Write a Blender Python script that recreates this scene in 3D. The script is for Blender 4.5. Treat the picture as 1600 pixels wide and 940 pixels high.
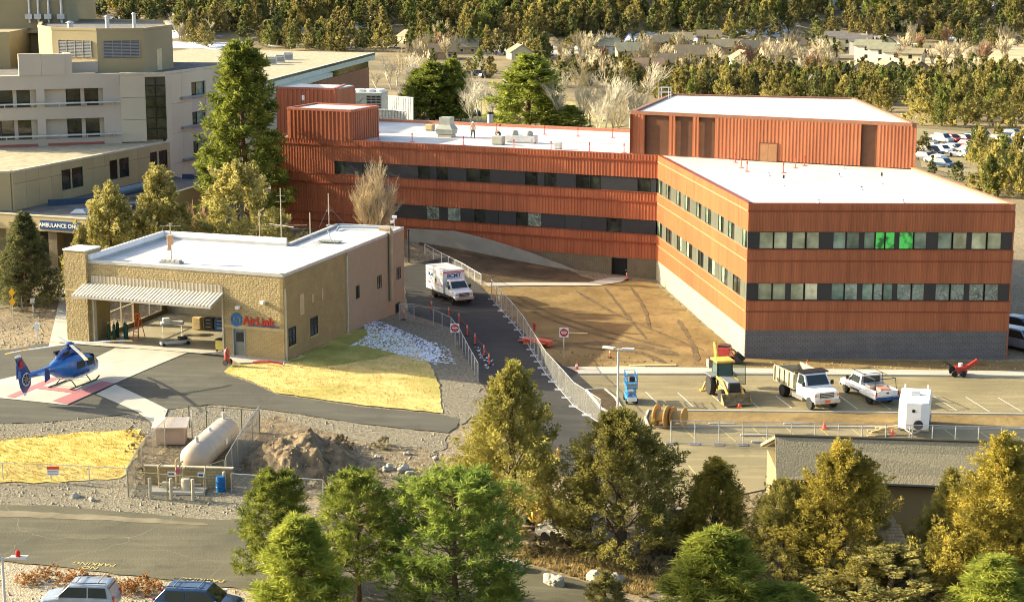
import bpy, bmesh, math, random
import numpy as np
from mathutils import Vector, Matrix
R = math.radians
scene = bpy.context.scene
for o in list(bpy.data.objects): bpy.data.objects.remove(o)
COL = scene.collection
# ---------------------------------------------------------------- camera, sky, sun, exposure
F, H = 2800.0, 34.0                       # focal length in photo pixels (1600 wide), camera height in metres
PITCH = math.atan(560 / 2800)
cam = bpy.data.cameras.new('camera'); cam_o = bpy.data.objects.new('camera', cam); COL.objects.link(cam_o)
cam.sensor_width = 36.0; cam.lens = 36.0 * F / 1600; cam.clip_start = 1.0; cam.clip_end = 12000
cam_o.location = (0, 0, H); cam_o.rotation_euler = (math.pi / 2 - PITCH, 0, 0)
scene.camera = cam_o
SUN_EL, SUN_AZ = R(20.5), R(14.0)         # light travels towards +x, slightly towards the viewer
sun_dir = Vector((-math.cos(SUN_EL) * math.cos(SUN_AZ), math.cos(SUN_EL) * math.sin(SUN_AZ), math.sin(SUN_EL)))
w = bpy.data.worlds.new('World'); scene.world = w; w.use_nodes = True
nt = w.node_tree; bg = nt.nodes['Background']
sky = nt.nodes.new('ShaderNodeTexSky'); sky.sky_type = 'NISHITA'; sky.sun_disc = False
sky.sun_elevation = SUN_EL; sky.sun_rotation = math.atan2(sun_dir.x, sun_dir.y)
sky.air_density = 1.0; sky.dust_density = 4.0; sky.ozone_density = 1.0
nt.links.new(sky.outputs[0], bg.inputs[0]); bg.inputs[1].default_value = 0.13
sl = bpy.data.lights.new('sun', 'SUN'); sl.energy = 5.0; sl.angle = R(0.5); sl.color = (1.0, 0.87, 0.60)
so = bpy.data.objects.new('sun', sl); COL.objects.link(so); so.rotation_euler = sun_dir.to_track_quat('Z', 'Y').to_euler(); so.location = (-60, 100, 90)
scene.view_settings.view_transform = 'Standard'; scene.view_settings.look = 'None'
scene.view_settings.exposure = 1.56; scene.view_settings.gamma = 1.0; scene.view_settings.use_curve_mapping = False
scene.render.engine = 'CYCLES'
try:
    scene.cycles.max_bounces = 6; scene.cycles.diffuse_bounces = 3; scene.cycles.transparent_max_bounces = 12
    scene.cycles.use_denoising = True; scene.cycles.filter_width = 1.05
except Exception: pass
# ---------------------------------------------------------------- where a photo pixel meets the place
SP, CP = math.sin(PITCH), math.cos(PITCH)
def ray(px, py):
    a, b = (px - 800) / F, (470 - py) / F
    return a, b * SP + CP, b * CP - SP
def P(px, py, z=0.0):
    d = ray(px, py); t = (z - H) / d[2]; return Vector((d[0] * t, d[1] * t, z))
def D(px, py, Y):
    d = ray(px, py); t = Y / d[1]; return Vector((d[0] * t, Y, H + d[2] * t))
def ZA(Y, py):
    d = ray(800, py); return H + d[2] * Y / d[1]
def smooth(a, b, x):
    t = np.clip((x - a) / (b - a), 0, 1); return t * t * (3 - 2 * t)
_CP = [(-60,600,1.2),(0,640,1.2),(0,600,1.2),(0,560,1.2),(100,540,1.2),(200,600,1.2),(300,560,1.2),(300,620,1.2),(400,600,1.2),(440,570,1.2),(100,640,1.2),(180,640,1.2),
 (200,500,1.2),(300,500,1.2),(400,500,1.2),(0,500,1.3),(60,500,1.4),(100,450,1.8),(30,460,1.9),(480,540,1.2),(480,500,1.2),(560,505,.9),(600,480,.6),
 (400,575,1.2),(500,570,1.0),(480,620,1.1),(600,560,.6),(600,620,.8),(650,560,.3),(680,620,.4),(700,560,-.1),(700,650,.2),(650,660,.6),(550,650,1.0),(430,640,1.2),(600,660,.8),(720,665,.4),
 (650,450,.5),(650,490,.3),(700,480,.2),(740,500,0),(750,560,-.3),(800,560,-.2),(850,600,-.2),(900,650,-.2),(870,680,-.4),(900,700,-.5),
 (450,690,.2),(600,700,.1),(650,720,-.4),(500,740,-1),(600,760,-1),(700,730,-.8),(440,660,.9),
 (300,700,-.5),(250,760,-.8),(370,700,-.3),(330,780,-.9),(50,690,.7),(150,680,.7),(0,665,1.0),(50,740,-.6),(180,740,-.6),(230,660,.8),
 (0,790,-1),(200,800,-1),(380,820,-1),(100,870,-1.1),(300,900,-1.1),(500,900,-1.2),(650,850,-1.2),(800,900,-1.5),(0,940,-1.2),(-60,860,-1.1),
 (900,850,-1.5),(1100,850,-1.8),(1300,800,-1.6),(1500,800,-1.6),(1400,900,-2),(1100,940,-2),(1650,940,-2),(1650,820,-1.6),
 (1000,700,-.3),(1200,680,-.2),(1100,720,-.5),(1500,690,-.3),(1100,760,-1.0),(1000,770,-1.0),
 (950,590,0),(1100,590,0),(1250,600,0),(1400,600,0),(1550,600,0),(1650,600,0),(1300,650,0),(1500,650,0),(1100,650,0),
 (900,540,0),(1000,520,.1),(900,480,.2),(1000,460,.2),(850,440,.4),(1100,540,0),(1200,540,0),(1400,540,0),(1600,540,0),
 (200,330,3),(350,330,3),(60,400,2.4),(450,345,3.2),(520,345,3.2),(600,350,3.0),(350,360,2.8),(450,360,2.8),(560,365,2.8),
 (640,369,3.0),(680,371,3.1),(715,375,3.1),(770,389,2.4),(830,408,1.4),(880,425,.5),(720,425,1.0),(780,415,1.2),(850,430,.5),(900,437,.3),(950,440,.2),(680,400,1.6),(750,440,.5),
 (1600,480,0),(1600,400,-.5),(1450,330,-1),(1600,300,-1.5)]
_cx = np.array([[*P(a, b, z)[:2], z] for a, b, z in _CP])
def far_profile(x, y):
    z = -1.0 - 8.0 * smooth(230, 520, y)
    x_edge = 735 + 0.05 * (x)
    t = np.maximum(0, y - x_edge)
    hill = 0.11 * t * smooth(0, 120, t) + 6 * np.sin(x / 97.0 + 1.3) * smooth(40, 300, t) + 4 * np.sin(x / 41.0 + y / 60.0) * smooth(40, 300, t)
    return z + np.minimum(hill, 160 + 0 * hill)
def zg_np(x, y):
    x = np.asarray(x, float); y = np.asarray(y, float)
    num = np.zeros_like(x); den = np.full_like(x, 1e-9)
    for cx, cy, cz in _cx:
        sg = 6.0
        w_ = np.exp(-((x - cx) ** 2 + (y - cy) ** 2) / (2 * sg * sg)) + 2e-3 / (1 + ((x - cx) ** 2 + (y - cy) ** 2) / 100.0) ** 2
        num += w_ * cz; den += w_
    near = num / den
    k = smooth(215, 300, y)
    z = near * (1 - k) + far_profile(x, y) * k
    kb = smooth(75, 40, y)
    return z * (1 - kb) + (-2.0) * kb
def zg(x, y):
    d2 = (_cx[:, 0] - x) ** 2 + (_cx[:, 1] - y) ** 2
    w_ = np.exp(-d2 / 72.0) + 2e-3 / (1 + d2 / 100.0) ** 2
    near = (w_ * _cx[:, 2]).sum() / (w_.sum() + 1e-9)
    k = smooth(215, 300, y); z = near * (1 - k) + far_profile(x, y) * k if k > 0 else near
    kb = smooth(75, 40, y); return float(z * (1 - kb) + (-2.0) * kb)
_YS = np.geomspace(290, 4500, 260)
def G(px, py, dz=0.0):
    if py < 125:                           # far ground and hillside: march along the ray
        d = ray(px, py); X = d[0] / d[1] * _YS; Zr = H + d[2] / d[1] * _YS; k = smooth(215, 300, _YS)
        T = far_profile(X, _YS) * k - 0.5 * (1 - k); hit = np.nonzero(Zr < T)[0]
        if len(hit):
            i = max(1, hit[0]); a = (Zr[i - 1] - T[i - 1]) / ((Zr[i - 1] - T[i - 1]) - (Zr[i] - T[i]) + 1e-9); Y = _YS[i - 1] + (_YS[i] - _YS[i - 1]) * min(1, max(0, a))
        else: Y = 2500.0
        x = d[0] / d[1] * Y; return Vector((x, Y, zg(x, Y) + dz))
    z = 0.0
    for _ in range(12):
        p = P(px, py, min(z, 30.0)); z = 0.4 * z + 0.6 * zg(p.x, p.y)
    p = P(px, py, z); return Vector((p.x, p.y, zg(p.x, p.y) + dz))
def G_many(px, py):
    px = np.asarray(px, float); py = np.asarray(py, float); a, b = (px - 800) / F, (470 - py) / F; dy, dz = b * SP + CP, b * CP - SP; z = np.zeros_like(px)
    for _ in range(10): t = (z - H) / dz; z = .35 * z + .65 * zg_np(a * t, dy * t)
    t = (z - H) / dz; return [Vector(v) for v in np.stack([a * t, dy * t, z], 1)]
# ---------------------------------------------------------------- objects
def tag(o, label=None, cat=None, group=None, kind=None):
    if label: o['label'] = label
    if cat: o['category'] = cat
    if group: o['group'] = group
    if kind: o['kind'] = kind
    return o
def empty(name, loc=(0, 0, 0), rz=0.0, label=None, cat=None, group=None, parent=None):
    o = bpy.data.objects.new(name, None); COL.objects.link(o); o.empty_display_size = 0.3
    o.location = loc; o.rotation_euler = (0, 0, rz)
    if parent: o.parent = parent
    return tag(o, label, cat, group)
def mobj(name, me, m=None, parent=None):
    o = bpy.data.objects.new(name, me); COL.objects.link(o)
    if parent: o.parent = parent
    if m and not me.materials: me.materials.append(m)
    return o
def copy_tree(o, parent=None):
    c = o.copy(); COL.objects.link(c); c.parent = parent
    for ch in o.children: copy_tree(ch, c)
    return c
class MB:
    def __init__(s, off=None): s.v = []; s.f = []; s.off = off
    def add(s, vs, fs):
        n = len(s.v); s.v += [tuple(v) for v in vs]; s.f += [tuple(i + n for i in f) for f in fs]; return s
    def box(s, a, b):
        x0, y0, z0 = a; x1, y1, z1 = b
        return s.add([(x0,y0,z0),(x1,y0,z0),(x1,y1,z0),(x0,y1,z0),(x0,y0,z1),(x1,y0,z1),(x1,y1,z1),(x0,y1,z1)],
                     [(0,3,2,1),(4,5,6,7),(0,1,5,4),(1,2,6,5),(2,3,7,6),(3,0,4,7)])
    def obox(s, c, ax, ay, az):           # centre and three half-axes
        c, ax, ay, az = map(Vector, (c, ax, ay, az))
        vs = [c + i * ax + j * ay + k * az for k in (-1, 1) for i, j in ((-1,-1),(1,-1),(1,1),(-1,1))]
        return s.add(vs, [(0,3,2,1),(4,5,6,7),(0,1,5,4),(1,2,6,5),(2,3,7,6),(3,0,4,7)])
    def prism(s, poly, z0, z1):           # poly of (x, y), z0 and z1 numbers or lists
        n = len(poly)
        a = [z0] * n if not hasattr(z0, '__len__') else z0; b = [z1] * n if not hasattr(z1, '__len__') else z1
        vs = [(p[0], p[1], a[i]) for i, p in enumerate(poly)] + [(p[0], p[1], b[i]) for i, p in enumerate(poly)]
        return s.add(vs, [tuple(range(n - 1, -1, -1)), tuple(range(n, 2 * n))] + [(i, (i + 1) % n, n + (i + 1) % n, n + i) for i in range(n)])
    def tube(s, p0, p1, r0, r1=None, n=8, cap=True):
        p0, p1 = Vector(p0), Vector(p1); r1 = r0 if r1 is None else r1
        d = (p1 - p0)
        if d.length < 1e-6: return s
        d.normalize(); u = d.orthogonal().normalized(); v = d.cross(u)
        vs = []
        for p, r in ((p0, r0), (p1, r1)):
            for i in range(n):
                a = 2 * math.pi * i / n; vs.append(p + u * math.cos(a) * r + v * math.sin(a) * r)
        fs = [(i, (i + 1) % n, n + (i + 1) % n, n + i) for i in range(n)]
        if cap: fs += [tuple(range(n - 1, -1, -1)), tuple(range(n, 2 * n))]
        return s.add(vs, fs)
    def path(s, pts, r, n=8):
        for a, b in zip(pts[:-1], pts[1:]): s.tube(a, b, r, r, n)
        return s
    def loft(s, rings, cap=True):
        m = len(rings[0]); vs = [v for r in rings for v in r]; fs = []
        for k in range(len(rings) - 1):
            for i in range(m):
                j = (i + 1) % m; fs.append((k * m + i, k * m + j, (k + 1) * m + j, (k + 1) * m + i))
        if cap: fs += [tuple(range(m - 1, -1, -1)), tuple(range((len(rings) - 1) * m, len(rings) * m))]
        return s.add(vs, fs)
    def lathe(s, prof, c=(0, 0, 0), ax='z', n=16):   # prof of (radius, along)
        rings = []
        for r, h in prof:
            ring = []
            for i in range(n):
                a = 2 * math.pi * i / n; x, y = r * math.cos(a), r * math.sin(a)
                q = {'z': (x, y, h), 'y': (x, h, y), 'x': (h, x, y)}[ax]
                ring.append((c[0] + q[0], c[1] + q[1], c[2] + q[2]))
            rings.append(ring)
        return s.loft(rings)
    def quad(s, a, b, c, d): return s.add([a, b, c, d], [(0, 1, 2, 3)])
    def mesh(s, name, smooth_=False):
        me = bpy.data.meshes.new(name)
        vs = s.v if s.off is None else [(v[0] - s.off[0], v[1] - s.off[1], v[2] - s.off[2]) for v in s.v]
        me.from_pydata(vs, [], s.f); me.update()
        bm = bmesh.new(); bm.from_mesh(me); bmesh.ops.recalc_face_normals(bm, faces=bm.faces); bm.to_mesh(me); bm.free()
        if smooth_:
            me.shade_smooth()
            try: me.set_sharp_from_angle(angle=R(38))
            except Exception: pass
        return me
    def build(s, name, m, parent=None, smooth_=False): return mobj(name, s.mesh(name, smooth_), m, parent)
def bevel(o, w=0.03, seg=2):
    b = o.modifiers.new('bevel', 'BEVEL'); b.width = w; b.segments = seg; b.limit_method = 'ANGLE'; b.angle_limit = R(40); return o
def text(name, s, size, m, parent=None, loc=(0,0,0), rot=(0,0,0), ext=0.01, align='CENTER', shear=0, offset=0.0):
    c = bpy.data.curves.new(name, 'FONT'); c.body = s; c.size = size; c.extrude = ext; c.align_x = align; c.align_y = 'CENTER'; c.shear = shear; c.offset = offset
    o = bpy.data.objects.new(name, c); COL.objects.link(o); o.location = loc; o.rotation_euler = rot; c.materials.append(m)
    if parent: o.parent = parent
    return o
# ---------------------------------------------------------------- materials
_M = {}
def M(name, c, rough=0.8, metal=0.0, var=0.12, vs=1.5, bump=0.0, bs=15.0, c2=None, spec=0.3, coat=0.0, rnd=0.0, detail=4.0, lo=0.3, hi=0.7, coord='Object'):
    if name in _M: return _M[name]
    m = bpy.data.materials.new(name); m.use_nodes = True; t = m.node_tree; b = t.nodes['Principled BSDF']
    b.inputs['Roughness'].default_value = rough; b.inputs['Metallic'].default_value = metal
    b.inputs['Specular IOR Level'].default_value = spec; b.inputs['Coat Weight'].default_value = coat
    tc = t.nodes.new('ShaderNodeTexCoord')
    n = t.nodes.new('ShaderNodeTexNoise'); n.inputs['Scale'].default_value = vs; n.inputs['Detail'].default_value = detail
    t.links.new(tc.outputs[coord], n.inputs['Vector'])
    r = t.nodes.new('ShaderNodeValToRGB'); t.links.new(n.outputs[0], r.inputs[0])
    r.color_ramp.elements[0].position = lo; r.color_ramp.elements[1].position = hi
    k0 = tuple(v * (1 - var) for v in c); k1 = tuple(min(1, v * (1 + var)) for v in c) if c2 is None else c2
    r.color_ramp.elements[0].color = (*k0, 1); r.color_ramp.elements[1].color = (*k1, 1)
    out = r.outputs[0]
    if rnd:
        oi = t.nodes.new('ShaderNodeObjectInfo'); mr = t.nodes.new('ShaderNodeMapRange'); mr.inputs[3].default_value = 1 - rnd; mr.inputs[4].default_value = 1 + rnd
        t.links.new(oi.outputs['Random'], mr.inputs[0])
        hs = t.nodes.new('ShaderNodeHueSaturation'); t.links.new(mr.outputs[0], hs.inputs['Value']); t.links.new(out, hs.inputs['Color']); out = hs.outputs[0]
    t.links.new(out, b.inputs['Base Color'])
    if bump:
        n2 = t.nodes.new('ShaderNodeTexNoise'); n2.inputs['Scale'].default_value = bs; n2.inputs['Detail'].default_value = 3
        t.links.new(tc.outputs[coord], n2.inputs['Vector'])
        bp = t.nodes.new('ShaderNodeBump'); bp.inputs['Strength'].default_value = bump; bp.inputs['Distance'].default_value = 0.1
        t.links.new(n2.outputs[0], bp.inputs['Height']); t.links.new(bp.outputs[0], b.inputs['Normal'])
    _M[name] = m; return m
def nodes(m): return m.node_tree, m.node_tree.nodes['Principled BSDF']
def foliage(name, c, c2, scale=0.9, trans=0.25, rnd=0.18, c3=None):
    if name in _M: return _M[name]
    m = M(name, c, 0.85, c2=c2, vs=scale, spec=0.1, rnd=rnd, lo=0.35, hi=0.68); t, b = nodes(m)
    if c3:
        rr = [n for n in t.nodes if n.type == 'VALTORGB'][0]; e = rr.color_ramp.elements.new(0.8); e.color = (*c3, 1)
    tr = t.nodes.new('ShaderNodeBsdfTranslucent'); mx = t.nodes.new('ShaderNodeMixShader'); mx.inputs[0].default_value = trans
    t.links.new(b.inputs['Base Color'].links[0].from_socket, tr.inputs[0])
    t.links.new(b.outputs[0], mx.inputs[1]); t.links.new(tr.outputs[0], mx.inputs[2])
    t.links.new(mx.outputs[0], t.nodes['Material Output'].inputs[0]); return m
def mesh_wire(name, c, a):
    if name in _M: return _M[name]
    m = M(name, c, 0.5, 0.3); t, b = nodes(m)
    tr = t.nodes.new('ShaderNodeBsdfTransparent'); mx = t.nodes.new('ShaderNodeMixShader'); mx.inputs[0].default_value = a
    t.links.new(tr.outputs[0], mx.inputs[1]); t.links.new(b.outputs[0], mx.inputs[2]); t.links.new(mx.outputs[0], t.nodes['Material Output'].inputs[0]); return m
def blockwall(name, c, c2, bw, bh, bump=0.6, mortar=None, axis=None, rough_bump=0.0, ms=0.02):
    """masonry in courses on world-aligned walls: u runs along the wall (from x and y), v is height"""
    m = bpy.data.materials.new(name); m.use_nodes = True; t = m.node_tree; b = t.nodes['Principled BSDF']; b.inputs['Roughness'].default_value = 0.9; b.inputs['Specular IOR Level'].default_value = 0.15
    tc = t.nodes.new('ShaderNodeTexCoord'); sx = t.nodes.new('ShaderNodeSeparateXYZ'); t.links.new(tc.outputs['Object'], sx.inputs[0])
    a = axis or (1.0, 0.0)
    mu = t.nodes.new('ShaderNodeMath'); mu.operation = 'MULTIPLY'; mu.inputs[1].default_value = a[0]; t.links.new(sx.outputs[0], mu.inputs[0])
    mv = t.nodes.new('ShaderNodeMath'); mv.operation = 'MULTIPLY_ADD'; mv.inputs[1].default_value = a[1]; t.links.new(sx.outputs[1], mv.inputs[0]); t.links.new(mu.outputs[0], mv.inputs[2])
    cx = t.nodes.new('ShaderNodeCombineXYZ'); t.links.new(mv.outputs[0], cx.inputs[0]); t.links.new(sx.outputs[2], cx.inputs[1])
    br = t.nodes.new('ShaderNodeTexBrick'); t.links.new(cx.outputs[0], br.inputs['Vector']); br.inputs['Scale'].default_value = 1.0
    br.inputs['Brick Width'].default_value = bw; br.inputs['Row Height'].default_value = bh; br.inputs['Mortar Size'].default_value = ms; br.inputs['Mortar Smooth'].default_value = 0.3
    br.inputs['Color1'].default_value = (*c, 1); br.inputs['Color2'].default_value = (*c2, 1); br.inputs['Mortar'].default_value = (*(mortar or tuple(v * .6 for v in c)), 1)
    n = t.nodes.new('ShaderNodeTexNoise'); n.inputs['Scale'].default_value = 0.8; t.links.new(tc.outputs['Object'], n.inputs['Vector'])
    mx = t.nodes.new('ShaderNodeMixRGB'); mx.blend_type = 'MULTIPLY'; mx.inputs[0].default_value = 0.35
    t.links.new(br.outputs[0], mx.inputs[1]); t.links.new(n.outputs[0], mx.inputs[2]); t.links.new(mx.outputs[0], b.inputs['Base Color'])
    bp = t.nodes.new('ShaderNodeBump'); bp.inputs['Strength'].default_value = bump; bp.inputs['Distance'].default_value = 0.04; bp.invert = True; t.links.new(br.outputs['Fac'], bp.inputs['Height'])
    last = bp
    if rough_bump:
        n2 = t.nodes.new('ShaderNodeTexNoise'); n2.inputs['Scale'].default_value = 5.5; n2.inputs['Detail'].default_value = 4; t.links.new(tc.outputs['Object'], n2.inputs['Vector'])
        b2 = t.nodes.new('ShaderNodeBump'); b2.inputs['Strength'].default_value = rough_bump; b2.inputs['Distance'].default_value = 0.12
        t.links.new(n2.outputs[0], b2.inputs['Height']); t.links.new(bp.outputs[0], b2.inputs['Normal']); last = b2
    t.links.new(last.outputs[0], b.inputs['Normal']); _M[name] = m; return m
WHITE = M('white paint', (.78, .78, .76), .35, var=.03, spec=.5)
BLACK = M('black rubber', (.02, .02, .02), .7)
CHROME = M('dull metal', (.45, .45, .45), .35, .8)
GALV = M('galvanised steel', (.5, .52, .52), .45, .6)
GREY = M('grey paint', (.25, .26, .26), .6)
DARK = M('dark interior', (.03, .03, .03), .9)
GLASS = M('dark glass', (.02, .03, .03), .06, spec=.6)
ORANGE = M('safety orange plastic', (.75, .10, .03), .5, var=.05)
CONC = M('pale concrete', (.42, .40, .33), .85, var=.1, vs=.4, bump=.15, bs=6)
ROOFW = M('white membrane roof', (.47, .48, .465), .6, c2=(.56, .565, .54), vs=.3, detail=8)
def seams(m, w_, h_, k, rot=0.0):
    t, b = nodes(m); tc = [n for n in t.nodes if n.type == 'TEX_COORD'][0]; mp = t.nodes.new('ShaderNodeMapping'); mp.inputs['Rotation'].default_value = (0, 0, rot); t.links.new(tc.outputs['Object'], mp.inputs['Vector'])
    br = t.nodes.new('ShaderNodeTexBrick'); br.inputs['Scale'].default_value = 1.0; br.inputs['Brick Width'].default_value = w_; br.inputs['Row Height'].default_value = h_; br.inputs['Mortar Size'].default_value = .03; br.inputs['Mortar Smooth'].default_value = .5; t.links.new(mp.outputs[0], br.inputs['Vector'])
    br.inputs['Color1'].default_value = (1, 1, 1, 1); br.inputs['Color2'].default_value = (.95, .95, .95, 1); br.inputs['Mortar'].default_value = (k, k, k, 1)
    mx = t.nodes.new('ShaderNodeMixRGB'); mx.blend_type = 'MULTIPLY'; mx.inputs[0].default_value = 1.0; t.links.new(b.inputs['Base Color'].links[0].from_socket, mx.inputs[1]); t.links.new(br.outputs[0], mx.inputs[2]); t.links.new(mx.outputs[0], b.inputs['Base Color'])
seams(ROOFW, 12, 2.2, .84, R(-22))
def streaks(m, amt=.25):
    t, b = nodes(m); tc = [n for n in t.nodes if n.type == 'TEX_COORD'][0]; mp = t.nodes.new('ShaderNodeMapping'); mp.inputs['Scale'].default_value = (1.6, 1.6, .12); t.links.new(tc.outputs['Object'], mp.inputs['Vector'])
    n = t.nodes.new('ShaderNodeTexNoise'); n.inputs['Scale'].default_value = 1.3; n.inputs['Detail'].default_value = 6; t.links.new(mp.outputs[0], n.inputs['Vector']); r = t.nodes.new('ShaderNodeMapRange'); r.inputs[1].default_value = .3; r.inputs[2].default_value = .7; r.inputs[3].default_value = 1 - amt; r.inputs[4].default_value = 1 + amt * .5; t.links.new(n.outputs[0], r.inputs[0])
    mx = t.nodes.new('ShaderNodeMixRGB'); mx.blend_type = 'MULTIPLY'; mx.inputs[0].default_value = 1.0; t.links.new(b.inputs['Base Color'].links[0].from_socket, mx.inputs[1]); t.links.new(r.outputs[0], mx.inputs[2]); t.links.new(mx.outputs[0], b.inputs['Base Color'])
# ================================================================ GROUND
def ground_mat():
    m = M('soil and gravel', (.20, .15, .085), .95, vs=.06, var=.2, c2=(.27, .21, .12), bump=.7, bs=2.2, coord='Object'); t, b = nodes(m)
    tc = [n for n in t.nodes if n.type == 'TEX_COORD'][0]
    col = b.inputs['Base Color'].links[0].from_socket
    def layer(col, scale, lo, hi, c, det=6, fac=1.0):
        n = t.nodes.new('ShaderNodeTexNoise'); n.inputs['Scale'].default_value = scale; n.inputs['Detail'].default_value = det; n.inputs['Roughness'].default_value = .62; t.links.new(tc.outputs['Object'], n.inputs['Vector'])
        r = t.nodes.new('ShaderNodeMapRange'); r.inputs[1].default_value = lo; r.inputs[2].default_value = hi; r.inputs[4].default_value = fac; t.links.new(n.outputs[0], r.inputs[0])
        mx = t.nodes.new('ShaderNodeMixRGB'); t.links.new(r.outputs[0], mx.inputs[0]); t.links.new(col, mx.inputs[1]); mx.inputs[2].default_value = (*c, 1); return mx.outputs[0]
    col = layer(col, 2.0, .5, .62, (.10, .085, .06))
    col = layer(col, 6.0, .53, .62, (.36, .31, .21))
    col = layer(col, .5, .55, .7, (.24, .19, .10), fac=.7)
    gy = t.nodes.new('ShaderNodeNewGeometry'); sy = t.nodes.new('ShaderNodeSeparateXYZ'); t.links.new(gy.outputs['Position'], sy.inputs[0])
    fy = t.nodes.new('ShaderNodeMapRange'); fy.inputs[1].default_value = 215; fy.inputs[2].default_value = 290; fy.inputs[4].default_value = .8; t.links.new(sy.outputs[1], fy.inputs[0])
    nf = t.nodes.new('ShaderNodeTexNoise'); nf.inputs['Scale'].default_value = .05; nf.inputs['Detail'].default_value = 8; t.links.new(tc.outputs['Object'], nf.inputs['Vector'])
    rf_ = t.nodes.new('ShaderNodeValToRGB'); rf_.color_ramp.elements[0].position = .38; rf_.color_ramp.elements[0].color = (.10, .085, .04, 1); rf_.color_ramp.elements[1].position = .64; rf_.color_ramp.elements[1].color = (.27, .20, .09, 1); t.links.new(nf.outputs[0], rf_.inputs[0])
    mf = t.nodes.new('ShaderNodeMixRGB'); t.links.new(fy.outputs[0], mf.inputs[0]); t.links.new(col, mf.inputs[1]); t.links.new(rf_.outputs[0], mf.inputs[2]); col = mf.outputs[0]
    # old snow lying in patches on the far hillside
    geo = t.nodes.new('ShaderNodeNewGeometry'); sx = t.nodes.new('ShaderNodeSeparateXYZ'); t.links.new(geo.outputs['Position'], sx.inputs[0])
    far = t.nodes.new('ShaderNodeMapRange'); far.inputs[1].default_value = 690; far.inputs[2].default_value = 760; t.links.new(sx.outputs[1], far.inputs[0])
    n = t.nodes.new('ShaderNodeTexNoise'); n.inputs['Scale'].default_value = .03; n.inputs['Detail'].default_value = 5; t.links.new(tc.outputs['Object'], n.inputs['Vector'])
    r = t.nodes.new('ShaderNodeMapRange'); r.inputs[1].default_value = .55; r.inputs[2].default_value = .60; t.links.new(n.outputs[0], r.inputs[0])
    mu = t.nodes.new('ShaderNodeMath'); mu.operation = 'MULTIPLY'; t.links.new(far.outputs[0], mu.inputs[0]); t.links.new(r.outputs[0], mu.inputs[1])
    mx = t.nodes.new('ShaderNodeMixRGB'); t.links.new(mu.outputs[0], mx.inputs[0]); t.links.new(col, mx.inputs[1]); mx.inputs[2].default_value = (.62, .66, .74, 1)
    t.links.new(mx.outputs[0], b.inputs['Base Color']); return m
def lines(dense, step, ext, n):
    a = np.arange(dense[0], dense[1] + step / 2, step)
    g = np.cumsum(step * 1.15 ** np.arange(1, 90)); 
    lo = dense[0] - g[g < dense[0] - ext[0] + 50]; hi = dense[1] + g[g < ext[1] - dense[1] + 50]
    return np.concatenate([lo[::-1], a, hi])
xs = lines((-80, 80), 2.0, (-3500, 3500), 0); 
ys = np.concatenate([lines((60, 260), 2.0, (-3500, 262), 0)[:-1], np.arange(262, 740, 14), np.arange(744, 1500, 18), np.arange(1540, 5200, 140)])
ys = np.unique(ys)
XX, YY = np.meshgrid(xs, ys); ZZ = zg_np(XX.ravel(), YY.ravel()).reshape(XX.shape)
nx, ny = len(xs), len(ys)
rg0 = np.random.default_rng(3)
rough = (YY > 740) * rg0.normal(0, 1.0, YY.shape) * 0.6
ZZ = ZZ + rough
idx = np.arange(nx * ny).reshape(ny, nx)
fq = np.stack([idx[:-1, :-1], idx[:-1, 1:], idx[1:, 1:], idx[1:, :-1]], -1).reshape(-1, 4)
me = bpy.data.meshes.new('ground'); me.from_pydata(np.stack([XX.ravel(), YY.ravel(), ZZ.ravel()], 1).tolist(), [], fq.tolist()); me.shade_smooth()
GROUND = tag(mobj('ground', me, ground_mat()), kind='structure', label='uneven brown soil, gravel and rock of the site and hillside')
def drape(pxs, dz, step=2.0, world=False):
    pts = [Vector(p) if world else G(*p) for p in pxs]
    bm = bmesh.new(); f = bm.faces.new([bm.verts.new((p.x, p.y, 0)) for p in pts])
    bmesh.ops.triangulate(bm, faces=[f])
    for ax in (0, 1):
        lo = min(p[ax] for p in pts); hi = max(p[ax] for p in pts); k = math.floor(lo / step) * step + step
        while k < hi:
            co = Vector((0, 0, 0)); co[ax] = k; no = Vector((0, 0, 0)); no[ax] = 1
            bmesh.ops.bisect_plane(bm, geom=bm.verts[:] + bm.edges[:] + bm.faces[:], plane_co=co, plane_no=no); k += step
    if len(bm.verts):
        zz = zg_np([v.co.x for v in bm.verts], [v.co.y for v in bm.verts])
        for v, z in zip(bm.verts, zz): v.co.z = z + dz
    bmesh.ops.recalc_face_normals(bm, faces=bm.faces)
    if sum(f.normal.z for f in bm.faces) < 0: bmesh.ops.reverse_faces(bm, faces=bm.faces)
    return bm
def ragged(pts, amp, step=.7):
    rg = random.Random(len(pts) * 7 + int(abs(pts[0].x) * 10)); out = []
    for i, p in enumerate(pts):
        q = pts[(i + 1) % len(pts)]; n = max(1, int((q - p).length / step)); d = (q - p); d.z = 0
        nn = Vector((-d.y, d.x, 0)).normalized() if d.length > 1e-6 else Vector((0, 0, 0))
        for k in range(n): out.append(p.lerp(q, k / n) + nn * rg.uniform(-amp, amp))
    return out
RAG = {'lawn': .1, 'gravel_bank': .3, 'gravel_strip': .25, 'rough_grass_bank': .2, 'rubble_slope': .7, 'road_verge': .3, 'site_dirt': .25, 'raw_soil_slope': .35, 'car_strip': .15, 'lower_road': .12, 'helipad_apron': .06, 'ramp_road': .08, 'brown_mound_soil': .5, 'green_lawn_band': .5, 'far_field': 4, 'aspen_meadow': 3}
def sheet(name, pxs, m, dz, label, kind='structure', world=False):
    if name in RAG: pxs = ragged([Vector(p) if world else G(*p) for p in pxs], RAG[name], .7 if RAG[name] < 1 else 6); world = True
    bm = drape(pxs, dz, world=world); me = bpy.data.meshes.new(name); bm.to_mesh(me); bm.free(); me.shade_smooth()
    return tag(mobj(name, me, m), label=label, kind=kind)
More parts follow.
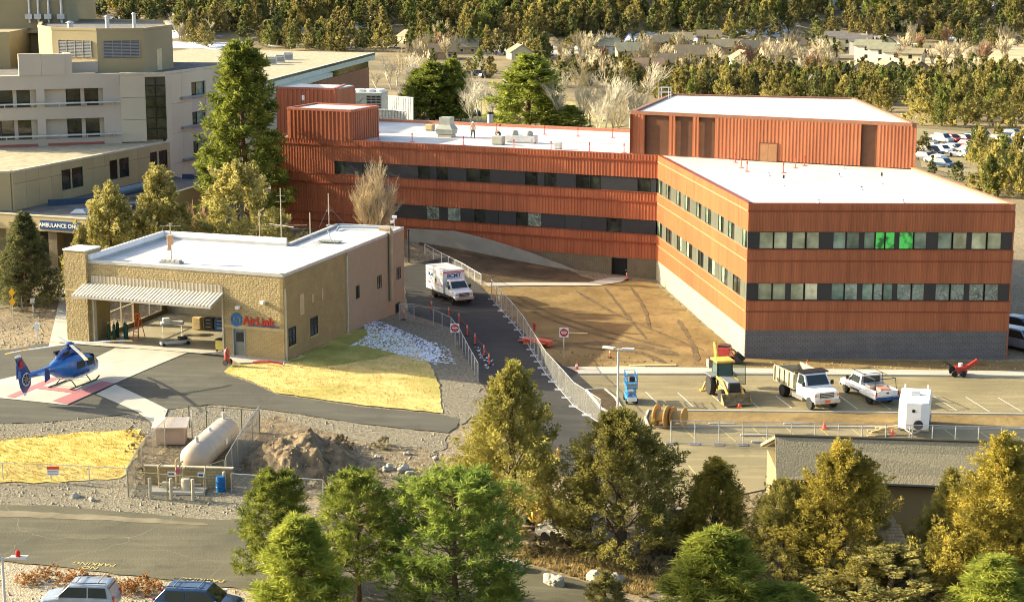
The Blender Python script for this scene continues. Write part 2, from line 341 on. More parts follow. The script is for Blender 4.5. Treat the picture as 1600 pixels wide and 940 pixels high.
def asphalt(name, c, c2, crack=False):
    m = M(name, c, .9, c2=c2, vs=.18, detail=8, bump=.25, bs=9, spec=.25); t, b = nodes(m)
    tc = [n for n in t.nodes if n.type == 'TEX_COORD'][0]; col = b.inputs['Base Color'].links[0].from_socket
    mp = t.nodes.new('ShaderNodeMapping'); mp.inputs['Scale'].default_value = (.25, 1.6, 1); mp.inputs['Rotation'].default_value = (0, 0, R(14)); t.links.new(tc.outputs['Object'], mp.inputs['Vector'])
    n = t.nodes.new('ShaderNodeTexNoise'); n.inputs['Scale'].default_value = .8; n.inputs['Detail'].default_value = 6; t.links.new(mp.outputs[0], n.inputs['Vector'])
    r = t.nodes.new('ShaderNodeMapRange'); r.inputs[1].default_value = .5; r.inputs[2].default_value = .75; r.inputs[4].default_value = .45; t.links.new(n.outputs[0], r.inputs[0])
    mx = t.nodes.new('ShaderNodeMixRGB'); t.links.new(r.outputs[0], mx.inputs[0]); t.links.new(col, mx.inputs[1]); mx.inputs[2].default_value = (*tuple(min(1, v * 1.6) for v in c2), 1)
    n3 = t.nodes.new('ShaderNodeTexNoise'); n3.inputs['Scale'].default_value = .55; n3.inputs['Detail'].default_value = 9; n3.inputs['Roughness'].default_value = .7; t.links.new(tc.outputs['Object'], n3.inputs['Vector'])
    r3 = t.nodes.new('ShaderNodeMapRange'); r3.inputs[1].default_value = .54; r3.inputs[2].default_value = .72; r3.inputs[4].default_value = .6; t.links.new(n3.outputs[0], r3.inputs[0])
    mx3 = t.nodes.new('ShaderNodeMixRGB'); t.links.new(r3.outputs[0], mx3.inputs[0]); t.links.new(mx.outputs[0], mx3.inputs[1]); mx3.inputs[2].default_value = (*tuple(v * .6 for v in c), 1); mx = mx3
    if not crack: t.links.new(mx.outputs[0], b.inputs['Base Color']); return m
    vo = t.nodes.new('ShaderNodeTexVoronoi'); vo.feature = 'DISTANCE_TO_EDGE'; vo.inputs['Scale'].default_value = .1
    wn = t.nodes.new('ShaderNodeTexNoise'); wn.inputs['Scale'].default_value = .5; t.links.new(tc.outputs['Object'], wn.inputs['Vector'])
    ad = t.nodes.new('ShaderNodeMixRGB'); ad.blend_type = 'ADD'; ad.inputs[0].default_value = 3.0; t.links.new(tc.outputs['Object'], ad.inputs[1]); t.links.new(wn.outputs['Color'], ad.inputs[2]); t.links.new(ad.outputs[0], vo.inputs['Vector'])
    lt = t.nodes.new('ShaderNodeMath'); lt.operation = 'LESS_THAN'; lt.inputs[1].default_value = .0013; t.links.new(vo.outputs[0], lt.inputs[0])
    m2 = t.nodes.new('ShaderNodeMixRGB'); t.links.new(lt.outputs[0], m2.inputs[0]); t.links.new(mx.outputs[0], m2.inputs[1]); m2.inputs[2].default_value = (.17, .155, .105, 1)
    t.links.new(m2.outputs[0], b.inputs['Base Color']); return m
A_APRON = asphalt('apron asphalt', (.075, .073, .057), (.098, .094, .07))
A_ROAD = asphalt('worn road asphalt', (.082, .077, .05), (.115, .105, .064), True)
A_LOT = asphalt('pale lot asphalt', (.20, .17, .092), (.25, .21, .115))
A_RAMP = asphalt('shadow darkened ramp asphalt', (.035, .035, .033), (.052, .05, .043))  # dark asphalt, deepened further to carry the hangar's shadow in its colour
GRASS = M('dry lawn grass', (.54, .41, .14), .95, c2=(.66, .51, .19), vs=.8, detail=9, bump=.25, bs=14, lo=.3, hi=.7, spec=.1)
def add_green(m, scale, lo, hi, c):
    t, b = nodes(m); tc = [n for n in t.nodes if n.type == 'TEX_COORD'][0]; col = b.inputs['Base Color'].links[0].from_socket
    n = t.nodes.new('ShaderNodeTexNoise'); n.inputs['Scale'].default_value = scale; n.inputs['Detail'].default_value = 6; t.links.new(tc.outputs['Object'], n.inputs['Vector'])
    r = t.nodes.new('ShaderNodeMapRange'); r.inputs[1].default_value = lo; r.inputs[2].default_value = hi; t.links.new(n.outputs[0], r.inputs[0])
    mx = t.nodes.new('ShaderNodeMixRGB'); t.links.new(r.outputs[0], mx.inputs[0]); t.links.new(col, mx.inputs[1]); mx.inputs[2].default_value = (*c, 1); t.links.new(mx.outputs[0], b.inputs['Base Color'])
add_green(GRASS, .12, .48, .68, (.26, .27, .06)); add_green(GRASS, 3.0, .55, .75, (.40, .26, .07))
GRASS2 = M('golden rough grass', (.54, .42, .11), .95, c2=(.68, .53, .17), vs=1.0, detail=9, bump=.25, bs=14, spec=.1)
GRAVEL = M('grey gravel', (.14, .125, .088), .95, c2=(.29, .26, .185), vs=5, detail=6, bump=.9, bs=9, spec=.1)
GRAVEL2 = M('rocky rubble slope', (.13, .10, .06), .95, c2=(.27, .22, .14), vs=3, detail=8, bump=1.0, bs=4, spec=.1)
DIRT = M('graded building site dirt', (.165, .115, .048), .95, c2=(.255, .185, .08), vs=.22, detail=9, bump=.8, bs=1.4, spec=.1)
add_green(DIRT, .5, .55, .68, (.15, .10, .045))
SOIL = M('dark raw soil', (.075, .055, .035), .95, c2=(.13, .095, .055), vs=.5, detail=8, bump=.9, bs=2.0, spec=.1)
PAINT_W = M('white road paint', (.62, .60, .52), .7, c2=(.45, .43, .35), vs=4)
PAINT_Y = M('yellow road paint', (.55, .45, .16), .7, c2=(.4, .34, .14), vs=4)
PAINT_R = M('faded red pad paint', (.44, .17, .18), .7, c2=(.36, .15, .15), vs=1)
sheet('helipad_apron', [(-110,556),(20,546),(60,538),(107,536),(350,556),(362,572),(348,583),(395,600),(430,616),(560,636),(690,648),(718,655),(713,668),(700,677),(560,662),(420,640),(330,632),(262,640),(195,648),(60,661),(-110,664)], A_APRON, .05, 'dark asphalt apron of the helicopter pad')
PAD = M('helipad concrete', (.40, .385, .32), .85, c2=(.47, .45, .37), vs=.5, detail=8, bump=.15, bs=6)
sheet('landing_pad', [(180,545),(300,549),(180,600),(105,634),(0,623),(-70,616),(-70,606),(0,594),(75,577),(145,562)], PAD, .085, 'pale concrete landing pad and taxi strip to the hangar door')
sheet('hangar_walk', [(90,537),(107,533),(350,551),(447,563),(448,568),(372,569),(350,557),(292,552)], CONC, .12, 'narrow concrete walk along the hangar front')
sheet('side_path', [(150,617),(180,602),(262,641),(252,668),(240,664),(215,645)], CONC, .09, 'small concrete path running down from the landing pad')
sheet('entrance_path', [(76,542),(106,538),(107,470),(112,440),(100,440),(92,470)], CONC, .06, 'concrete footpath beside the hangar tower')
for k, q in enumerate([[(10,621),(22,623),(92,593),(82,591)], [(82,628),(106,633),(181,600),(160,597)], [(52,608),(118,616),(128,611),(62,604)]]):
    sheet('pad_stripe', q, PAINT_R, .10 + .004 * k, 'faded red stripe of the cross on the landing pad')
sheet('lawn', [(362,571),(446,567),(548,519),(580,512),(640,528),(672,570),(686,600),(692,646),(560,633),(430,614),(395,597),(349,582)], GRASS, .07, 'dry yellow lawn beside the hangar')
sheet('green_lawn_band', [(449,567),(548,520),(582,513),(636,530),(648,548),(600,556),(560,566),(500,574)], M('green lawn band', (.24, .25, .055), .95, c2=(.40, .36, .10), vs=.6, detail=9, bump=.25, bs=14, spec=.1), .095, 'darker green band of lawn along the side wall of the hangar')  # darker, greener band laid over the yellow lawn beside the side wall
sheet('gravel_bank', [(548,519),(575,497),(632,500),(700,512),(742,588),(760,640),(716,664),(690,648),(686,600),(672,570),(640,528),(590,512)], GRAVEL, .035, 'grey gravel bank between lawn and fence')
sheet('gravel_strip', [(-110,664),(60,661),(195,648),(262,640),(330,633),(420,641),(560,663),(700,678),(690,705),(560,690),(470,668),(395,650),(380,700),(215,675),(130,678),(0,690),(-110,684)], GRAVEL, .03, 'grey gravel strip below the helicopter apron')
sheet('rough_grass_bank', [(-110,684),(0,690),(130,676),(218,671),(226,690),(206,726),(188,748),(90,754),(-110,756)], GRASS2, .045, 'golden rough grass bank below the helicopter pad')
sheet('rubble_slope', [(395,650),(470,668),(560,690),(690,706),(712,735),(700,790),(610,792),(540,770),(500,768),(370,760),(360,720)], GRAVEL2, .025, 'rocky rubble slope beside the tank')
sheet('brown_mound_soil', [(388,668),(430,650),(480,664),(545,690),(560,720),(520,745),(450,748),(380,745)], M('brown mound soil', (.105, .076, .044), .95, c2=(.25, .19, .11), vs=1.2, detail=9, bump=1.0, bs=3), .045, 'dark brown soil mound between the tank and the rubble slope')
sheet('road_verge', [(-110,757),(90,755),(190,750),(380,770),(500,790),(420,812),(300,812),(100,793),(-110,785)], GRAVEL, .02, 'gravel verge along the lower road')
sheet('lower_road', [(-110,784),(100,792),(240,804),(330,812),(450,812),(560,800),(600,786),(640,790),(690,830),(790,876),(900,905),(1010,948),(900,1000),(700,990),(560,962),(380,921),(130,891),(0,876),(-110,865)], A_ROAD, .05, 'worn grey asphalt road with pale cracks')
DUST = M('pale road dust', (.15, .13, .08), .95, c2=(.22, .19, .12), vs=.8, detail=9)
sheet('dust_streak', ragged([G(*p) for p in [(-80,795),(100,803),(260,812),(345,822),(260,818),(100,811),(-80,804)]], .12), DUST, .066, 'pale dusty streak along the top of the lower road', world=True)
sheet('ramp_road', [(628,418),(700,402),(752,448),(800,500),(860,560),(905,586),(960,640),(1010,690),(1000,760),(960,790),(880,745),(800,672),(746,592),(706,512),(640,490)], A_RAMP, .05, 'dark asphalt ramp road running past the hangar')
sheet('parking_lot', [(905,587),(1240,584),(1760,592),(1760,720),(1210,720),(1195,765),(1080,790),(1000,762),(1012,690),(960,638)], A_LOT, .055, 'pale asphalt construction parking lot')
sheet('site_dirt', [(752,446),(770,450),(935,447),(985,438),(1022,441),(1163,560),(1600,566),(1760,568),(1760,583),(1140,577),(885,575),(850,552),(800,500)], DIRT, .03, 'graded tan building site dirt with tyre tracks')
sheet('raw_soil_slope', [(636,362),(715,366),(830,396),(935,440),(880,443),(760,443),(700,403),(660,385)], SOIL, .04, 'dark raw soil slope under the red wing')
sheet('lot_sidewalk', [(885,575),(1140,577),(1760,584),(1760,590),(1140,585),(905,585)], CONC, .15, 'concrete sidewalk along the parking lot')
sheet('door_walk', [(762,448),(935,447),(972,441),(982,434),(955,434),(920,442),(756,443)], CONC, .08, 'thin concrete walk leading to the side door')
sheet('hospital_drive', [(-110,470),(0,455),(60,440),(100,425),(125,425),(112,440),(92,470),(30,478),(-110,500)], A_LOT, .04, 'asphalt drive in front of the ambulance entrance')
sheet('upper_walk', [(440,352),(560,350),(640,360),(640,366),(560,358),(440,360)], CONC, .05, 'concrete walk along the shaded end of the red wing')
sheet('far_lot', [(1425,200),(1620,215),(1760,225),(1760,330),(1600,300),(1440,262)], A_LOT, .12, 'asphalt car park beyond the red building')
sheet('far_field', [(1405,78),(1760,60),(1760,128),(1520,120),(1420,100)], M('far straw field', (.42, .33, .19), .95, c2=(.5, .4, .24), vs=.04, detail=8), .25, 'pale straw coloured field in the distance')
sheet('aspen_meadow', [(700,150),(900,160),(985,205),(985,235),(700,225)], M('pale winter meadow', (.40, .32, .13), .95, c2=(.30, .26, .1), vs=.1, detail=8), .15, 'pale winter meadow behind the red wing')
sheet('car_strip', [(-110,868),(0,878),(130,893),(380,923),(470,945),(470,1010),(-110,1010)], M('gravel planting bed', (.24, .20, .13), .95, c2=(.40, .35, .25), vs=4, detail=8, bump=.9, bs=8), .03, 'gravel planting bed beside the parked cars')
def strip(name, a, b, w_, m, dz, label, world=False):
    p, q = (Vector(a), Vector(b)) if world else (G(*a), G(*b))
    d = (q - p); d.z = 0; d.normalize(); n = Vector((-d.y, d.x, 0)) * w_ / 2
    return sheet(name, [p + n, q + n, q - n, p - n], m, dz, label, world=True)
for k, (a, b) in enumerate([((1009,613),(1027,631)),((1059,614),(1083,636)),((1110,616),(1135,638)),((1162,618),(1186,638)),((1212,619),(1237,638)),((1260,618),(1288,640)),((1310,618),(1340,640)),((1360,619),(1392,641)),((1410,619),(1444,642)),((1459,620),(1495,642)),((1509,621),(1546,644)),((1559.5,622),(1597,644))]):
    strip('bay_line', a, b, .1, PAINT_W, .062, 'white painted bay line in the upper lot')
for a, b in [((1065,666),(1087,688)),((1122,668),(1150,691)),((1175,668),(1199,691)),((1228,669),(1254,692)),((1280,669),(1306,692)),((1330,670),(1358,693)),((1475,671),(1508,696)),((1525,671),(1560,696)),((1575,672),(1611,698)),((1076,728),(1090,745)),((1145,742),(1165,762))]:
    strip('bay_line', a, b, .1, PAINT_Y, .062, 'yellow painted bay line in the lower lot')
def kerb(pxs, h=.13, w_=.16, name='kerb', m=CONC, label='concrete kerb edging the parking lot'):
    b = MB(); pts = [G(*p) for p in pxs]
    fine = []
    for p, q in zip(pts[:-1], pts[1:]):
        n = max(1, int((q - p).length / 3)); fine += [p.lerp(q, i / n) for i in range(n)]
    fine.append(pts[-1])
    rings = []
    for i, p in enumerate(fine):
        d = fine[min(i + 1, len(fine) - 1)] - fine[max(i - 1, 0)]; d.z = 0; d.normalize(); n = Vector((-d.y, d.x, 0)) * w_ / 2; z = zg(p.x, p.y)
        rings.append([(p.x + n.x, p.y + n.y, z - .15), (p.x + n.x, p.y + n.y, z + h + .055), (p.x - n.x, p.y - n.y, z + h + .055), (p.x - n.x, p.y - n.y, z - .15)])
    b.loft(rings); return tag(b.build(name, m), label=label, kind='structure')
kerb([(903,586),(1140,586.5),(1400,588),(1760,591.5)])
kerb([(1013,643),(1200,645),(1400,647),(1760,651)]); kerb([(1013,668),(1200,668.5),(1400,670),(1760,673)])
kerb([(1013,643),(1008,655),(1013,668)])
kerb([(916,611),(945,610),(960,622),(975,645),(968,652),(940,640),(916,611)])
sheet('dirt_island', [(1014,644),(1200,646),(1400,648),(1760,652),(1760,672),(1400,669),(1200,667.5),(1014,667)], DIRT, .11, 'long dirt island between the two lots')
sheet('dirt_island', [(917,612),(945,611),(959,622),(973,645),(967,650),(941,639)], SOIL, .12, 'small dirt island beside the light pole')
def road_text(s, px, py, size, name='road_marking'):
    p = G(px, py); o = text(name, s, size, PAINT_Y, loc=(p.x, p.y, zg(p.x, p.y) + .075), rot=(0, 0, math.pi + R(-9)), ext=.002)
    tag(o, label=f'faded yellow {s.replace(chr(10), " ")} lettering painted on the lower road, ' + ('above the silver car' if px < 200 else 'above the dark blue car'), cat='road marking')
road_text('NO\nPARKING', 144, 885, .62); road_text('NO\nPARKING', 313, 910, .62)

# tyre tracks pressed into the site dirt
for pts, w_, lab in (([(800,470),(860,500),(940,525),(1040,552)], .5, 'curving from the fence'), ([(806,463),(868,494),(950,519),(1050,545)], .5, 'beside the curving one'), ([(900,455),(960,490),(1030,520),(1100,548)], .45, 'across the middle'), ([(860,540),(930,536),(1000,541),(1060,556)], 1.5, 'wide and dark near the sign'), ([(850,528),(920,545),(1000,550),(1040,568)], .7, 'dark at the lower edge'), ([(985,448),(1000,470),(1010,490),(1015,515)], .4, 'running down from the side door'), ([(945,450),(965,475),(985,500),(1010,530)], .4, 'short and pale near the door'), ([(1060,500),(1075,525),(1085,545),(1090,565)], .5, 'close to the orange face')):
    q = [G(*p) for p in pts]; L_, R_ = [], []
    fine = []
    for i in range(len(q) - 1): fine += [q[i].lerp(q[i + 1], k / 5) for k in range(5)]
    fine.append(q[-1])
    for i in range(1, len(fine) - 1): fine[i] = (fine[i - 1] + fine[i] * 2 + fine[i + 1]) / 4
    rr_ = random.Random(len(lab))
    for i, p in enumerate(fine):
        d = fine[min(i + 1, len(fine) - 1)] - fine[max(i - 1, 0)]; d.z = 0; d.normalize(); n = Vector((-d.y, d.x, 0)) * w_ / 2 * rr_.uniform(.5, 1.2) * (.25 if i in (0, len(fine) - 1) else 1); L_.append(p + n); R_.append(p - n)
    sheet('tyre_track', L_ + R_[::-1], M('pressed track dirt', (.085, .058, .026), .95, c2=(.14, .10, .045), vs=1.2, bump=.6, bs=4), .045 + .003 * len(lab) / 10, 'tyre track in the site dirt, ' + lab, world=True)

# heap of soil and rock beside the tank
_c = G(470, 722); bm = bmesh.new(); _n = 52; _vs = []; _rg = random.Random(9)
from mathutils import noise as _noise
for j in range(_n):
    for i in range(_n):
        u, v = -1 + 2 * i / (_n - 1), -1 + 2 * j / (_n - 1); x, y = u * 4.0, v * 3.4; r2 = (u * 1.05) ** 2 + (v * 1.05) ** 2
        hgt = 1.4 * max(0, 1 - r2) ** .7 * (1 + .25 * math.sin(3 * u + 1) * math.cos(2 * v)); k = _noise.noise(Vector((x * .9, y * .9, 0))) * .5 + _noise.noise(Vector((x * 2.6, y * 2.6, 3))) * .3 + _noise.noise(Vector((x * 6, y * 6, 5))) * .16
        _vs.append(bm.verts.new((_c.x + x, _c.y + y, zg(_c.x + x, _c.y + y) + .04 + max(-.25 if r2 > 1 else 0, hgt + k * min(1, hgt * 1.5)) - (.3 if r2 > 1.02 else 0))))
for j in range(_n - 1):
    for i in range(_n - 1): bm.faces.new((_vs[j * _n + i], _vs[j * _n + i + 1], _vs[(j + 1) * _n + i + 1], _vs[(j + 1) * _n + i]))
me = bpy.data.meshes.new('terrain_mound'); bm.to_mesh(me); bm.free(); me.shade_smooth()
tag(mobj('terrain_mound', me, _M['brown mound soil']), kind='structure', label='heap of brown soil and rock right of the propane tank')
# ================================================================ BUILDINGS
class Face:
    """a wall from p0 to p1, seen from outside with p0 on the left; u metres along, d metres outward, z up"""
    def __init__(s, p0, p1):
        s.p = Vector((p0[0], p0[1], 0)); q = Vector((p1[0], p1[1], 0)); s.L = (q - s.p).length; s.a = (q - s.p).normalized(); s.n = Vector((s.a.y, -s.a.x, 0))
    def pt(s, u, d, z): v = s.p + s.a * u + s.n * d; return Vector((v.x, v.y, z))
    def box(s, b, u0, u1, z0, z1, d0, d1):
        c = s.pt((u0 + u1) / 2, (d0 + d1) / 2, (z0 + z1) / 2); return b.obox(c, s.a * (u1 - u0) / 2, s.n * (d1 - d0) / 2, (0, 0, (z1 - z0) / 2))
    def rot(s): return (math.pi / 2, 0, math.atan2(s.a.y, s.a.x))
    def u_of(s, px, z):                    # where a pixel column crosses the wall
        d = ray(px, 300); k = d[0] / d[1]
        for py in (0,):
            pass
        # plane of all rays with this column is nearly vertical: solve x/f = const with f depending on z
        lo, hi = -60.0, 120.0
        def col(u):
            v = s.pt(u, 0, z); f = v.y * CP - (v.z - H) * SP; return 800 + F * v.x / f
        for _ in range(50):
            m = (lo + hi) / 2
            if col(m) < px: lo = m
            else: hi = m
        return (lo + hi) / 2
def part(root, name, m, fn, smooth_=False, parent=None):
    b = MB(off=root.location); fn(b); return b.build(name, m, parent or root, smooth_)
# ---------------------------------------------------------------- red metal-clad medical building
RED = M('rust red metal cladding', (.37, .108, .043), .5, c2=(.42, .125, .05), vs=.12, spec=.4, rnd=.06)
REDP = M('penthouse metal cladding', (.37, .118, .048), .5, c2=(.41, .133, .055), vs=.15, spec=.4)
REDF = M('rust brown metal cladding', (.36, .116, .047), .5, c2=(.40, .13, .053), vs=.15, spec=.4, rnd=.04)
REDO = M('orange red flat cladding panel', (.40, .10, .037), .45, c2=(.43, .11, .041), vs=.15, spec=.4, rnd=.04)
REDT = M('dark red trim', (.22, .05, .02), .45)
PALE_TRIM = M('pale orange sill trim', (.42, .20, .10), .5)
for m_ in (RED, REDF, REDO, REDP): streaks(m_, .22)
SPAN = M('charcoal spandrel panel', (.030, .032, .036), .35, var=.1, rnd=.12, spec=.4)
SPANG = M('grey green spandrel panel', (.10, .108, .085), .4, var=.08, rnd=.15)
FRAME = M('black window frame', (.02, .02, .022), .4)
CMU = blockwall('charcoal block base', (.19, .178, .172), (.215, .20, .19), .4, .2, .35, axis=(1, 0))
CMUT = blockwall('tan block base', (.20, .165, .105), (.22, .18, .115), .4, .2, .35, axis=(.9, -.4))
def pane_mat(name, c, c2, rough=.08, swirl=False):
    m = M(name, c, rough, c2=c2, vs=.9, spec=.6, rnd=.35, lo=.35, hi=.75); t, b = nodes(m)
    if swirl:
        tc = [n for n in t.nodes if n.type == 'TEX_COORD'][0]; wv = t.nodes.new('ShaderNodeTexNoise'); wv.inputs['Scale'].default_value = 2.4; wv.inputs['Distortion'].default_value = 2.2; wv.inputs['Detail'].default_value = 5
        t.links.new(tc.outputs['Object'], wv.inputs['Vector']); r = t.nodes.new('ShaderNodeMapRange'); r.inputs[1].default_value = .52; r.inputs[2].default_value = .66; r.inputs[4].default_value = .8; t.links.new(wv.outputs[0], r.inputs[0])
        mx = t.nodes.new('ShaderNodeMixRGB'); t.links.new(r.outputs[0], mx.inputs[0]); t.links.new(b.inputs['Base Color'].links[0].from_socket, mx.inputs[1]); mx.inputs[2].default_value = (.42, .46, .42, 1); t.links.new(mx.outputs[0], b.inputs['Base Color'])
    return m
PANE = pane_mat('olive window glass', (.27, .30, .18), (.55, .57, .37))
PANET = pane_mat('teal window glass', (.09, .16, .12), (.30, .39, .29))
PANES = pane_mat('glass over wrapped plastic', (.10, .14, .11), (.30, .36, .29), swirl=True)
PANED = pane_mat('dark window glass', (.012, .016, .014), (.05, .06, .045))
PANEG = bpy.data.materials.new('green lit glass'); PANEG.use_nodes = True
_t, _b = nodes(PANEG); _b.inputs['Base Color'].default_value = (.02, .12, .03, 1); _b.inputs['Roughness'].default_value = .1
_n = _t.nodes.new('ShaderNodeTexNoise'); _n.inputs['Scale'].default_value = 1.4; _n.inputs['Detail'].default_value = 2; _c = _t.nodes.new('ShaderNodeTexCoord'); _t.links.new(_c.outputs['Object'], _n.inputs['Vector'])
_r = _t.nodes.new('ShaderNodeValToRGB'); _r.color_ramp.elements[0].position = .4; _r.color_ramp.elements[0].color = (.0, .03, .01, 1); _r.color_ramp.elements[1].position = .56; _r.color_ramp.elements[1].color = (.06, .5, .09, 1)
_t.links.new(_n.outputs[0], _r.inputs[0]); _t.links.new(_r.outputs[0], _b.inputs['Emission Color']); _b.inputs['Emission Strength'].default_value = .3
RB = empty('medical_building', (19.4, 145.5, 0), 0, 'three storey rust red metal-clad medical building with white flat roofs', 'building')
RZ = 13.02
C0 = P(1028, 243, RZ); C1 = P(1170, 318, RZ); C2 = P(1587, 319, RZ); C3 = P(1430, 262, RZ)
WL = P(447, 214.5, RZ)
wdir = Vector((P(522, 218, RZ) - C0)[:2]).normalized()
WL = Vector((*(Vector(C0[:2]) + wdir * 45.2), RZ))
FO, FF, FW = Face(C0, C1), Face(C1, C2), Face(WL, C0)
fine_back = (C3 - C2)
BANDS = [(2.4, 4.9, 3.95), (6.41, 9.2, 8.2), (10.69, RZ, 12.35)]
WINS = [(4.9, 6.41), (9.2, 10.69)]
rb = random.Random(5)
def ribbed(b, f, u0, u1, z0, z1, pitch, depth, jit=.1, d0=0.0):
    prof = []; u = u0
    while u < u1 - pitch * .6:
        wv = pitch * (1 + rb.uniform(-jit, jit)); r_ = wv * .42
        prof += [(u, d0), (u + wv - r_, d0), (u + wv - r_ + .02, d0 + depth), (u + wv - .02, d0 + depth)]; u += wv
    prof.append((u1, d0)); n = len(prof)
    b.add([f.pt(a, d, z) for z in (z0, z1) for a, d in prof], [(i, i + 1, n + i + 1, n + i) for i in range(n - 1)])
# solid cores (storeys) and roofs
def core(b):
    b.prism([f.pt(0, -.12, 0)[:2] for f in (FF,)] + [FF.pt(FF.L, -.12, 0)[:2], C3[:2], (C3.x - 1, C3.y + 30), (C0.x + 2, C0.y + 30), FO.pt(0, -.12, 0)[:2], FO.pt(FO.L, -.12, 0)[:2]][0:], -.5, RZ - .35)
WB0 = Vector((C0.x, C0.y)) + Vector((-wdir.y, wdir.x)) * -1 * 0
wn = -FW.n; wn2 = Vector((wn.x, wn.y))
part(RB, 'block_core', M('building core', (.08, .03, .015), .8), lambda b: b.prism([(C1.x + .35, C1.y + .35), FF.pt(FF.L - .15, -.35, 0)[:2], (C3.x - .15, C3.y), (C3.x - .3, C3.y + 30), (C0.x + 4, C0.y + 26), (C0.x + .35, C0.y)], -.5, RZ - .36))
WE = Vector((C0.x, C0.y)) + wn2 * 22; WLE = Vector((WL.x, WL.y)) + wn2 * 22
part(RB, 'wing_core', _M['building core'], lambda b: b.prism([FW.pt(0.15, -.6, 0)[:2], FW.pt(FW.L, -.6, 0)[:2], WE[:], WLE[:]], -.5, RZ - .36))
part(RB, 'block_roof', ROOFW, lambda b: b.prism([FO.pt(FO.L, -.4, 0)[:2], FF.pt(FF.L - .4, -.4, 0)[:2], (C3.x - .4, C3.y + .5), (C3.x - .5, C3.y + 12), (C0.x + 2, C0.y + 10), (C0.x + .5, C0.y)], RZ - .36, RZ - .2))
part(RB, 'wing_roof', ROOFW, lambda b: b.prism([FW.pt(0.3, -.4, 0)[:2], FW.pt(FW.L + .2, -.4, 0)[:2], (WE - wn2 * .4)[:], (WLE - wn2 * .4)[:]], RZ - .37, RZ - .21))
def parapets(b):
    for f, l in ((FO, FO.L), (FF, FF.L), (FW, FW.L)): f.box(b, -.02 if f is not FO else 0, l, RZ - .4, RZ + .02, -.38, -.01)
part(RB, 'parapet', REDT, parapets)
for a_, c_, e_ in ((WE, WLE, .12), (C2, C3, .03)):
    f = Face(a_, c_); part(RB, 'rear_parapet', M('pinkish red coping', (.42, .17, .10), .5), lambda b: f.box(b, 0, f.L, RZ - .5, RZ + e_, -.39, 0))
part(RB, 'right_wall', REDF, lambda b: Face(C2, C3).box(b, 0, (C3 - C2).length, 0, RZ - .5, -.1, 0))
part(RB, 'wing_end_wall', RED, lambda b: ribbed(b, Face(WLE, WL), 0, 22, 0, RZ, .5, .06))
# wing: ribbed cladding
for z0, z1, zl in BANDS:
    for k in range(9):
        ua_, ub__ = FW.L * k / 9 + .01, FW.L * (k + 1) / 9 - .01; part(RB, 'wing_cladding', RED, lambda b: ribbed(b, FW, ua_, ub__, z0, zl, .34, .036)); part(RB, 'wing_cladding', RED, lambda b: ribbed(b, FW, ua_, ub__, zl + .14, z1, .34, .036))
    part(RB, 'ledge', REDT, lambda b: FW.box(b, 0, FW.L - .1, zl, zl + .14, -.1, .16))
    for k in range(8):
        u0, u1 = FF.L * k / 8, FF.L * (k + 1) / 8
        part(RB, 'front_cladding', REDF, lambda b: (ribbed(b, FF, u0, u1, z0, zl, .23, .03, .1), ribbed(b, FF, u0, u1, zl + .1, z1, .23, .03, .1)))
    part(RB, 'ledge', REDT, lambda b: FF.box(b, 0, FF.L, zl, zl + .1, -.1, .05))
    n = 11
    for k in range(n):
        u0, u1 = FO.L * k / n + .012, FO.L * (k + 1) / n - .012
        part(RB, 'cladding_panel', REDO, lambda b: (FO.box(b, u0, u1, z0, zl, -.1, 0), FO.box(b, u0, u1, zl + .1, z1, -.1, .015)))
    part(RB, 'ledge', PALE_TRIM, lambda b: FO.box(b, 0, FO.L, zl, zl + .1, -.1, .07))
    if zl < 12: part(RB, 'sill', PALE_TRIM, lambda b: FO.box(b, 0, FO.L, z1 - .001, z1 + .06, -.12, .08) if False else FO.box(b, 0, FO.L, z1, z1 + .05, -.12, .06))
    if zl < 12:
        part(RB, 'sill', REDT, lambda b: FW.box(b, 0, FW.L, z1, z1 + .05, -.15, .1)); part(RB, 'sill', REDT, lambda b: FF.box(b, 0, FF.L, z1, z1 + .05, -.12, .06))
def pane(f, u0, u1, z0, z1, m, frame=True, d=-.1, root=RB, fm=FRAME, name='window'):
    if frame:
        w_ = part(root, name, fm, lambda b: (f.box(b, u0, u0 + .035, z0, z1, d - .04, d + .05), f.box(b, u1 - .035, u1, z0, z1, d - .04, d + .05), f.box(b, u0 + .035, u1 - .035, z0, z0 + .05, d - .04, d + .05), f.box(b, u0 + .035, u1 - .035, z1 - .05, z1, d - .04, d + .05)))
        return part(root, 'pane', m, lambda b: f.box(b, u0 + .035, u1 - .035, z0 + .05, z1 - .05, d - .02, d), parent=w_)
    return part(root, name, m, lambda b: f.box(b, u0, u1, z0, z1, d - .06, d))
SX = 417.0 / FF.L
pairs = [(1188,1210),(1211,1232),(1239.5,1260.5),(1262,1282.5),(1304,1324),(1325,1345.5),(1352.5,1369.5),(1370.5,1385),(1386,1401),(1407.5,1430),(1431,1451),(1468,1490.5),(1492,1514),(1521,1544.5),(1546,1568)]
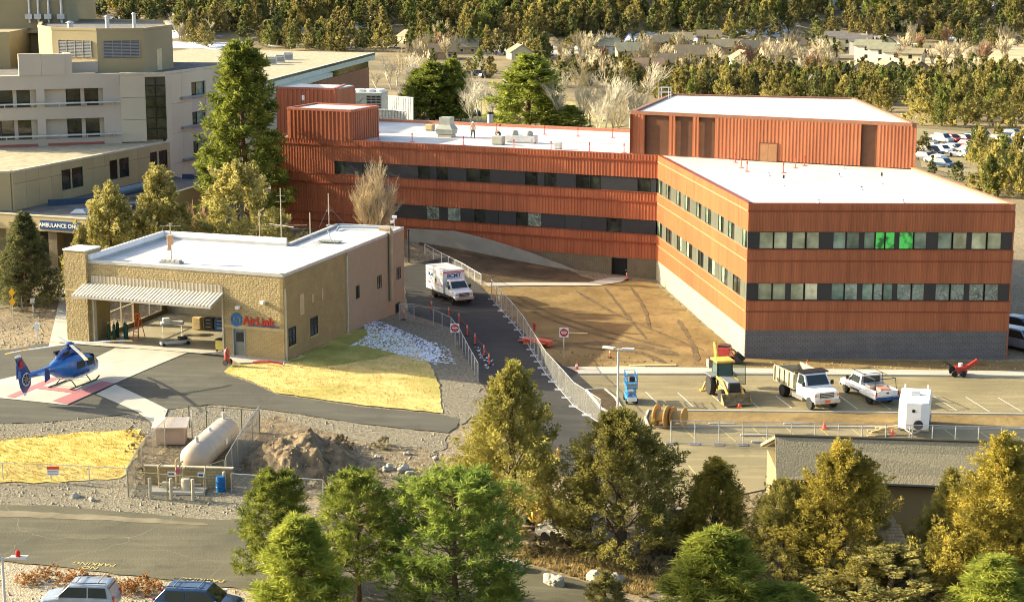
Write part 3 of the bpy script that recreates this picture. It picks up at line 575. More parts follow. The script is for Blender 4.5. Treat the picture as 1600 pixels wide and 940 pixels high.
for wi, (z0, z1) in enumerate(WINS):
    z0 += .05; prev = 0.0
    for k, (a, c) in enumerate(pairs):
        u0, u1 = (a - 1170) / SX, (c - 1170) / SX
        if u0 - prev > .15: pane(FF, prev, u0, z0, z1, SPAN, False, -.05, name='spandrel_panel')
        if wi == 1: m = PANEG if k in (7, 8, 9) else PANE if k < 4 or k > 11 else PANET
        else: m = PANE if k < 4 else PANES if k > 10 else PANET if k in (4, 6, 8) else PANES
        pane(FF, u0, u1, z0, z1, m); prev = u1
    pane(FF, prev, FF.L, z0, z1, SPAN, False, -.05, name='spandrel_panel')
    # orange face: panes and grey panels alternate
    u = .2; k = 0
    seq = [('g', .9), ('g', .9), ('s', 1.6), ('g', 1.0), ('g', 1.0), ('s', 2.6)] if wi == 1 else [('g', 1.0), ('g', 1.0), ('s', .9), ('s', .9), ('g', 1.2), ('g', 1.2), ('s', 1.3), ('s', 1.0)]
    pane(FO, 0, u, z0, z1, SPANG, False, -.05, name='spandrel_panel')
    while u < FO.L - .6:
        t_, w_ = seq[k % len(seq)]; e = min(u + w_, FO.L - .35)
        if t_ == 'g': pane(FO, u, e, z0, z1, PANED if k % 3 else PANET)
        else: pane(FO, u + .02, e - .02, z0, z1, SPANG, False, -.05, name='spandrel_panel')
        u = e; k += 1
    pane(FO, u, FO.L - .05, z0, z1, SPANG, False, -.05, name='spandrel_panel')
    # wing: dark band
    us = FW.u_of(522 if wi == 1 else 598, 10 if wi == 1 else 5.6); u = us; k = 0
    seq = [('g', 1.3), ('s', 2.2), ('g', 1.5), ('g', 1.2), ('s', 4.0), ('g', 1.4), ('s', .8)] if wi == 1 else [('s', 5.2), ('w', 1.6), ('s', .9), ('w', 1.6), ('s', 1.6), ('g', 1.2), ('s', 1.6), ('s', 2.0), ('g', 1.3), ('w', 1.6), ('s', 2.6), ('s', 1.9), ('s', 2.7), ('g', 1.6)]
    part(RB, 'wing_cladding', RED, lambda b: ribbed(b, FW, 0, us, z0 - .05, z1, .34, .036))
    while u < FW.L - .5:
        t_, w_ = seq[k % len(seq)]; e = min(u + w_, FW.L - .12)
        if t_ == 's': pane(FW, u + .02, e - .02, z0, z1, SPAN, False, -.06, name='spandrel_panel')
        else: pane(FW, u, e, z0, z1, PANES if t_ == 'w' else PANED)
        u = e; k += 1
# base walls, door, retaining wall
part(RB, 'front_base_wall', CMU, lambda b: FF.box(b, 0, FF.L, -.3, 2.4, -.3, -.02))
part(RB, 'side_base_wall', M('pale concrete base', (.30, .275, .20), .85, var=.06, vs=.4, bump=.1, bs=5), lambda b: FO.box(b, 0, FO.L - .3, -.3, 2.4, -.3, -.025))
ud0, ud1 = FW.u_of(955, 1.2), FW.u_of(980, 1.2)
part(RB, 'wing_base_wall', CMUT, lambda b: (FW.box(b, 0, ud0, -.3, 2.4, -.3, -.02), FW.box(b, ud1, FW.L, -.3, 2.4, -.3, -.02), FW.box(b, ud0, ud1, 2.3, 2.4, -.3, -.02)))
dr = part(RB, 'door', M('black steel door', (.012, .012, .014), .4), lambda b: FW.box(b, ud0, ud1, -.1, 2.3, -.5, -.35))
part(RB, 'handle', CHROME, lambda b: FW.box(b, ud1 - .3, ud1 - .12, 1.0, 1.08, -.35, -.28), parent=dr)
def retain(b):
    pts = [(640, 357), (715, 361), (770, 375), (830, 394), (880, 413), (940, 437)]
    us = [FW.u_of(px, 2.0) for px, _ in pts]; zs = [ZA(FW.pt(u, .5, 0).y, py) for u, (_, py) in zip(us, pts)]
    for i in range(len(us) - 1):
        a0, a1 = FW.pt(us[i], .35, 0), FW.pt(us[i], .6, 0); b0, b1 = FW.pt(us[i + 1], .35, 0), FW.pt(us[i + 1], .6, 0)
        b.prism([a0[:2], b0[:2], b1[:2], a1[:2]], -.3, [zs[i], zs[i + 1], zs[i + 1], zs[i]])
part(RB, 'retaining_wall', M('grey retaining concrete', (.27, .255, .21), .9, var=.12, vs=.6), retain)
# penthouse
Q0, Q1 = P(985, 238, RZ), P(1428, 262, RZ); PZ = 17.2; PH = Face(Q0, Q1)
Q2, Q3 = P(1335, 153, PZ), P(1048, 147, PZ)
ph = part(RB, 'penthouse', REDP, lambda b: b.prism([PH.pt(.1, -.3, 0)[:2], PH.pt(PH.L - .1, -.3, 0)[:2], Q2[:2], Q3[:2]], RZ - .4, PZ - .3))
part(RB, 'penthouse_roof', ROOFW, lambda b: b.prism([PH.pt(.4, -.4, 0)[:2], PH.pt(PH.L - .4, -.4, 0)[:2], (Q2.x - .3, Q2.y - .3), (Q3.x + .3, Q3.y - .3)], PZ - .32, PZ - .15))
def pcop(b):
    for a, c in ((Q0, Q1), (Q1, Q2), (Q2, Q3), (Q3, Q0)): f = Face(a, c); f.box(b, 0, f.L, PZ - .3, PZ + .03, -.35, .02)
part(RB, 'penthouse_coping', M('brown coping', (.26, .12, .07), .5), pcop)
bays = [(1007,1045),(1054,1082),(1091,1117),(1343,1370)]; DB = M('dark brown recessed panel', (.12, .05, .024), .5, rnd=.1); prev = 0.0
for a, c in bays:
    u0, u1 = PH.u_of(a, 15), PH.u_of(c, 15)
    part(RB, 'penthouse_cladding', REDP, lambda b: ribbed(b, PH, prev, u0, RZ - .1, PZ - .25, .36, .03)); part(RB, 'recessed_panel', DB, lambda b: PH.box(b, u0, u1, RZ - .1, PZ - .3, -.32, -.25)); prev = u1
part(RB, 'penthouse_cladding', REDP, lambda b: ribbed(b, PH, prev, PH.L, RZ - .1, PZ - .25, .36, .03))
part(RB, 'penthouse_side', REDP, lambda b: (ribbed(b, Face(Q3, Q0), 0, (Q3 - Q0).length, RZ - .1, PZ - .25, .36, .03), ribbed(b, Face(Q1, Q2), 0, (Q1 - Q2).length, RZ - .1, PZ - .25, .36, .03)))
u0, u1 = PH.u_of(1187, 14), PH.u_of(1214, 14)
dr = part(RB, 'penthouse_door', M('tan brown door', (.30, .15, .07), .5), lambda b: (PH.box(b, u0, (u0 + u1) / 2 - .01, RZ - .15, RZ + 1.6, -.05, .08), PH.box(b, (u0 + u1) / 2 + .01, u1, RZ - .15, RZ + 1.6, -.05, .08)))
part(RB, 'door_frame', DB, lambda b: (PH.box(b, u0 - .08, u0, RZ - .15, RZ + 1.68, -.05, .1), PH.box(b, u1, u1 + .08, RZ - .15, RZ + 1.68, -.05, .1), PH.box(b, u0, u1, RZ + 1.6, RZ + 1.68, -.05, .1)), parent=dr)
# stair towers at the far end of the wing
ta, tb = FW.u_of(449, 15), FW.u_of(550, 15); TZ = ZA(FW.pt(tb, 0, 0).y, 172.5)
fT = Face(FW.pt(ta, 0.02, 0), FW.pt(tb, 0.02, 0)); fR = Face(fT.pt(fT.L, 0, 0), fT.pt(fT.L, -6.2, 0))
tw = part(RB, 'stair_tower', RED, lambda b: (ribbed(b, fT, 0, fT.L, RZ - .1, TZ, .5, .07), ribbed(b, fR, 0, 6.2, RZ - .3, TZ, .5, .07), fT.box(b, 0.05, fT.L - .05, RZ - .4, TZ - .25, -6.15, -.05)))
part(RB, 'coping', M('red coping', (.36, .12, .07), .5), lambda b: (fT.box(b, 0, fT.L, TZ - .2, TZ + .05, -.25, .08), fR.box(b, 0, 6.2, TZ - .2, TZ + .05, -.25, .08), fT.box(b, 0, .25, TZ - .2, TZ + .05, -6.2, -.25), fT.box(b, .25, fT.L - .25, TZ - .2, TZ + .05, -6.2, -5.95)), parent=tw)
part(RB, 'tower_roof', ROOFW, lambda b: fT.box(b, .25, fT.L - .25, TZ - .25, TZ - .1, -5.95, -.25), parent=tw)
Y2 = FW.pt(tb, 0, 0).y + 22; a2, b2, c2_ = D(431, 136, Y2), D(524, 139, Y2 - 2.5), D(540, 134, Y2 + 4); TZ2 = a2.z
fT2 = Face(a2, b2); fR2 = Face(b2, c2_)
tw2 = part(RB, 'lift_tower', RED, lambda b: (ribbed(b, fT2, 0, fT2.L, 4, TZ2, .55, .07), ribbed(b, fR2, 0, fR2.L, 4, TZ2, .55, .07), fT2.box(b, .05, fT2.L - .05, 4, TZ2 - .2, -6, -.05)))
part(RB, 'coping', M('red coping', (.36, .12, .07), .5), lambda b: (fT2.box(b, 0, fT2.L, TZ2 - .2, TZ2 + .05, -.3, .08), fR2.box(b, 0, fR2.L, TZ2 - .2, TZ2 + .05, -.3, .08)), parent=tw2)
part(RB, 'tower_roof', ROOFW, lambda b: fT2.box(b, .3, fT2.L - .3, TZ2 - .2, TZ2 - .05, -6, -.3), parent=tw2)
part(RB, 'vent_hatch', WHITE, lambda b: fT2.box(b, fT2.L * .44, fT2.L * .44 + .35, TZ2 - 1.5, TZ2 - .9, 0, .1), parent=tw2)
# ---------------------------------------------------------------- hangar
HZ, HR = 1.2, 8.22
HA, HB_, HC = Vector((-35.16, 146.26, 0)), Vector((-18.18, 139.71, 0)), Vector((-14.2, 151.5, 0)); HD = Vector((-10.05, 163.9, 0)); HE = Vector((-16.4, 165.9, 0)); HF = Vector((-19.6, 154.7, 0)); HG = Vector((-31.3, 158.8, 0))
HB = empty('hangar', (-26, 146, HZ), 0, 'tan block air ambulance hangar with white roof and open door', 'hangar')
fh, fs, fs2 = Face(HA, HB_), Face(HB_, HC), Face(HC, HD)
SPLIT = blockwall('split face tan block', (.42, .33, .165), (.49, .385, .2), .4, .2, .5, axis=(.934, -.36), rough_bump=.6, ms=.012)
SMOOTHB = blockwall('smooth tan block', (.34, .26, .12), (.37, .285, .135), .4, .2, .3, axis=(.33, .94), ms=.012)
SMOOTHF = blockwall('smooth tan front block', (.40, .31, .15), (.45, .345, .17), .4, .2, .3, axis=(.934, -.36), ms=.012)
STUCCO = M('tan stucco', (.29, .235, .15), .9, var=.05, bump=.1, bs=8)
PLATE = M('pale tan steel', (.48, .42, .30), .6)
ua, ub = fh.u_of(148, 3), fh.u_of(348, 3); OZ = 6.35
part(HB, 'front_wall', SPLIT, lambda b: (fh.box(b, 0, ua, 3.6, HR - .25, -.3, 0), fh.box(b, ub, fh.L, 3.62, HR - .25, -.3, 0), fh.box(b, ua, ub, OZ + .5, HR - .25, -.3, 0)))
part(HB, 'left_wall_base', SMOOTHF, lambda b: fh.box(b, 0, ua, HZ - .5, 3.6, -.3, .02))
part(HB, 'front_wall_base', SMOOTHF, lambda b: (fh.box(b, ub, fh.u_of(364, 2.3), HZ - .5, 3.62, -.3, .02), fh.box(b, fh.u_of(384, 2.3), fh.L, HZ - .5, 3.62, -.3, .02), fh.box(b, fh.u_of(364, 2.3), fh.u_of(384, 2.3), HZ + 2.35, 3.62, -.3, .02)))
part(HB, 'block_course', M('smooth tan course', (.42, .33, .16), .8), lambda b: (fh.box(b, 0, fh.L, 7.3, 7.5, -.05, .03) if False else (fh.box(b, ub, fh.L, 3.55, 3.78, 0, .035), fh.box(b, 0, ua, 5.4, 5.6, 0, .03))))
part(HB, 'side_wall', SMOOTHB, lambda b: fs.box(b, 0, fs.L, 0, HR - .25, -.3, 0))
part(HB, 'annex_wall', STUCCO, lambda b: (fs2.box(b, 0, fs2.L, -.5, HR - .2, -.3, .04), Face(HD, HE).box(b, 0, (HD - HE).length, -.5, HR - .2, -.3, 0), Face(HE, HF).box(b, 0, (HE - HF).length, 0, HR - .2, -.3, 0)))
fl = Face(HG, HA)
def leftwall(b):       # two daylight openings in the sunny wall
    L = fl.L; o = [(1.2, 5.4), (6.2, 10.4)]
    fl.box(b, 0, L, HZ - .5, HZ + .35, -.3, 0); fl.box(b, 0, L, HZ + 3.7, HR - .25, -.3, 0); u = 0
    for a, c in o: fl.box(b, u, a, HZ + .35, HZ + 3.7, -.3, 0); u = c
    fl.box(b, u, L, HZ + .35, HZ + 3.7, -.3, 0)
part(HB, 'left_wall', SMOOTHB, leftwall)
for a, c in ((1.2, 5.4), (6.2, 10.4)):
    part(HB, 'window_frame', PLATE, lambda b: [fl.box(b, x, x + .07, HZ + .35, HZ + 3.7, -.25, -.1) for x in (a, (a + c) / 2, c - .07)] + [fl.box(b, a, c, z, z + .07, -.24, -.11) for z in (HZ + .35, HZ + 2.0, HZ + 3.63)])
part(HB, 'rear_wall', M('cream inner wall', (.42, .38, .26), .8), lambda b: Face(HF, HG).box(b, 0, (HF - HG).length, 0, HR - .25, -.3, 0))
part(HB, 'roof', ROOFW, lambda b: b.prism([fh.pt(.3, -.3, 0)[:2], fh.pt(fh.L - .3, -.3, 0)[:2], fs2.pt(fs2.L - .3, -.3, 0)[:2], (HE.x + .3, HE.y - .3), (HF.x + .3, HF.y - .2), (HG.x + .2, HG.y - .3)], HR - .4, HR - .24))
def hpar(b):
    loop = [HA, HB_, HC, HD, HE, HF, HG]
    for i, a in enumerate(loop):
        f = Face(a, loop[(i + 1) % 7]); f.box(b, 0, f.L, HR - .25, HR, -.3, .04 if i != 2 else .06)
part(HB, 'parapet_coping', M('grey coping metal', (.42, .42, .40), .5), hpar)
def hparl(b):           # taller rear and left parapets show their white inner faces
    for a, c in ((HG, HA), (HF, HG)): f = Face(a, c); f.box(b, 0.05, f.L - .05, HR, HR + .45, -.28, -.02)
part(HB, 'raised_parapet', WHITE, hparl)
tu0, tu1 = fh.u_of(107, 4), fh.u_of(141, 4); TH = ZA(146.5, 391)
tower = part(HB, 'corner_tower', SPLIT, lambda b: fh.box(b, tu0, tu1, HZ - .5, TH, -1.8, .35))
part(HB, 'tower_cap', WHITE, lambda b: fh.box(b, tu0 - .06, tu1 + .06, TH, TH + .1, -1.86, .41), parent=tower)
part(HB, 'tower_band', _M['smooth tan course'], lambda b: fh.box(b, tu0 - .02, tu1 + .02, 5.55, 5.75, -1.82, .38), parent=tower)
part(HB, 'door_fascia', PLATE, lambda b: ribbed(b, fh, ua - .1, ub + .1, OZ - .1, OZ + .62, .35, .05, .02, d0=.06))
aw = part(HB, 'hangar_door', M('white ribbed door panel', (.52, .50, .43), .5), lambda b: [b.obox((fh.pt(u, 0, 0) + fh.pt(u, 2.1, 0)) / 2 + Vector((0, 0, (OZ - .05 + OZ - .75) / 2)), fh.a * .09, (fh.n * 2.1 + Vector((0, 0, -.7))) / 2, (0, 0, .06)) for u in np.arange(ua - .6, ub + .1, .33)])
part(HB, 'door_underside', M('grey door underside', (.36, .34, .28), .6), lambda b: b.add([fh.pt(ua - .7, .05, OZ - .09), fh.pt(ub + .2, .05, OZ - .09), fh.pt(ub + .2, 2.12, OZ - .8), fh.pt(ua - .7, 2.12, OZ - .8), fh.pt(ua - .7, .05, OZ - .2), fh.pt(ub + .2, .05, OZ - .2), fh.pt(ub + .2, 2.12, OZ - .95), fh.pt(ua - .7, 2.12, OZ - .95)], [(0,1,2,3),(7,6,5,4),(0,4,5,1),(1,5,6,2),(2,6,7,3),(3,7,4,0)]), parent=aw)
for u in (ua - .12, ub): part(HB, 'door_jamb', PLATE, lambda b: fh.box(b, u, u + .14, HZ, OZ + .5, -.32, .08))
part(HB, 'hangar_floor', M('polished hangar floor', (.36, .33, .24), .3, var=.1, vs=.4, spec=.5), lambda b: b.prism([fh.pt(.3, -.05, 0)[:2], fh.pt(fh.L - .3, -.05, 0)[:2], (HC.x - .4, HC.y), (HF.x, HF.y - .3), (HG.x + .3, HG.y - .3)], HZ - .3, HZ + .07))
u0, u1 = fh.u_of(364, 2.3), fh.u_of(384, 2.3)
dr = part(HB, 'door', M('grey green steel door', (.17, .18, .155), .5), lambda b: fh.box(b, u0, u1, HZ + .05, HZ + 2.35, -.2, -.08))
part(HB, 'door_glass', GLASS, lambda b: fh.box(b, u0 + .28, u1 - .22, HZ + 1.2, HZ + 2.0, -.08, -.06), parent=dr)
part(HB, 'door_frame', GREY, lambda b: (fh.box(b, u0, u0 + .1, HZ + .05, HZ + 2.35, -.08, .05), fh.box(b, u1 - .1, u1, HZ + .05, HZ + 2.35, -.08, .05), fh.box(b, u0 + .1, u1 - .1, HZ + 2.25, HZ + 2.35, -.08, .05)), parent=dr)
for px, py in ((451, 511), (485, 495)):     # two side windows
    u0 = fs.u_of(px, 3); u1 = fs.u_of(px + 11, 3); Yc = fs.pt((u0 + u1) / 2, 0, 0).y; zt, zb = ZA(Yc, py), ZA(Yc, py + 28)
    wnd = part(HB, 'window', PANED, lambda b: fs.box(b, u0, u1, zb, zt, -.05, .015))
    part(HB, 'frame', FRAME, lambda b: [fs.box(b, x, x + .07, zb, zt, 0, .05) for x in (u0, (u0 + u1) / 2 - .03, u1 - .07)] + [fs.box(b, u0 + .07, u1 - .07, z, z + .07, .0, .045) for z in (zb, (zb + zt) / 2, zt - .07)], parent=wnd)
    part(HB, 'sill', _M['smooth tan course'], lambda b: fs.box(b, u0 - .05, u1 + .05, zb - .12, zb, 0, .06), parent=wnd)
for px, py, w_, h_ in ((558, 446, 5, 20), (592, 430, 6, 20), (622, 417, 6, 19), (620, 473, 7, 17)):
    u0 = fs2.u_of(px - w_ / 2, 4); u1 = fs2.u_of(px + w_ / 2, 4); Yc = fs2.pt((u0 + u1) / 2, 0, 0).y; zt, zb = ZA(Yc, py), ZA(Yc, py + h_)
    wnd = part(HB, 'window', PANED, lambda b: fs2.box(b, u0, u1, zb, zt, 0, .06))
    part(HB, 'frame', FRAME, lambda b: [fs2.box(b, x, x + .06, zb, zt, .04, .09) for x in (u0, (u0 + u1) / 2 - .03, u1 - .06)] + [fs2.box(b, u0 + .06, u1 - .06, z, z + .06, .04, .085) for z in (zb, zt - .06)], parent=wnd)
for px, z0, z1, w_ in ((471, 4.3, 6.0, .8), (490, 4.9, 5.6, .3), (505, 4.8, 5.7, .3)):
    u0 = fs.u_of(px - 3, 5); part(HB, 'vent_cover', M('tan vent cover', (.42, .32, .18), .6), lambda b: fs.box(b, u0, u0 + w_, z0, z1, 0, .05))
part(HB, 'downpipe', PLATE, lambda b: (fs.box(b, .1, .25, .4, 7.0, 0, .14), fs.box(b, fs.L - .2, fs.L - .05, .4, HR - .6, 0, .14)))
ud = fs2.u_of(607, 5)
part(HB, 'duct_pipe', M('tan duct', (.38, .29, .18), .5), lambda b: (b.tube(fs2.pt(ud, .25, 2.0), fs2.pt(ud, .25, HR + .3), .2, n=12), b.tube(fs2.pt(ud, .25, HR + .3), fs2.pt(ud, -.8, HR + .35), .2, n=12)), True)
lf = M('logo blue', (.02, .12, .30), .4); lr = M('logo red', (.45, .03, .02), .4)
lc = fh.u_of(369.5, 4.6); LZ = ZA(fh.pt(lc, 0, 0).y, 499)
def ring(b, a0, a1, r0, r1, d=.06):
    n = 20; vs = []
    for i in range(n + 1):
        a = a0 + (a1 - a0) * i / n; t = min(1, i / n * 3, (n - i) / n * 3) if False else math.sin(math.pi * min(1, max(.06, i / n)) * .98) ** .5; rm = (r0 + r1) / 2; hw = (r1 - r0) / 2 * t
        for r in (rm - hw, rm + hw):
            vs.append(fh.pt(lc + r * math.cos(a), d, LZ + r * math.sin(a)))
            vs.append(fh.pt(lc + r * math.cos(a), d - .05, LZ + r * math.sin(a)))
    fs_ = []
    for i in range(n): k = 4 * i; fs_ += [(k, k + 2, k + 6, k + 4), (k + 1, k + 5, k + 7, k + 3), (k, k + 4, k + 5, k + 1), (k + 2, k + 3, k + 7, k + 6)]
    b.add(vs, fs_)
lg = part(HB, 'logo', lf, lambda b: (ring(b, R(-20), R(175), .30, .56), ring(b, R(160), R(355), .30, .56), b.obox(fh.pt(lc, .04, LZ), fh.a * .05 + Vector((0, 0, .2)), fh.n * .02, fh.a * .16 + Vector((0, 0, -.12)))))
text('lettering', 'AirLink', .95, lr, HB, fh.pt(fh.u_of(404, 4.5), .05, ZA(141, 500.5)) - HB.location, fh.rot(), .02, offset=.02)
text('lettering', 'CRITICAL CARE TRANSPORT', .22, lf, HB, fh.pt(fh.u_of(412, 4.2), .05, ZA(140.8, 508)) - HB.location, fh.rot(), .01, offset=.006)
for px, py in ((373, 481), (412, 470)): part(HB, 'wall_lamp', WHITE, lambda b: fh.box(b, fh.u_of(px, 5) - .15, fh.u_of(px, 5) + .15, ZA(141.5, py), ZA(141.5, py) + .25, 0.03, .35))
# ---------------------------------------------------------------- hospital
HO = empty('hospital', (-44, 203, 3), 0, 'older beige concrete hospital with strip windows and rooftop plant tower', 'building')
PC = M('pale hospital concrete', (.54, .48, .345), .85, c2=(.60, .54, .39), vs=.1, bump=.08, bs=4, rnd=.05)
PCM = M('mauve shade hospital concrete', (.49, .43, .34), .85, c2=(.54, .475, .38), vs=.1, rnd=.05)  # mauve of the front wall's shade mixed into the concrete colour
TANC = M('tan hospital concrete', (.40, .32, .17), .85, c2=(.46, .37, .2), vs=.12, rnd=.06)
TAND = M('olive tan plant tower', (.31, .26, .145), .85, c2=(.37, .31, .175), vs=.12, rnd=.05)
GRAVR = M('gravel ballast roof', (.30, .26, .16), .95, c2=(.42, .37, .25), vs=1.2, detail=8, bump=.5, bs=5)
ROOFD = M('dark gravel roof', (.10, .095, .085), .95, c2=(.17, .16, .14), vs=.8, detail=8)
AZ, MZ = 11.3, 19.2
K0, K1 = P(19, 267, AZ), P(265, 220, AZ); KL = Vector((K0.x - 22, K0.y - 1.5, 0))
fa, faL = Face(K0, K1), Face(KL, K0)
def annex(b): b.prism([KL[:2], fa.pt(0.1, -.2, 0)[:2], fa.pt(fa.L - .1, -.2, 0)[:2], (K1.x - 40, K1.y + 6)], 2, AZ - .3)
part(HO, 'annex_core', TANC, annex)
part(HO, 'annex_roof', GRAVR, lambda b: b.prism([(KL.x, KL.y + .3), fa.pt(0.2, -.4, 0)[:2], fa.pt(fa.L - .3, -.4, 0)[:2], (K1.x - 40, K1.y + 5)], AZ - .3, AZ - .12))
part(HO, 'annex_coping', M('cream coping', (.52, .46, .33), .7), lambda b: (fa.box(b, 0, fa.L, AZ - .2, AZ, -.4, .06), faL.box(b, 0, faL.L - .01, AZ - .2, AZ, -.4, .06)))
WINPAIR = [(97,111,262,306),(113,130,261,303),(172,184,251,290),(187,202,248,288),(235,246,238,275),(249,262,236,272)]
wu = [(fa.u_of(a, 9), fa.u_of(c, 9)) for a, c, _, _ in WINPAIR]; wz = [(8.2, 10.35)] * 6
seams = sorted([x for p in wu for x in p] + [0, 2.2, 4.4, 6.6, fa.L] + list(np.arange(wu[1][1] + 2, wu[2][0], 2.2)) + list(np.arange(wu[3][1] + 1.8, wu[4][0] - .5, 2.2)))
for a, c in zip(seams[:-1], seams[1:]):
    if c - a < .05: continue
    isw = any(abs(a - x[0]) < .02 for x in wu)
    if isw:
        part(HO, 'wall_panel', TANC, lambda b: fa.box(b, a, c, 4, 8.2, -.2, 0)); part(HO, 'wall_panel', TANC, lambda b: fa.box(b, a, c, 10.35, AZ - .2, -.2, 0))
        pane(fa, a, c, 8.2, 10.35, PANED, True, -.12, HO)
    else: part(HO, 'wall_panel', TANC, lambda b: fa.box(b, a + .015, c - .015, 4, 9.9, -.2, 0)); part(HO, 'wall_panel', TANC, lambda b: fa.box(b, a + .015, c - .015, 9.93, AZ - .2, -.2, 0))
for k in range(8): part(HO, 'wall_panel', TANC, lambda b: faL.box(b, faL.L * k / 8 + .015, faL.L * (k + 1) / 8 - .015 - (.22 if k == 7 else 0), 4, AZ - .2, -.2, 0))
# main block: front bays, corner, glazed stair and long side wall
M0, M1 = Vector((-64, 200.6, 0)), P(191, 222, AZ); M2 = P(230, 221, AZ); M3 = P(262, 220, AZ); sd = (K1 - K0); sd.z = 0; sd.normalize(); M4 = M3 + sd * 21
f1, f2, f3, f4 = Face(M0, M1), Face(M1, M2), Face(M2, M3), Face(M3, M4)
part(HO, 'main_core', PC, lambda b: b.prism([f1.pt(0, -1.2, 0)[:2], f1.pt(f1.L, -1.2, 0)[:2], f2.pt(f2.L, -.4, 0)[:2], f3.pt(f3.L - .5, -.35, 0)[:2], f4.pt(f4.L, -.5, 0)[:2], (M4.x - 45, M4.y + 5), (M0.x, M0.y + 30)], 4, MZ - .3))
part(HO, 'main_roof', ROOFD, lambda b: b.prism([f1.pt(0, -.5, 0)[:2], f1.pt(f1.L, -.5, 0)[:2], f3.pt(0, -.4, 0)[:2], f4.pt(0, -.4, 0)[:2], f4.pt(f4.L, -.4, 0)[:2], (M4.x - 45, M4.y + 5), (M0.x, M0.y + 30)], MZ - .3, MZ - .15))
part(HO, 'main_coping', _M['cream coping'], lambda b: [f.box(b, 0, f.L, MZ - .2, MZ + .05, -.45, .03) for f in (f2, f3, f4)])
rowz = [(11.95, 14.2), (15.6, 17.6)]
def ub_(px): return f1.u_of(px, 15)
pxs = [(-30, 0), (2, 22), (28, 49), (106, 128), (134, 156)]
def bayrow(z0, z1, nm):
    part(HO, nm, PCM, lambda b: f1.box(b, 0, f1.L, z0, z1, -1.2, 0))
bayrow(AZ - .2, 11.95, 'band_wall'); bayrow(14.2, 15.6, 'band_wall'); bayrow(17.6, MZ, 'band_wall')
for z0, z1 in rowz:
    for a, c in ((58, 71), (162, 191)): part(HO, 'pier', PCM, lambda b: f1.box(b, ub_(a), ub_(c), z0, z1, -1.2, 0))
    part(HO, 'pier', PCM, lambda b: f1.box(b, ub_(72), ub_(105), z0, z1, -1.2, -.7))
    u = 0
    for a, c in pxs:
        pane(f1, ub_(a), ub_(c), z0, z1, PANED, True, -.9, HO)
    for a, c in ((22, 28), (128, 134), (49, 58), (156, 162)): part(HO, 'pier', PCM, lambda b: f1.box(b, ub_(a), ub_(c), z0, z1, -1.2, -.75))
    zr = z0 + .35
    part(HO, 'sun_rail', GALV, lambda b: (f1.box(b, 0, ub_(188), zr, zr + .16, .25, .6), *[f1.box(b, u, u + .08, zr - .3, zr, 0, .4) for u in np.arange(1, ub_(185), 3.0)]))
part(HO, 'red_flashing', M('red flashing', (.36, .10, .08), .6), lambda b: (f1.box(b, 0, ub_(57), AZ - .1, AZ + .15, 0, .1), f1.box(b, ub_(73), ub_(161), AZ - .1, AZ + .15, 0, .1)))
part(HO, 'raised_parapet', PCM, lambda b: (f1.box(b, ub_(33), ub_(68), MZ, ZA(202, 86), -.6, .1), f1.box(b, ub_(68) + .02, ub_(105), MZ, ZA(202, 87), -.6, .1), f1.box(b, ub_(105), ub_(116), MZ, ZA(202, 87), -2.5, .05), f1.box(b, ub_(116), ub_(160), MZ, MZ + 1.3, -2.9, -2.4)))
for k in range(3): part(HO, 'wall_panel', PC, lambda b: f2.box(b, 0.02, f2.L, AZ + (MZ - .2 - AZ) * k / 3, AZ + (MZ - .2 - AZ) * (k + 1) / 3 - .04, -.2, 0))
for k in range(6):
    for j in range(2):
        z0, z1 = AZ + .2 + k * 1.25, AZ + .2 + (k + 1) * 1.25; pane(f3, f3.L * j / 2 + .02, f3.L * (j + 1) / 2 - .02, z0, z1 - .02, PANED, True, -.05, HO, name='stair_window')
part(HO, 'corner_post', PC, lambda b: (f4.box(b, 0, 1.2, AZ - 5, MZ - .2, -.2, 0), f3.box(b, 0, f3.L, MZ - .45, MZ - .2, -.2, .02)))
ws = [(f4.u_of(300, 15), f4.u_of(310, 15), f4.u_of(322, 15)), (f4.u_of(353, 15), f4.u_of(362, 15), f4.u_of(372, 15))]
rows = [(6.2, 8.2), (9.6, 11.9), (12.9, 15.2), (16.0, 18.1)]
rows = [(ZA(212, 252), ZA(212, 224)), (ZA(212, 202), ZA(212, 178)), (ZA(212, 156), ZA(212, 131))]
xs4 = sorted({1.2, *[v for w3 in ws for v in (w3[0], w3[2])], 9.0, f4.L, (1.2 + ws[0][0]) / 2, (ws[0][2] + ws[1][0]) / 2})
for a, c in zip(xs4[:-1], xs4[1:]):
    if any(abs(a - w3[0]) < .01 for w3 in ws):
        w3 = [q for q in ws if abs(a - q[0]) < .01][0]; z = AZ - 6
        for z0, z1 in rows:
            part(HO, 'wall_panel', PCM, lambda b: f4.box(b, a, c, z, z0, -.25, -.06)); pane(f4, a, w3[1], z0, z1, PANED, True, -.3, HO); pane(f4, w3[1], c, z0, z1, PANET, True, -.32, HO); z = z1
            part(HO, 'sun_rail', GREY, lambda b: f4.box(b, a - 2.6, c + 2.2, z0 + .1, z0 + .35, .05, .35))
        part(HO, 'wall_panel', PC, lambda b: f4.box(b, a, c, z, MZ - .2, -.25, 0))
    else:
        for k in range(4): part(HO, 'wall_panel', PC, lambda b: f4.box(b, a + .012, c - .012, 5 + k * 3.5, min(5 + (k + 1) * 3.5 - .03, MZ - .2), -.2, 0))
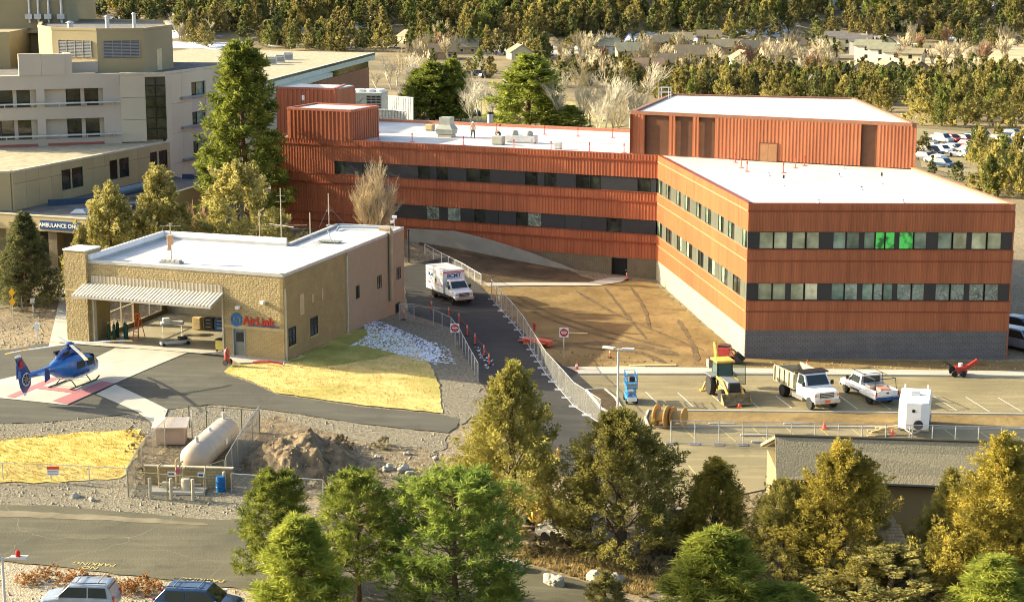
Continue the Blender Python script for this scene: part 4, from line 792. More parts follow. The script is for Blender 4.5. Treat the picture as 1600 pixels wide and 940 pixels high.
# rooftop octagon plant room
ov = [D(62, 100, 217), D(83, 100, 211.5), D(153, 100, 209), D(226, 100, 210), D(271, 100, 219), D(262, 100, 232), D(120, 100, 236), D(66, 100, 230)]
OT = ZA(210, 45)
oc = part(HO, 'plant_tower', TAND, lambda b: b.prism([(v.x, v.y) for v in ov], MZ - .2, OT - .2))
part(HO, 'tower_roof', ROOFD, lambda b: b.prism([(v.x * .985 - .6, v.y * .995 + 1.2) for v in ov], OT - .25, OT - .17), parent=oc)
def ocop(b):
    for i in range(8): f = Face(ov[i], ov[(i + 1) % 8]); f.box(b, 0, f.L, OT - .2, OT + .08, -.4, .04); 
part(HO, 'tower_coping', TAND, ocop, parent=oc)
for i, (a, c) in ((1, (92, 143)), (2, (162, 218))):
    f = Face(ov[i], ov[i + 1]); u0, u1 = f.u_of(a, 22), f.u_of(c, 22)
    lv = part(HO, 'louvre', GREY, lambda b: [f.box(b, u0, u1, z, z + .1, .02, .09) for z in np.arange(20.9, 22.75, .17)] + [f.box(b, x - .04, x + .04, 20.85, 22.8, .02, .12) for x in np.linspace(u0, u1, 5)], parent=oc)
    part(HO, 'louvre_recess', FRAME, lambda b: f.box(b, u0, u1, 20.85, 22.8, 0.005, .02), parent=oc)
f = Face(ov[3], ov[4]); part(HO, 'plant_door', M('pale yellow door', (.55, .48, .28), .6), lambda b: f.box(b, f.L * .42, f.L * .58, MZ - .1, 21.6, 0, .05), parent=oc)
for px, h_, r_ in ((168, 1.2, .35), (210, 1.5, .3), (110, .5, .5)): part(HO, 'roof_vent', GALV, lambda b: (b.tube(D(px, 47, 214).xy.to_3d() + Vector((0, 0, OT - .3)), D(px, 47, 214).xy.to_3d() + Vector((0, 0, OT + h_)), r_ * .7, n=12), b.tube(D(px, 47, 214).xy.to_3d() + Vector((0, 0, OT + h_)), D(px, 47, 214).xy.to_3d() + Vector((0, 0, OT + h_ + .2)), r_ * 1.1, r_ * .4, n=12)))
part(HO, 'upper_tower', TAND, lambda b: (b.box((-78, 229, MZ - .5), (D(104, 10, 229).x, 245, 29)), b.box((-78, 219, MZ - .4), (D(14, 60, 219).x, 229, ZA(219, 50)))))
part(HO, 'upper_ledge', TAND, lambda b: b.box((-78, 227.6, ZA(228, 48) - .3), (D(64, 48, 228).x, 229, ZA(228, 47))))
for px in (46, 60, 76, 96): part(HO, 'riser_pipe', GALV, lambda b: (b.tube(D(px, 20, 228.8).xy.to_3d() + Vector((0, 0, ZA(228.8, 36))), D(px, 20, 228.8).xy.to_3d() + Vector((0, 0, 28.8)), .16, n=8), b.box((D(px, 20, 228.8).x - .5, 228.4, ZA(228.8, 30)), (D(px, 20, 228.8).x + .4, 229, ZA(228.8, 22)))))
# ambulance canopy in front
CZ = 7.5
c0, c1 = P(-60, 330, CZ), P(138, 343, CZ); c2v = P(333, 284, CZ); c3v = fa.pt(fa.L, 0, 0)
fc, fc2 = Face(c0, c1), Face(c1, c2v)
part(HO, 'canopy_roof', ROOFD, lambda b: b.prism([fc.pt(0, -.3, 0)[:2], fc.pt(fc.L - .3, -.3, 0)[:2], fc2.pt(fc2.L, -.3, 0)[:2], c3v[:2], K0[:2], (K0.x - 15, K0.y)], CZ - .5, CZ - .25))
part(HO, 'canopy_fascia', TANC, lambda b: (fc.box(b, 0, fc.L, CZ - 1.45, CZ, -.3, 0), fc2.box(b, 0.02, fc2.L, CZ - 3.6, CZ, -.3, 0)))
part(HO, 'canopy_coping', _M['cream coping'], lambda b: (fc.box(b, 0, fc.L, CZ, CZ + .1, -.35, .05), fc2.box(b, 0, fc2.L, CZ, CZ + .1, -.35, .05)))
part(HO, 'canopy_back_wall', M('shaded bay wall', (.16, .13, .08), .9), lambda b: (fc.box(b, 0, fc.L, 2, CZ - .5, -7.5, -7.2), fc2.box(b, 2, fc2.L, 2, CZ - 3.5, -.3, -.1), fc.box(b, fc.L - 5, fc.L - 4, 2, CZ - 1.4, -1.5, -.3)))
for u in (fc.u_of(8, 4), fc.u_of(80, 4)): part(HO, 'canopy_column', TANC, lambda b: fc.box(b, u, u + .5, 1.5, CZ - 1.4, -.9, -.3))
for px, py in ((125, 330), (142, 328)): part(HO, 'skylight', M('blue grey skylight', (.25, .30, .36), .2), lambda b: b.loft([[(P(px, py, CZ).x + s * .8 * q, P(px, py, CZ).y + t_ * .9 * q, CZ - .25 + h_) for s, t_ in ((-1,-1),(1,-1),(1,1),(-1,1))] for q, h_ in ((1, 0), (1, .2), (.5, .5))]))
part(HO, 'roof_duct', M('blue steel duct', (.10, .16, .22), .35, .5), lambda b: (b.tube(P(182, 302, CZ + .6), P(238, 289, CZ + .6), .5, n=12), b.tube(P(182, 302, CZ + .6), P(184, 305, CZ - .2), .5, n=12)), True)
part(HO, 'roof_upstand', M('navy upstand', (.03, .06, .11), .5), lambda b: (b.obox(P(130, 314, CZ), Vector((3.2, 1.6, 0)), (.1, -.2, 0), (0, 0, .35)), b.obox(P(206, 322, CZ), Vector((2.4, .2, 0)), (0, .15, 0), (0, 0, .3)), b.obox(P(312, 276, CZ), Vector((2.0, 0, 0)), (0, .15, 0), (0, 0, .3))))
SB = M('sign navy', (.015, .06, .16), .4)
sg = empty('ambulance_sign', fc.pt(fc.u_of(95, 6.8), .1, ZA(c1.y, 357)), 0, 'navy sign with white AMBULANCE ONLY lettering on the canopy edge', 'sign')
us0, us1 = fc.u_of(63, 6.8), fc.u_of(126, 6.8)
part(sg, 'sign_board', SB, lambda b: fc.box(b, us0, us1, 6.25, 7.15, 0.02, .1))
text('lettering', 'AMBULANCE ONLY', .55, WHITE, sg, fc.pt((us0 + us1) / 2, .13, 6.7) - sg.location, fc.rot(), .01, offset=.012)
# ---------------------------------------------------------------- low brick building behind
LB = empty('clinic', (-46, 339, 0), 0, 'long low brick clinic with pale fascia and tan flat roof behind the hospital', 'building')
z = 8.0; l0, l1, l2 = P(415, 126, z), P(586, 82, z), P(300, 76, z)
l0b = l0 + (l0 - l1) * .3
fb = Face(l0b, l1)
part(LB, 'roof', GRAVR, lambda b: b.prism([l0b[:2], l1[:2], l2[:2], (l2.x - 30, l2.y - 80)], z - .6, z - .1))
part(LB, 'fascia', M('pale green fascia', (.52, .55, .46), .6), lambda b: (fb.box(b, 0, fb.L, z - 1.7, z, -.4, 0), fb.box(b, 0, fb.L * .62, z - 2.6, z - 1.71, -.4, 1.2)))
part(LB, 'brick_wall', M('orange brick', (.34, .16, .085), .9, var=.1, vs=.3), lambda b: fb.box(b, fb.L * .55, fb.L - 1.5, -9, z - 3.4, -2, -1.2))
part(LB, 'window_band', PANED, lambda b: fb.box(b, 0, fb.L - 1.2, z - 3.4, z - 1.7, -2, -1.4))
part(LB, 'lower_wall', PLATE, lambda b: fb.box(b, 0, fb.L * .55, -9, z - 3.4, -2, -1.3))
for k, (px, py) in enumerate(((424, 100), (437, 97), (450, 93))):
    q = P(px, py, z); o = empty('rooftop_unit', (q.x, q.y, z - .1), R(10), f'boxy grey rooftop air unit on the clinic roof, {["lowest", "middle", "highest"][k]} of three', 'air unit', 'clinic rooftop air units')
    MB().box((-1.1, -1, 0), (1.1, 1, 1.5)).build('housing', GALV, o); MB().box((-.9, -.8, 1.5), (.9, .8, 1.65)).build('fan_grille', GREY, o); MB().box((-.9, -1.03, .3), (.9, -1, 1.2)).build('louvre', GREY, o)
# ---------------------------------------------------------------- tan shed and little porch at lower right
SH = empty('tan_shed', P(1400, 800, -1.6), 0, 'long tan shed with grey shingle roof behind the junipers', 'shed')
ez, rz_ = 2.4, 4.6
e0, e1 = P(1213, 747, ez), P(1700, 768, ez); r0, r1 = P(1211, 680, rz_), P(1700, 695, rz_)
SHG = M('grey brown shingle', (.24, .21, .135), .95, c2=(.30, .265, .17), vs=8, detail=3, bump=.4, bs=10)
part(SH, 'roof', SHG, lambda b: b.add([e0, e1, r1, r0, e0 + Vector((0, 0, -.15)), e1 + Vector((0, 0, -.15)), r1 + Vector((0, 0, -.2)), r0 + Vector((0, 0, -.2))], [(0,1,2,3),(7,6,5,4),(0,4,5,1),(1,5,6,2),(2,6,7,3),(3,7,4,0)]))
part(SH, 'rear_roof', SHG, lambda b: b.add([r0, r1, r1 + Vector((0, 6, -2.2)), r0 + Vector((0, 6, -2.2)), r0 + Vector((0, 0, -.2)), r1 + Vector((0, 0, -.2)), r1 + Vector((0, 6, -2.4)), r0 + Vector((0, 6, -2.4))], [(0,1,2,3),(7,6,5,4),(0,4,5,1),(1,5,6,2),(2,6,7,3),(3,7,4,0)]))
part(SH, 'ridge', M('dark ridge tile', (.08, .07, .05), .9), lambda b: b.tube(r0 + Vector((0, 0, .02)), r1 + Vector((0, 0, .02)), .1, n=6))
part(SH, 'wall', M('tan board siding', (.24, .19, .10), .85, var=.05, vs=.5), lambda b: b.prism([(e0.x + .3, e0.y + .5), (e1.x, e1.y + .5), (r1.x, r1.y + 5), (r0.x + .3, r0.y + 5)], -3, ez - .12))
part(SH, 'gable', PLATE, lambda b: b.add([e0 + Vector((.02, 0, 0)), r0 + Vector((.02, 0, 0)), r0 + Vector((.02, 6, -2.2)), e0 + Vector((.25, 0, -.3)), r0 + Vector((.25, 0, -.3)), r0 + Vector((.25, 6, -2.5))], [(0, 1, 4, 3), (1, 2, 5, 4)]))
part(SH, 'gutter', FRAME, lambda b: b.tube(e0 + Vector((0, -.1, -.1)), e1 + Vector((0, -.1, -.1)), .07, n=6))
PO = empty('porch', P(1395, 880, -1.9), 0, 'small porch with brown shingle roof between the junipers', 'porch')
q = [P(1405, 818, 1.6), P(1340, 818, 1.6), P(1345, 864, .7), P(1425, 864, .7)]
SHB = M('brown shingle', (.34, .24, .13), .95, var=.2, vs=3)
for r_ in range(9):
    a, c = r_ / 9, (r_ + 1) / 9
    lA, rA, lB, rB = q[1].lerp(q[2], a), q[0].lerp(q[3], a), q[1].lerp(q[2], c), q[0].lerp(q[3], c)
    for k in range(10):
        s, e = (k + .1 * (r_ % 2)) / 10 + .004, (k + 1 + .1 * (r_ % 2)) / 10 - .004
        A, B_, C_, D_ = lA.lerp(rA, s), lA.lerp(rA, e), lB.lerp(rB, e), lB.lerp(rB, s); up = Vector((0, 0, .03)); lift = Vector((0, 0, .03 + rb.uniform(0, .02)))
        b = MB(off=PO.location); b.add([A, B_, C_ + lift, D_ + lift, A - up, B_ - up, C_ - up, D_ - up], [(0,3,2,1),(4,5,6,7),(0,1,5,4),(1,2,6,5),(2,3,7,6),(3,0,4,7)]); b.build('shingle', SHB, PO)
part(PO, 'porch_post', PLATE, lambda b: [b.box((v.x - .08, v.y - .08, -2.2), (v.x + .08, v.y + .08, v.z - .05)) for v in q])
part(PO, 'porch_wall', _M['tan board siding'], lambda b: b.prism([(q[1].x, q[1].y + .1), (q[0].x, q[0].y + .1), (q[0].x, q[0].y + 2), (q[1].x, q[1].y + 2)], -2.2, 1.5))
# ================================================================ TREES
def unit(rng, n):
    v = rng.normal(size=(n, 3)); return v / np.linalg.norm(v, axis=1, keepdims=True)
def diamonds(rng, cen, size, wid, bias, bw):
    """small leaf faces: centres, lengths, width ratio, preferred axis and its weight"""
    n = len(cen); a = unit(rng, n) + np.asarray(bias) * bw; a /= np.linalg.norm(a, axis=1, keepdims=True)
    b = np.cross(a, unit(rng, n)); b /= np.linalg.norm(b, axis=1, keepdims=True) + 1e-9
    s = size[:, None]; v = np.stack([cen - a * s * .5, cen + b * s * wid, cen + a * s * .5, cen - b * s * wid], 1).reshape(-1, 3)
    return v, np.arange(4 * n).reshape(-1, 4)
def np_mesh(name, v, f, m):
    me = bpy.data.meshes.new(name); k = f.shape[1]
    me.vertices.add(len(v)); me.vertices.foreach_set('co', np.ascontiguousarray(v, dtype=np.float32).ravel())
    me.loops.add(f.size); me.loops.foreach_set('vertex_index', np.ascontiguousarray(f, dtype=np.int32).ravel())
    me.polygons.add(len(f)); me.polygons.foreach_set('loop_start', np.arange(0, f.size, k, dtype=np.int32)); me.update(calc_edges=True)
    me.materials.append(m); return me
def juniper_mesh(seed, h, r, nc, npc, leaf, m, base=.04, power=.75, lump=.35, wid=.3, upb=.5, flame=1.0):
    """crown of upswept flame-shaped sprays, each a tapering cloud of small leaf faces"""
    rng = np.random.default_rng(seed); ph = rng.uniform(0, 6.28, 4); cs = []; ax = []; ln = []; wd = []
    while len(cs) < nc:
        t = rng.beta(1.15, 1.25); a = rng.uniform(0, 6.28)
        prof = (1 - t) ** power * min(1.0, (t + .12) / .25) ** .6
        lum = 1 + lump * (math.sin(2 * a + ph[0] + 5 * t) * .5 + math.sin(4 * a + ph[1] - 9 * t) * .45 + math.sin(7 * a + 15 * t + ph[2]) * .35)
        q = rng.uniform(.3, 1.0) ** .45 * lum; rad = np.array([math.cos(a), math.sin(a), 0])
        cs.append(rad * r * prof * q + np.array([0, 0, h * (base + (.93 - base) * t)]))
        d = rad * rng.uniform(.25, 1.1) * (1 - t * .7) + np.array([0, 0, rng.uniform(.5, 1.1)]) + rng.normal(size=3) * .25; ax.append(d / np.linalg.norm(d))
        L = h * rng.uniform(.09, .2) * flame * (1.15 - .5 * t); ln.append(L); wd.append(L * rng.uniform(.2, .34))
    cs.append(np.array([0, 0, h * .86])); ax.append(np.array([0, 0, 1.])); ln.append(h * .14); wd.append(h * .035)
    cs, ax, ln, wd = map(np.array, (cs, ax, ln, wd)); n = len(cs); N = n * npc
    s_ = rng.uniform(0, 1, N) ** .9; k = np.repeat(np.arange(n), npc)
    rr = wd[k] * (np.sin(np.pi * np.clip(s_ * .85 + .12, 0, 1)) ** .8) * (rng.uniform(.15, 1, N) ** .5)
    u = unit(rng, N); u -= ax[k] * (u * ax[k]).sum(1, keepdims=True); u /= np.linalg.norm(u, axis=1, keepdims=True) + 1e-6
    cc = cs[k] + ax[k] * (s_ * ln[k])[:, None] + u * rr[:, None]
    v, f = diamonds(rng, cc, rng.uniform(.6, 1.3, N) * leaf, wid, ax[k] + u * .7, upb)
    return np_mesh('crown', v, f, m), cs
def pine_mesh(seed, h, r, nb, nt_, needle, m, base=.1, power=.8, blades=9, roundt=.0, wid=.085):
    rng = np.random.default_rng(seed); tips = []; limbs = []
    for i in range(nb):
        t = base + (1 - base) * (i + rng.uniform()) / nb; a = i * 2.4 + rng.uniform(-.4, .4)
        L = r * ((1 - t) ** power * (1 - roundt) + roundt * math.sqrt(max(0, 1 - ((t - .4) / .62) ** 2))) * rng.uniform(.75, 1.15) + .15
        dirn = np.array([math.cos(a), math.sin(a), .12 + .55 * t]); p0 = np.array([0, 0, h * t * .97]); limbs.append((p0, p0 + dirn * L))
        for k in range(nt_):
            s = rng.uniform(.3, 1.0) ** .7; side = np.array([-math.sin(a), math.cos(a), 0]) * rng.normal() * L * .25 * (1.1 - s * .5)
            tips.append(np.concatenate([p0 + dirn * L * s + side + np.array([0, 0, rng.normal() * .06 * L + .03 * h * rng.uniform()]), dirn + side * .6 + np.array([0, 0, .8])]))
    tips.append(np.array([0, 0, h * .99, 0, 0, 1.0])); tips = np.array(tips); n = len(tips)
    d = np.repeat(tips[:, 3:], blades, 0); c = np.repeat(tips[:, :3], blades, 0) + d / np.linalg.norm(d, axis=1, keepdims=True) * rng.uniform(-.9, .4, (n * blades, 1)) * needle; d = d / np.linalg.norm(d, axis=1, keepdims=True) * .75 + unit(rng, n * blades); d /= np.linalg.norm(d, axis=1, keepdims=True)
    Ln = rng.uniform(.7, 1.25, len(c))[:, None] * needle; b = np.cross(d, unit(rng, len(c))); b /= np.linalg.norm(b, axis=1, keepdims=True) + 1e-9
    v = np.stack([c - d * Ln * .1, c + d * Ln * .5 + b * Ln * wid, c + d * Ln, c + d * Ln * .5 - b * Ln * wid], 1).reshape(-1, 3)
    return np_mesh('crown', v, np.arange(len(v)).reshape(-1, 4), m), limbs
BARK = M('juniper bark', (.13, .09, .06), .95, var=.3, vs=4, bump=.6, bs=12); BARKP = M('pine bark', (.14, .085, .05), .95, var=.3, vs=3, bump=.6, bs=9); BARKW = M('pale aspen bark', (.50, .46, .36), .9, var=.2, vs=2)
TWIG = M('tan bare twigs', (.50, .40, .24), .9, var=.2, vs=1); TWIGR = M('reddish bare twigs', (.28, .18, .11), .9, var=.2, vs=1); TWIGP = M('pale grey bare twigs', (.44, .38, .25), .9, var=.2, vs=1)
def trunk_mesh(seed, h, r, m, limbs=None, n=7, lean=.04):
    rg = random.Random(seed); b = MB(); p = Vector((0, 0, -.3)); 
    for i in range(6):
        q = Vector((rg.uniform(-1, 1) * lean * h * .3, rg.uniform(-1, 1) * lean * h * .3, h * (i + 1) / 6)) if i < 5 else Vector((0, 0, h)); b.tube(p, q, r * (1 - i / 6.5) * (1.25 if i == 0 else 1), r * (1 - (i + 1) / 6.5), n, False); p = q
    for a, c in limbs or []: b.tube(a, c, r * .22, r * .06, 4, False)
    me = b.mesh('trunk', True); me.materials.append(m); return me
JUN = foliage('juniper foliage', (.19, .18, .045), (.46, .405, .11), .8, .4, c3=(.56, .47, .125)); JUNG = foliage('golden juniper foliage', (.20, .175, .036), (.49, .40, .08), .9, .4, c3=(.62, .42, .06))
PINE = foliage('pine needles', (.12, .155, .028), (.35, .38, .07), .9, .38); PINEY = foliage('bright pine needles', (.18, .22, .035), (.38, .40, .075), .9, .45); PINED = foliage('deep green pine needles', (.10, .165, .033), (.32, .37, .07), .9, .45)
JUNL = foliage('pale juniper foliage', (.25, .235, .075), (.52, .46, .16), .8, .42, c3=(.60, .52, .18)); HILLJ = foliage('hillside juniper foliage', (.125, .115, .048), (.34, .285, .095), .12, .38, 0, c3=(.44, .35, .11)); HILLP = foliage('hillside pine foliage', (.075, .095, .038), (.24, .25, .08), .12, .38, 0)  # hillside foliage darkened so the far hill's shade sits in its colour
SPRUCE = foliage('blue spruce needles', (.07, .085, .038), (.24, .235, .095), .9, .35); FARJ = foliage('far juniper foliage', (.22, .20, .065), (.46, .39, .115), .25, .45, .3, c3=(.52, .40, .11)); FARP = foliage('far pine foliage', (.14, .17, .05), (.33, .35, .09), .3, .45, .3)
def limb_list(seed, cs, h, k=26):
    rg = np.random.default_rng(seed); out = []
    for i in rg.choice(len(cs), min(k, len(cs)), False):
        c = cs[i]; out.append(((0, 0, max(.2, c[2] - .25 * h * rg.uniform(.4, 1))), tuple(c * np.array([.9, .9, 1]))))
    return out
TREE = {}
def proto(kind, crown, trunk): TREE[kind] = (crown, trunk)
for k in range(4):      # near junipers, unit = 10 m tall
    me, cs = juniper_mesh(20 + k, 10, [3.3, 3.5, 2.6, 3.0][k], 700, 80, .19, JUN if k < 2 else JUNG, .05, [.85, .68, .85, .75][k], .55, .17, 1.7, .8)
    proto(f'juniper{k}', me, trunk_mesh(k, 9, .28, BARK, limb_list(k, cs, 10)))
for k in range(3):      # near pines, 8 m
    me, lb = pine_mesh(40 + k, 8, [2.1, 2.4, 3.0][k], [70, 70, 95][k], [17, 15, 20][k], .30, [PINE, PINE, PINED][k], [.12, .2, .03][k], .6, 18, [.5, .35, .75][k]); proto(f'pine{k}', me, trunk_mesh(50 + k, 8, .15, BARKP, lb))
me, lb = pine_mesh(44, 6, 1.7, 74, 18, .32, PINEY, .02, .85, 22, .12, .06); proto('youngpine', me, trunk_mesh(54, 6, .12, BARKP, lb))
me, lb = pine_mesh(45, 20, 4.3, 84, 17, .6, PINE, .12, .7, 15, .3, .12); proto('ponderosa', me, trunk_mesh(55, 20, .38, BARKP, lb))
me, lb = pine_mesh(46, 14, 4.2, 74, 13, .7, PINE, .04, .75, 13, .2, .12); proto('midpine', me, trunk_mesh(56, 14, .3, BARKP, lb))
me, lb = pine_mesh(47, 8, 2.5, 120, 16, .30, SPRUCE, .02, .85, 14); proto('spruce', me, trunk_mesh(57, 8, .14, BARKP, lb))
for k in range(3):
    me, cs = juniper_mesh(60 + k, 8, [2.3, 2.7, 2.2][k], 240, 90, .21, JUNL, .02, [.75, .65, .85][k], .25, .22, 1.4); proto(f'midjuniper{k}', me, trunk_mesh(60 + k, 7, .22, BARK))
for k in range(5):
    me, cs = juniper_mesh(70 + k, 9, [2.6, 3.0, 2.3, 3.2, 2.8][k], 75, 24, .62, FARJ if k < 4 else FARP, .03, [.85, .75, 1.0, .7, .8][k], .45, .27, 1.1, 1.2); proto(f'far{k}', me, trunk_mesh(70 + k, 6, .25, BARK, n=4))
me, cs = juniper_mesh(77, 12, 2.4, 75, 24, .68, FARP, .1, .9, .4, .3, .5); proto('farpine', me, trunk_mesh(77, 9, .25, BARKP, n=4))
def bare_mesh(seed, h, spread, m, depth=4, r=.12, kids=4, up=.55, stem=1):
    rg = random.Random(seed); b = MB()
    def grow(p, d, L, rad, k):
        q = p + d * L; b.tube(p, q, rad, rad * .6, 4 if k > 1 else 3, False)
        if k == 0: return
        for i in range(kids + (1 if k == depth else 0)):
            s = rg.uniform(.35, 1); nd = (d + Vector((rg.uniform(-1, 1), rg.uniform(-1, 1), rg.uniform(-.2, .5) + up * .3)) * spread).normalized(); grow(p + d * L * s, nd, L * rg.uniform(.5, .75), rad * .5, k - 1)
        grow(q, (d + Vector((rg.uniform(-.2, .2), rg.uniform(-.2, .2), .2))).normalized(), L * .7, rad * .62, k - 1)
    for i in range(stem): grow(Vector((rg.uniform(-.2, .2) * (stem > 1), rg.uniform(-.2, .2) * (stem > 1), -.2)), Vector((rg.uniform(-.15, .15) * stem, rg.uniform(-.15, .15) * stem, 1)).normalized(), h * .34, r, depth)
    zmax = max(v[2] for v in b.v); b.v = [(x * h / zmax, y * h / zmax, z * h / zmax) for x, y, z in b.v]
    me = b.mesh('branches'); me.materials.append(m); return me
BARE = {'aspen0': bare_mesh(1, 12, .42, BARKW, 4, .14, 4), 'aspen1': bare_mesh(2, 12, .38, BARKW, 4, .13, 4), 'aspen2': bare_mesh(3, 11, .5, TWIGP, 4, .13, 4), 'tan': bare_mesh(4, 9, .6, TWIG, 4, .16, 5, stem=3), 'fartan': bare_mesh(5, 9, .6, TWIGP, 3, .3, 5, stem=2), 'farred': bare_mesh(6, 8, .6, TWIGR, 3, .3, 5, stem=2), 'redshrub': bare_mesh(7, 3, .7, TWIGR, 3, .06, 5, stem=6)}
rt = random.Random(11)
def tree(kind, loc, hs, ws=None, label=None, cat='tree', group=None, name=None, rz=None, parts=True):
    cm, tm = TREE[kind]; ws = ws or hs; z = loc[2]
    nm = name or {'j': 'juniper_tree', 'm': 'juniper_tree', 'p': 'pine_tree', 'y': 'pine_tree', 's': 'spruce_tree', 'f': 'juniper_tree'}[kind[0]]
    rz = rt.uniform(0, 6.28) if rz is None else rz
    if parts:
        o = empty(nm, loc, rz, label, cat, group); o.scale = (ws, ws, hs); mobj('crown', cm, None, o); mobj('trunk', tm, None, o)
    else:
        o = mobj(nm, cm); o.location = loc; o.rotation_euler = (0, 0, rz); o.scale = (ws, ws, hs); tag(o, label, cat, group)
    return o
def ext_w(kind):
    me = TREE[kind][0]; co = np.empty(len(me.vertices) * 3, np.float32); me.vertices.foreach_get('co', co); x = co[0::3]; return float(np.percentile(x, 97.5) - np.percentile(x, 2.5))
def place(kind, px, py, top, base_h, wpx, base_w, label, group=None, dz=0, name=None, Y=None):
    """tree with its foot at pixel (px, py), crown top at row 'top', crown 'wpx' pixels wide"""
    g = G(px, py) if Y is None else D(px, py, Y)
    if Y is not None: g.z = zg(g.x, g.y)
    hh = ZA(g.y, top) - g.z; ww = wpx * g.y / F / CP; base_w = ext_w(kind)
    return tree(kind, g, hh / base_h, ww / base_w, label, group=group, name=name)
NJ = 'near junipers below the lots'
place('juniper0', 800, 832, 560, 10, 190, 6.6, 'large olive juniper rising over the foot of the ramp road', NJ)
place('juniper1', 968, 862, 636, 10, 190, 6.8, 'broad dark juniper in front of the ring-shaped spools', NJ)
place('juniper2', 1116, 865, 712, 10, 112, 5.4, 'slim golden juniper just right of the broad dark one', NJ)
place('juniper1', 1222, 905, 746, 10, 120, 6.4, 'shorter golden juniper at the left end of the shed', NJ)
place('juniper3', 1312, 910, 686, 10, 150, 6.2, 'tall golden juniper overlapping the shed roof', NJ)
place('juniper0', 1478, 920, 728, 10, 95, 6.4, 'dark juniper half hidden behind the porch', NJ)
place('juniper2', 1555, 945, 672, 10, 170, 5.6, 'tallest golden juniper at the right edge, in front of the shed', NJ)
place('juniper3', 1620, 930, 720, 10, 130, 6.2, 'juniper cut off by the right edge of the view', NJ)
place('midjuniper1', 1390, 950, 850, 8, 190, 5.4, 'low dark juniper under the porch', NJ)
place('midjuniper0', 945, 948, 892, 8, 60, 4.6, 'small juniper bush beside the pale boulders', NJ)
NP = 'young pines along the lower road'
place('pine0', 435, 915, 742, 8, 106, 4.2, 'yellow green pine nearest the tank enclosure', NP)
place('pine1', 560, 945, 742, 8, 122, 4.8, 'thin pine with bare lower trunk, second along the lower road', NP)
place('pine2', 708, 958, 750, 8, 190, 6.0, 'bushy deep green pine, widest of the young pines', NP)
place('youngpine', 470, 990, 812, 6, 125, 3.4, 'soft bright green pine in front of the other pines', NP)
place('youngpine', 1118, 985, 832, 6, 150, 3.4, 'bright green young pine below the slim golden juniper', NP)
place('youngpine', 1552, 1000, 872, 6, 125, 3.4, 'bright green young pine at the lower right corner', NP)
place('youngpine', 1232, 985, 915, 6, 110, 3.4, 'top of a bright young pine under the golden junipers', NP)
place('youngpine', 785, 985, 900, 6, 60, 3.4, 'tip of a small bright pine beside the widest pine', NP)
place('ponderosa', 384, 366, 70, 20, 116, 8.6, 'tall ponderosa pine between hospital and red wing', Y=192)
MJ = 'junipers behind the hangar'
place('midjuniper0', 174, 412, 285, 8, 104, 4.6, 'pointed juniper in front of the ambulance sign', MJ, Y=165)
place('midjuniper2', 252, 395, 262, 8, 112, 4.6, 'grey green juniper behind the middle of the hangar roof', MJ, Y=167)
place('midjuniper1', 374, 392, 248, 8, 142, 5.2, 'round juniper behind the hangar roof masts', MJ, Y=170)
place('midjuniper2', 128, 420, 355, 8, 48, 4.6, 'small juniper right behind the hangar tower', MJ, Y=163)
place('spruce', 44, 478, 335, 8, 86, 4.8, 'dark blue spruce beside the ambulance entrance')
place('spruce', 20, 470, 385, 8, 50, 4.8, 'smaller spruce behind the dark blue spruce')
def bare(kind, px, py, top, wpx, label, group=None, name='bare_tree', base_h=12, base_w=5, Y=None):
    g = G(px, py) if Y is None else D(px, py, Y)
    if Y is not None: g.z = zg(g.x, g.y)
    hh = ZA(g.y, top) - g.z; me = BARE[kind]; o = mobj(name, me); xs_ = np.array([v.co.x for v in me.vertices]); zz_ = max(v.co.z for v in me.vertices)
    o.location = g; o.rotation_euler = (0, 0, rt.uniform(0, 6.28)); s = hh / zz_; o.scale = (wpx * g.y / F / (np.ptp(xs_)), wpx * g.y / F / (np.ptp(xs_)), s); return tag(o, label, 'tree', group)
bare('tan', 570, 368, 242, 112, 'leafless tan tree in front of the red wing', Y=183)
bare('redshrub', 308, 385, 312, 62, 'reddish leafless shrub between two junipers', name='bare_shrub', Y=172)
BP = 'pines behind the red wing'
for q, lab in (((676, 190, 100, 78), 'bright pine behind the wing roof, left of the roof vent hood'), ((826, 203, 88, 98), 'large dark pine rising behind the wing roof'), ((888, 205, 166, 55), 'small rounded pine beside the large dark pine'), ((706, 190, 95, 50), 'pine just right of the bright one'), ((655, 180, 110, 46), 'pine left of the bright one'), ((604, 185, 176, 20), 'tiny conifer by the pale screen wall')): place('midpine', *q[:3], 14, q[3], 8.2, lab, BP)
AL = [572, 590, 612, 620, 625, 636]; AR = [720, 735, 748, 770, 845, 878, 880, 900, 905, 922, 930, 945, 960, 968, 985, 1000, 1010]; ORD = 'first second third fourth fifth sixth seventh eighth ninth tenth eleventh twelfth thirteenth fourteenth fifteenth sixteenth seventeenth'.split()
for k, (px, py, top, w_) in enumerate([(878,205,120,40),(905,205,112,45),(922,200,130,45),(945,208,118,50),(960,205,105,60),(985,200,112,55),(1000,205,125,50),(930,215,150,40),(968,218,145,40),(735,200,125,40),(748,195,105,45),(720,190,110,40),(770,195,130,35),(612,140,85,35),(620,135,72,30),(636,140,80,32),(590,140,110,28),(572,138,108,25),(625,165,110,30),(880,175,100,40),(900,160,92,36),(1010,165,95,44),(845,150,100,34)]):
    bare(f'aspen{k % 3}', px, py, top, w_ * 1.25, ['slender white barked leafless aspen', 'pale leafless aspen with upswept branches', 'grey leafless poplar with spreading twigs'][k % 3] + (f' near the clinic wall, {ORD[AL.index(px)]} of six from the hospital' if px in AL else f' in the grove behind the wing, {ORD[AR.index(px)]} from the chiller'), 'leafless aspens behind the red wing', name='aspen_tree')
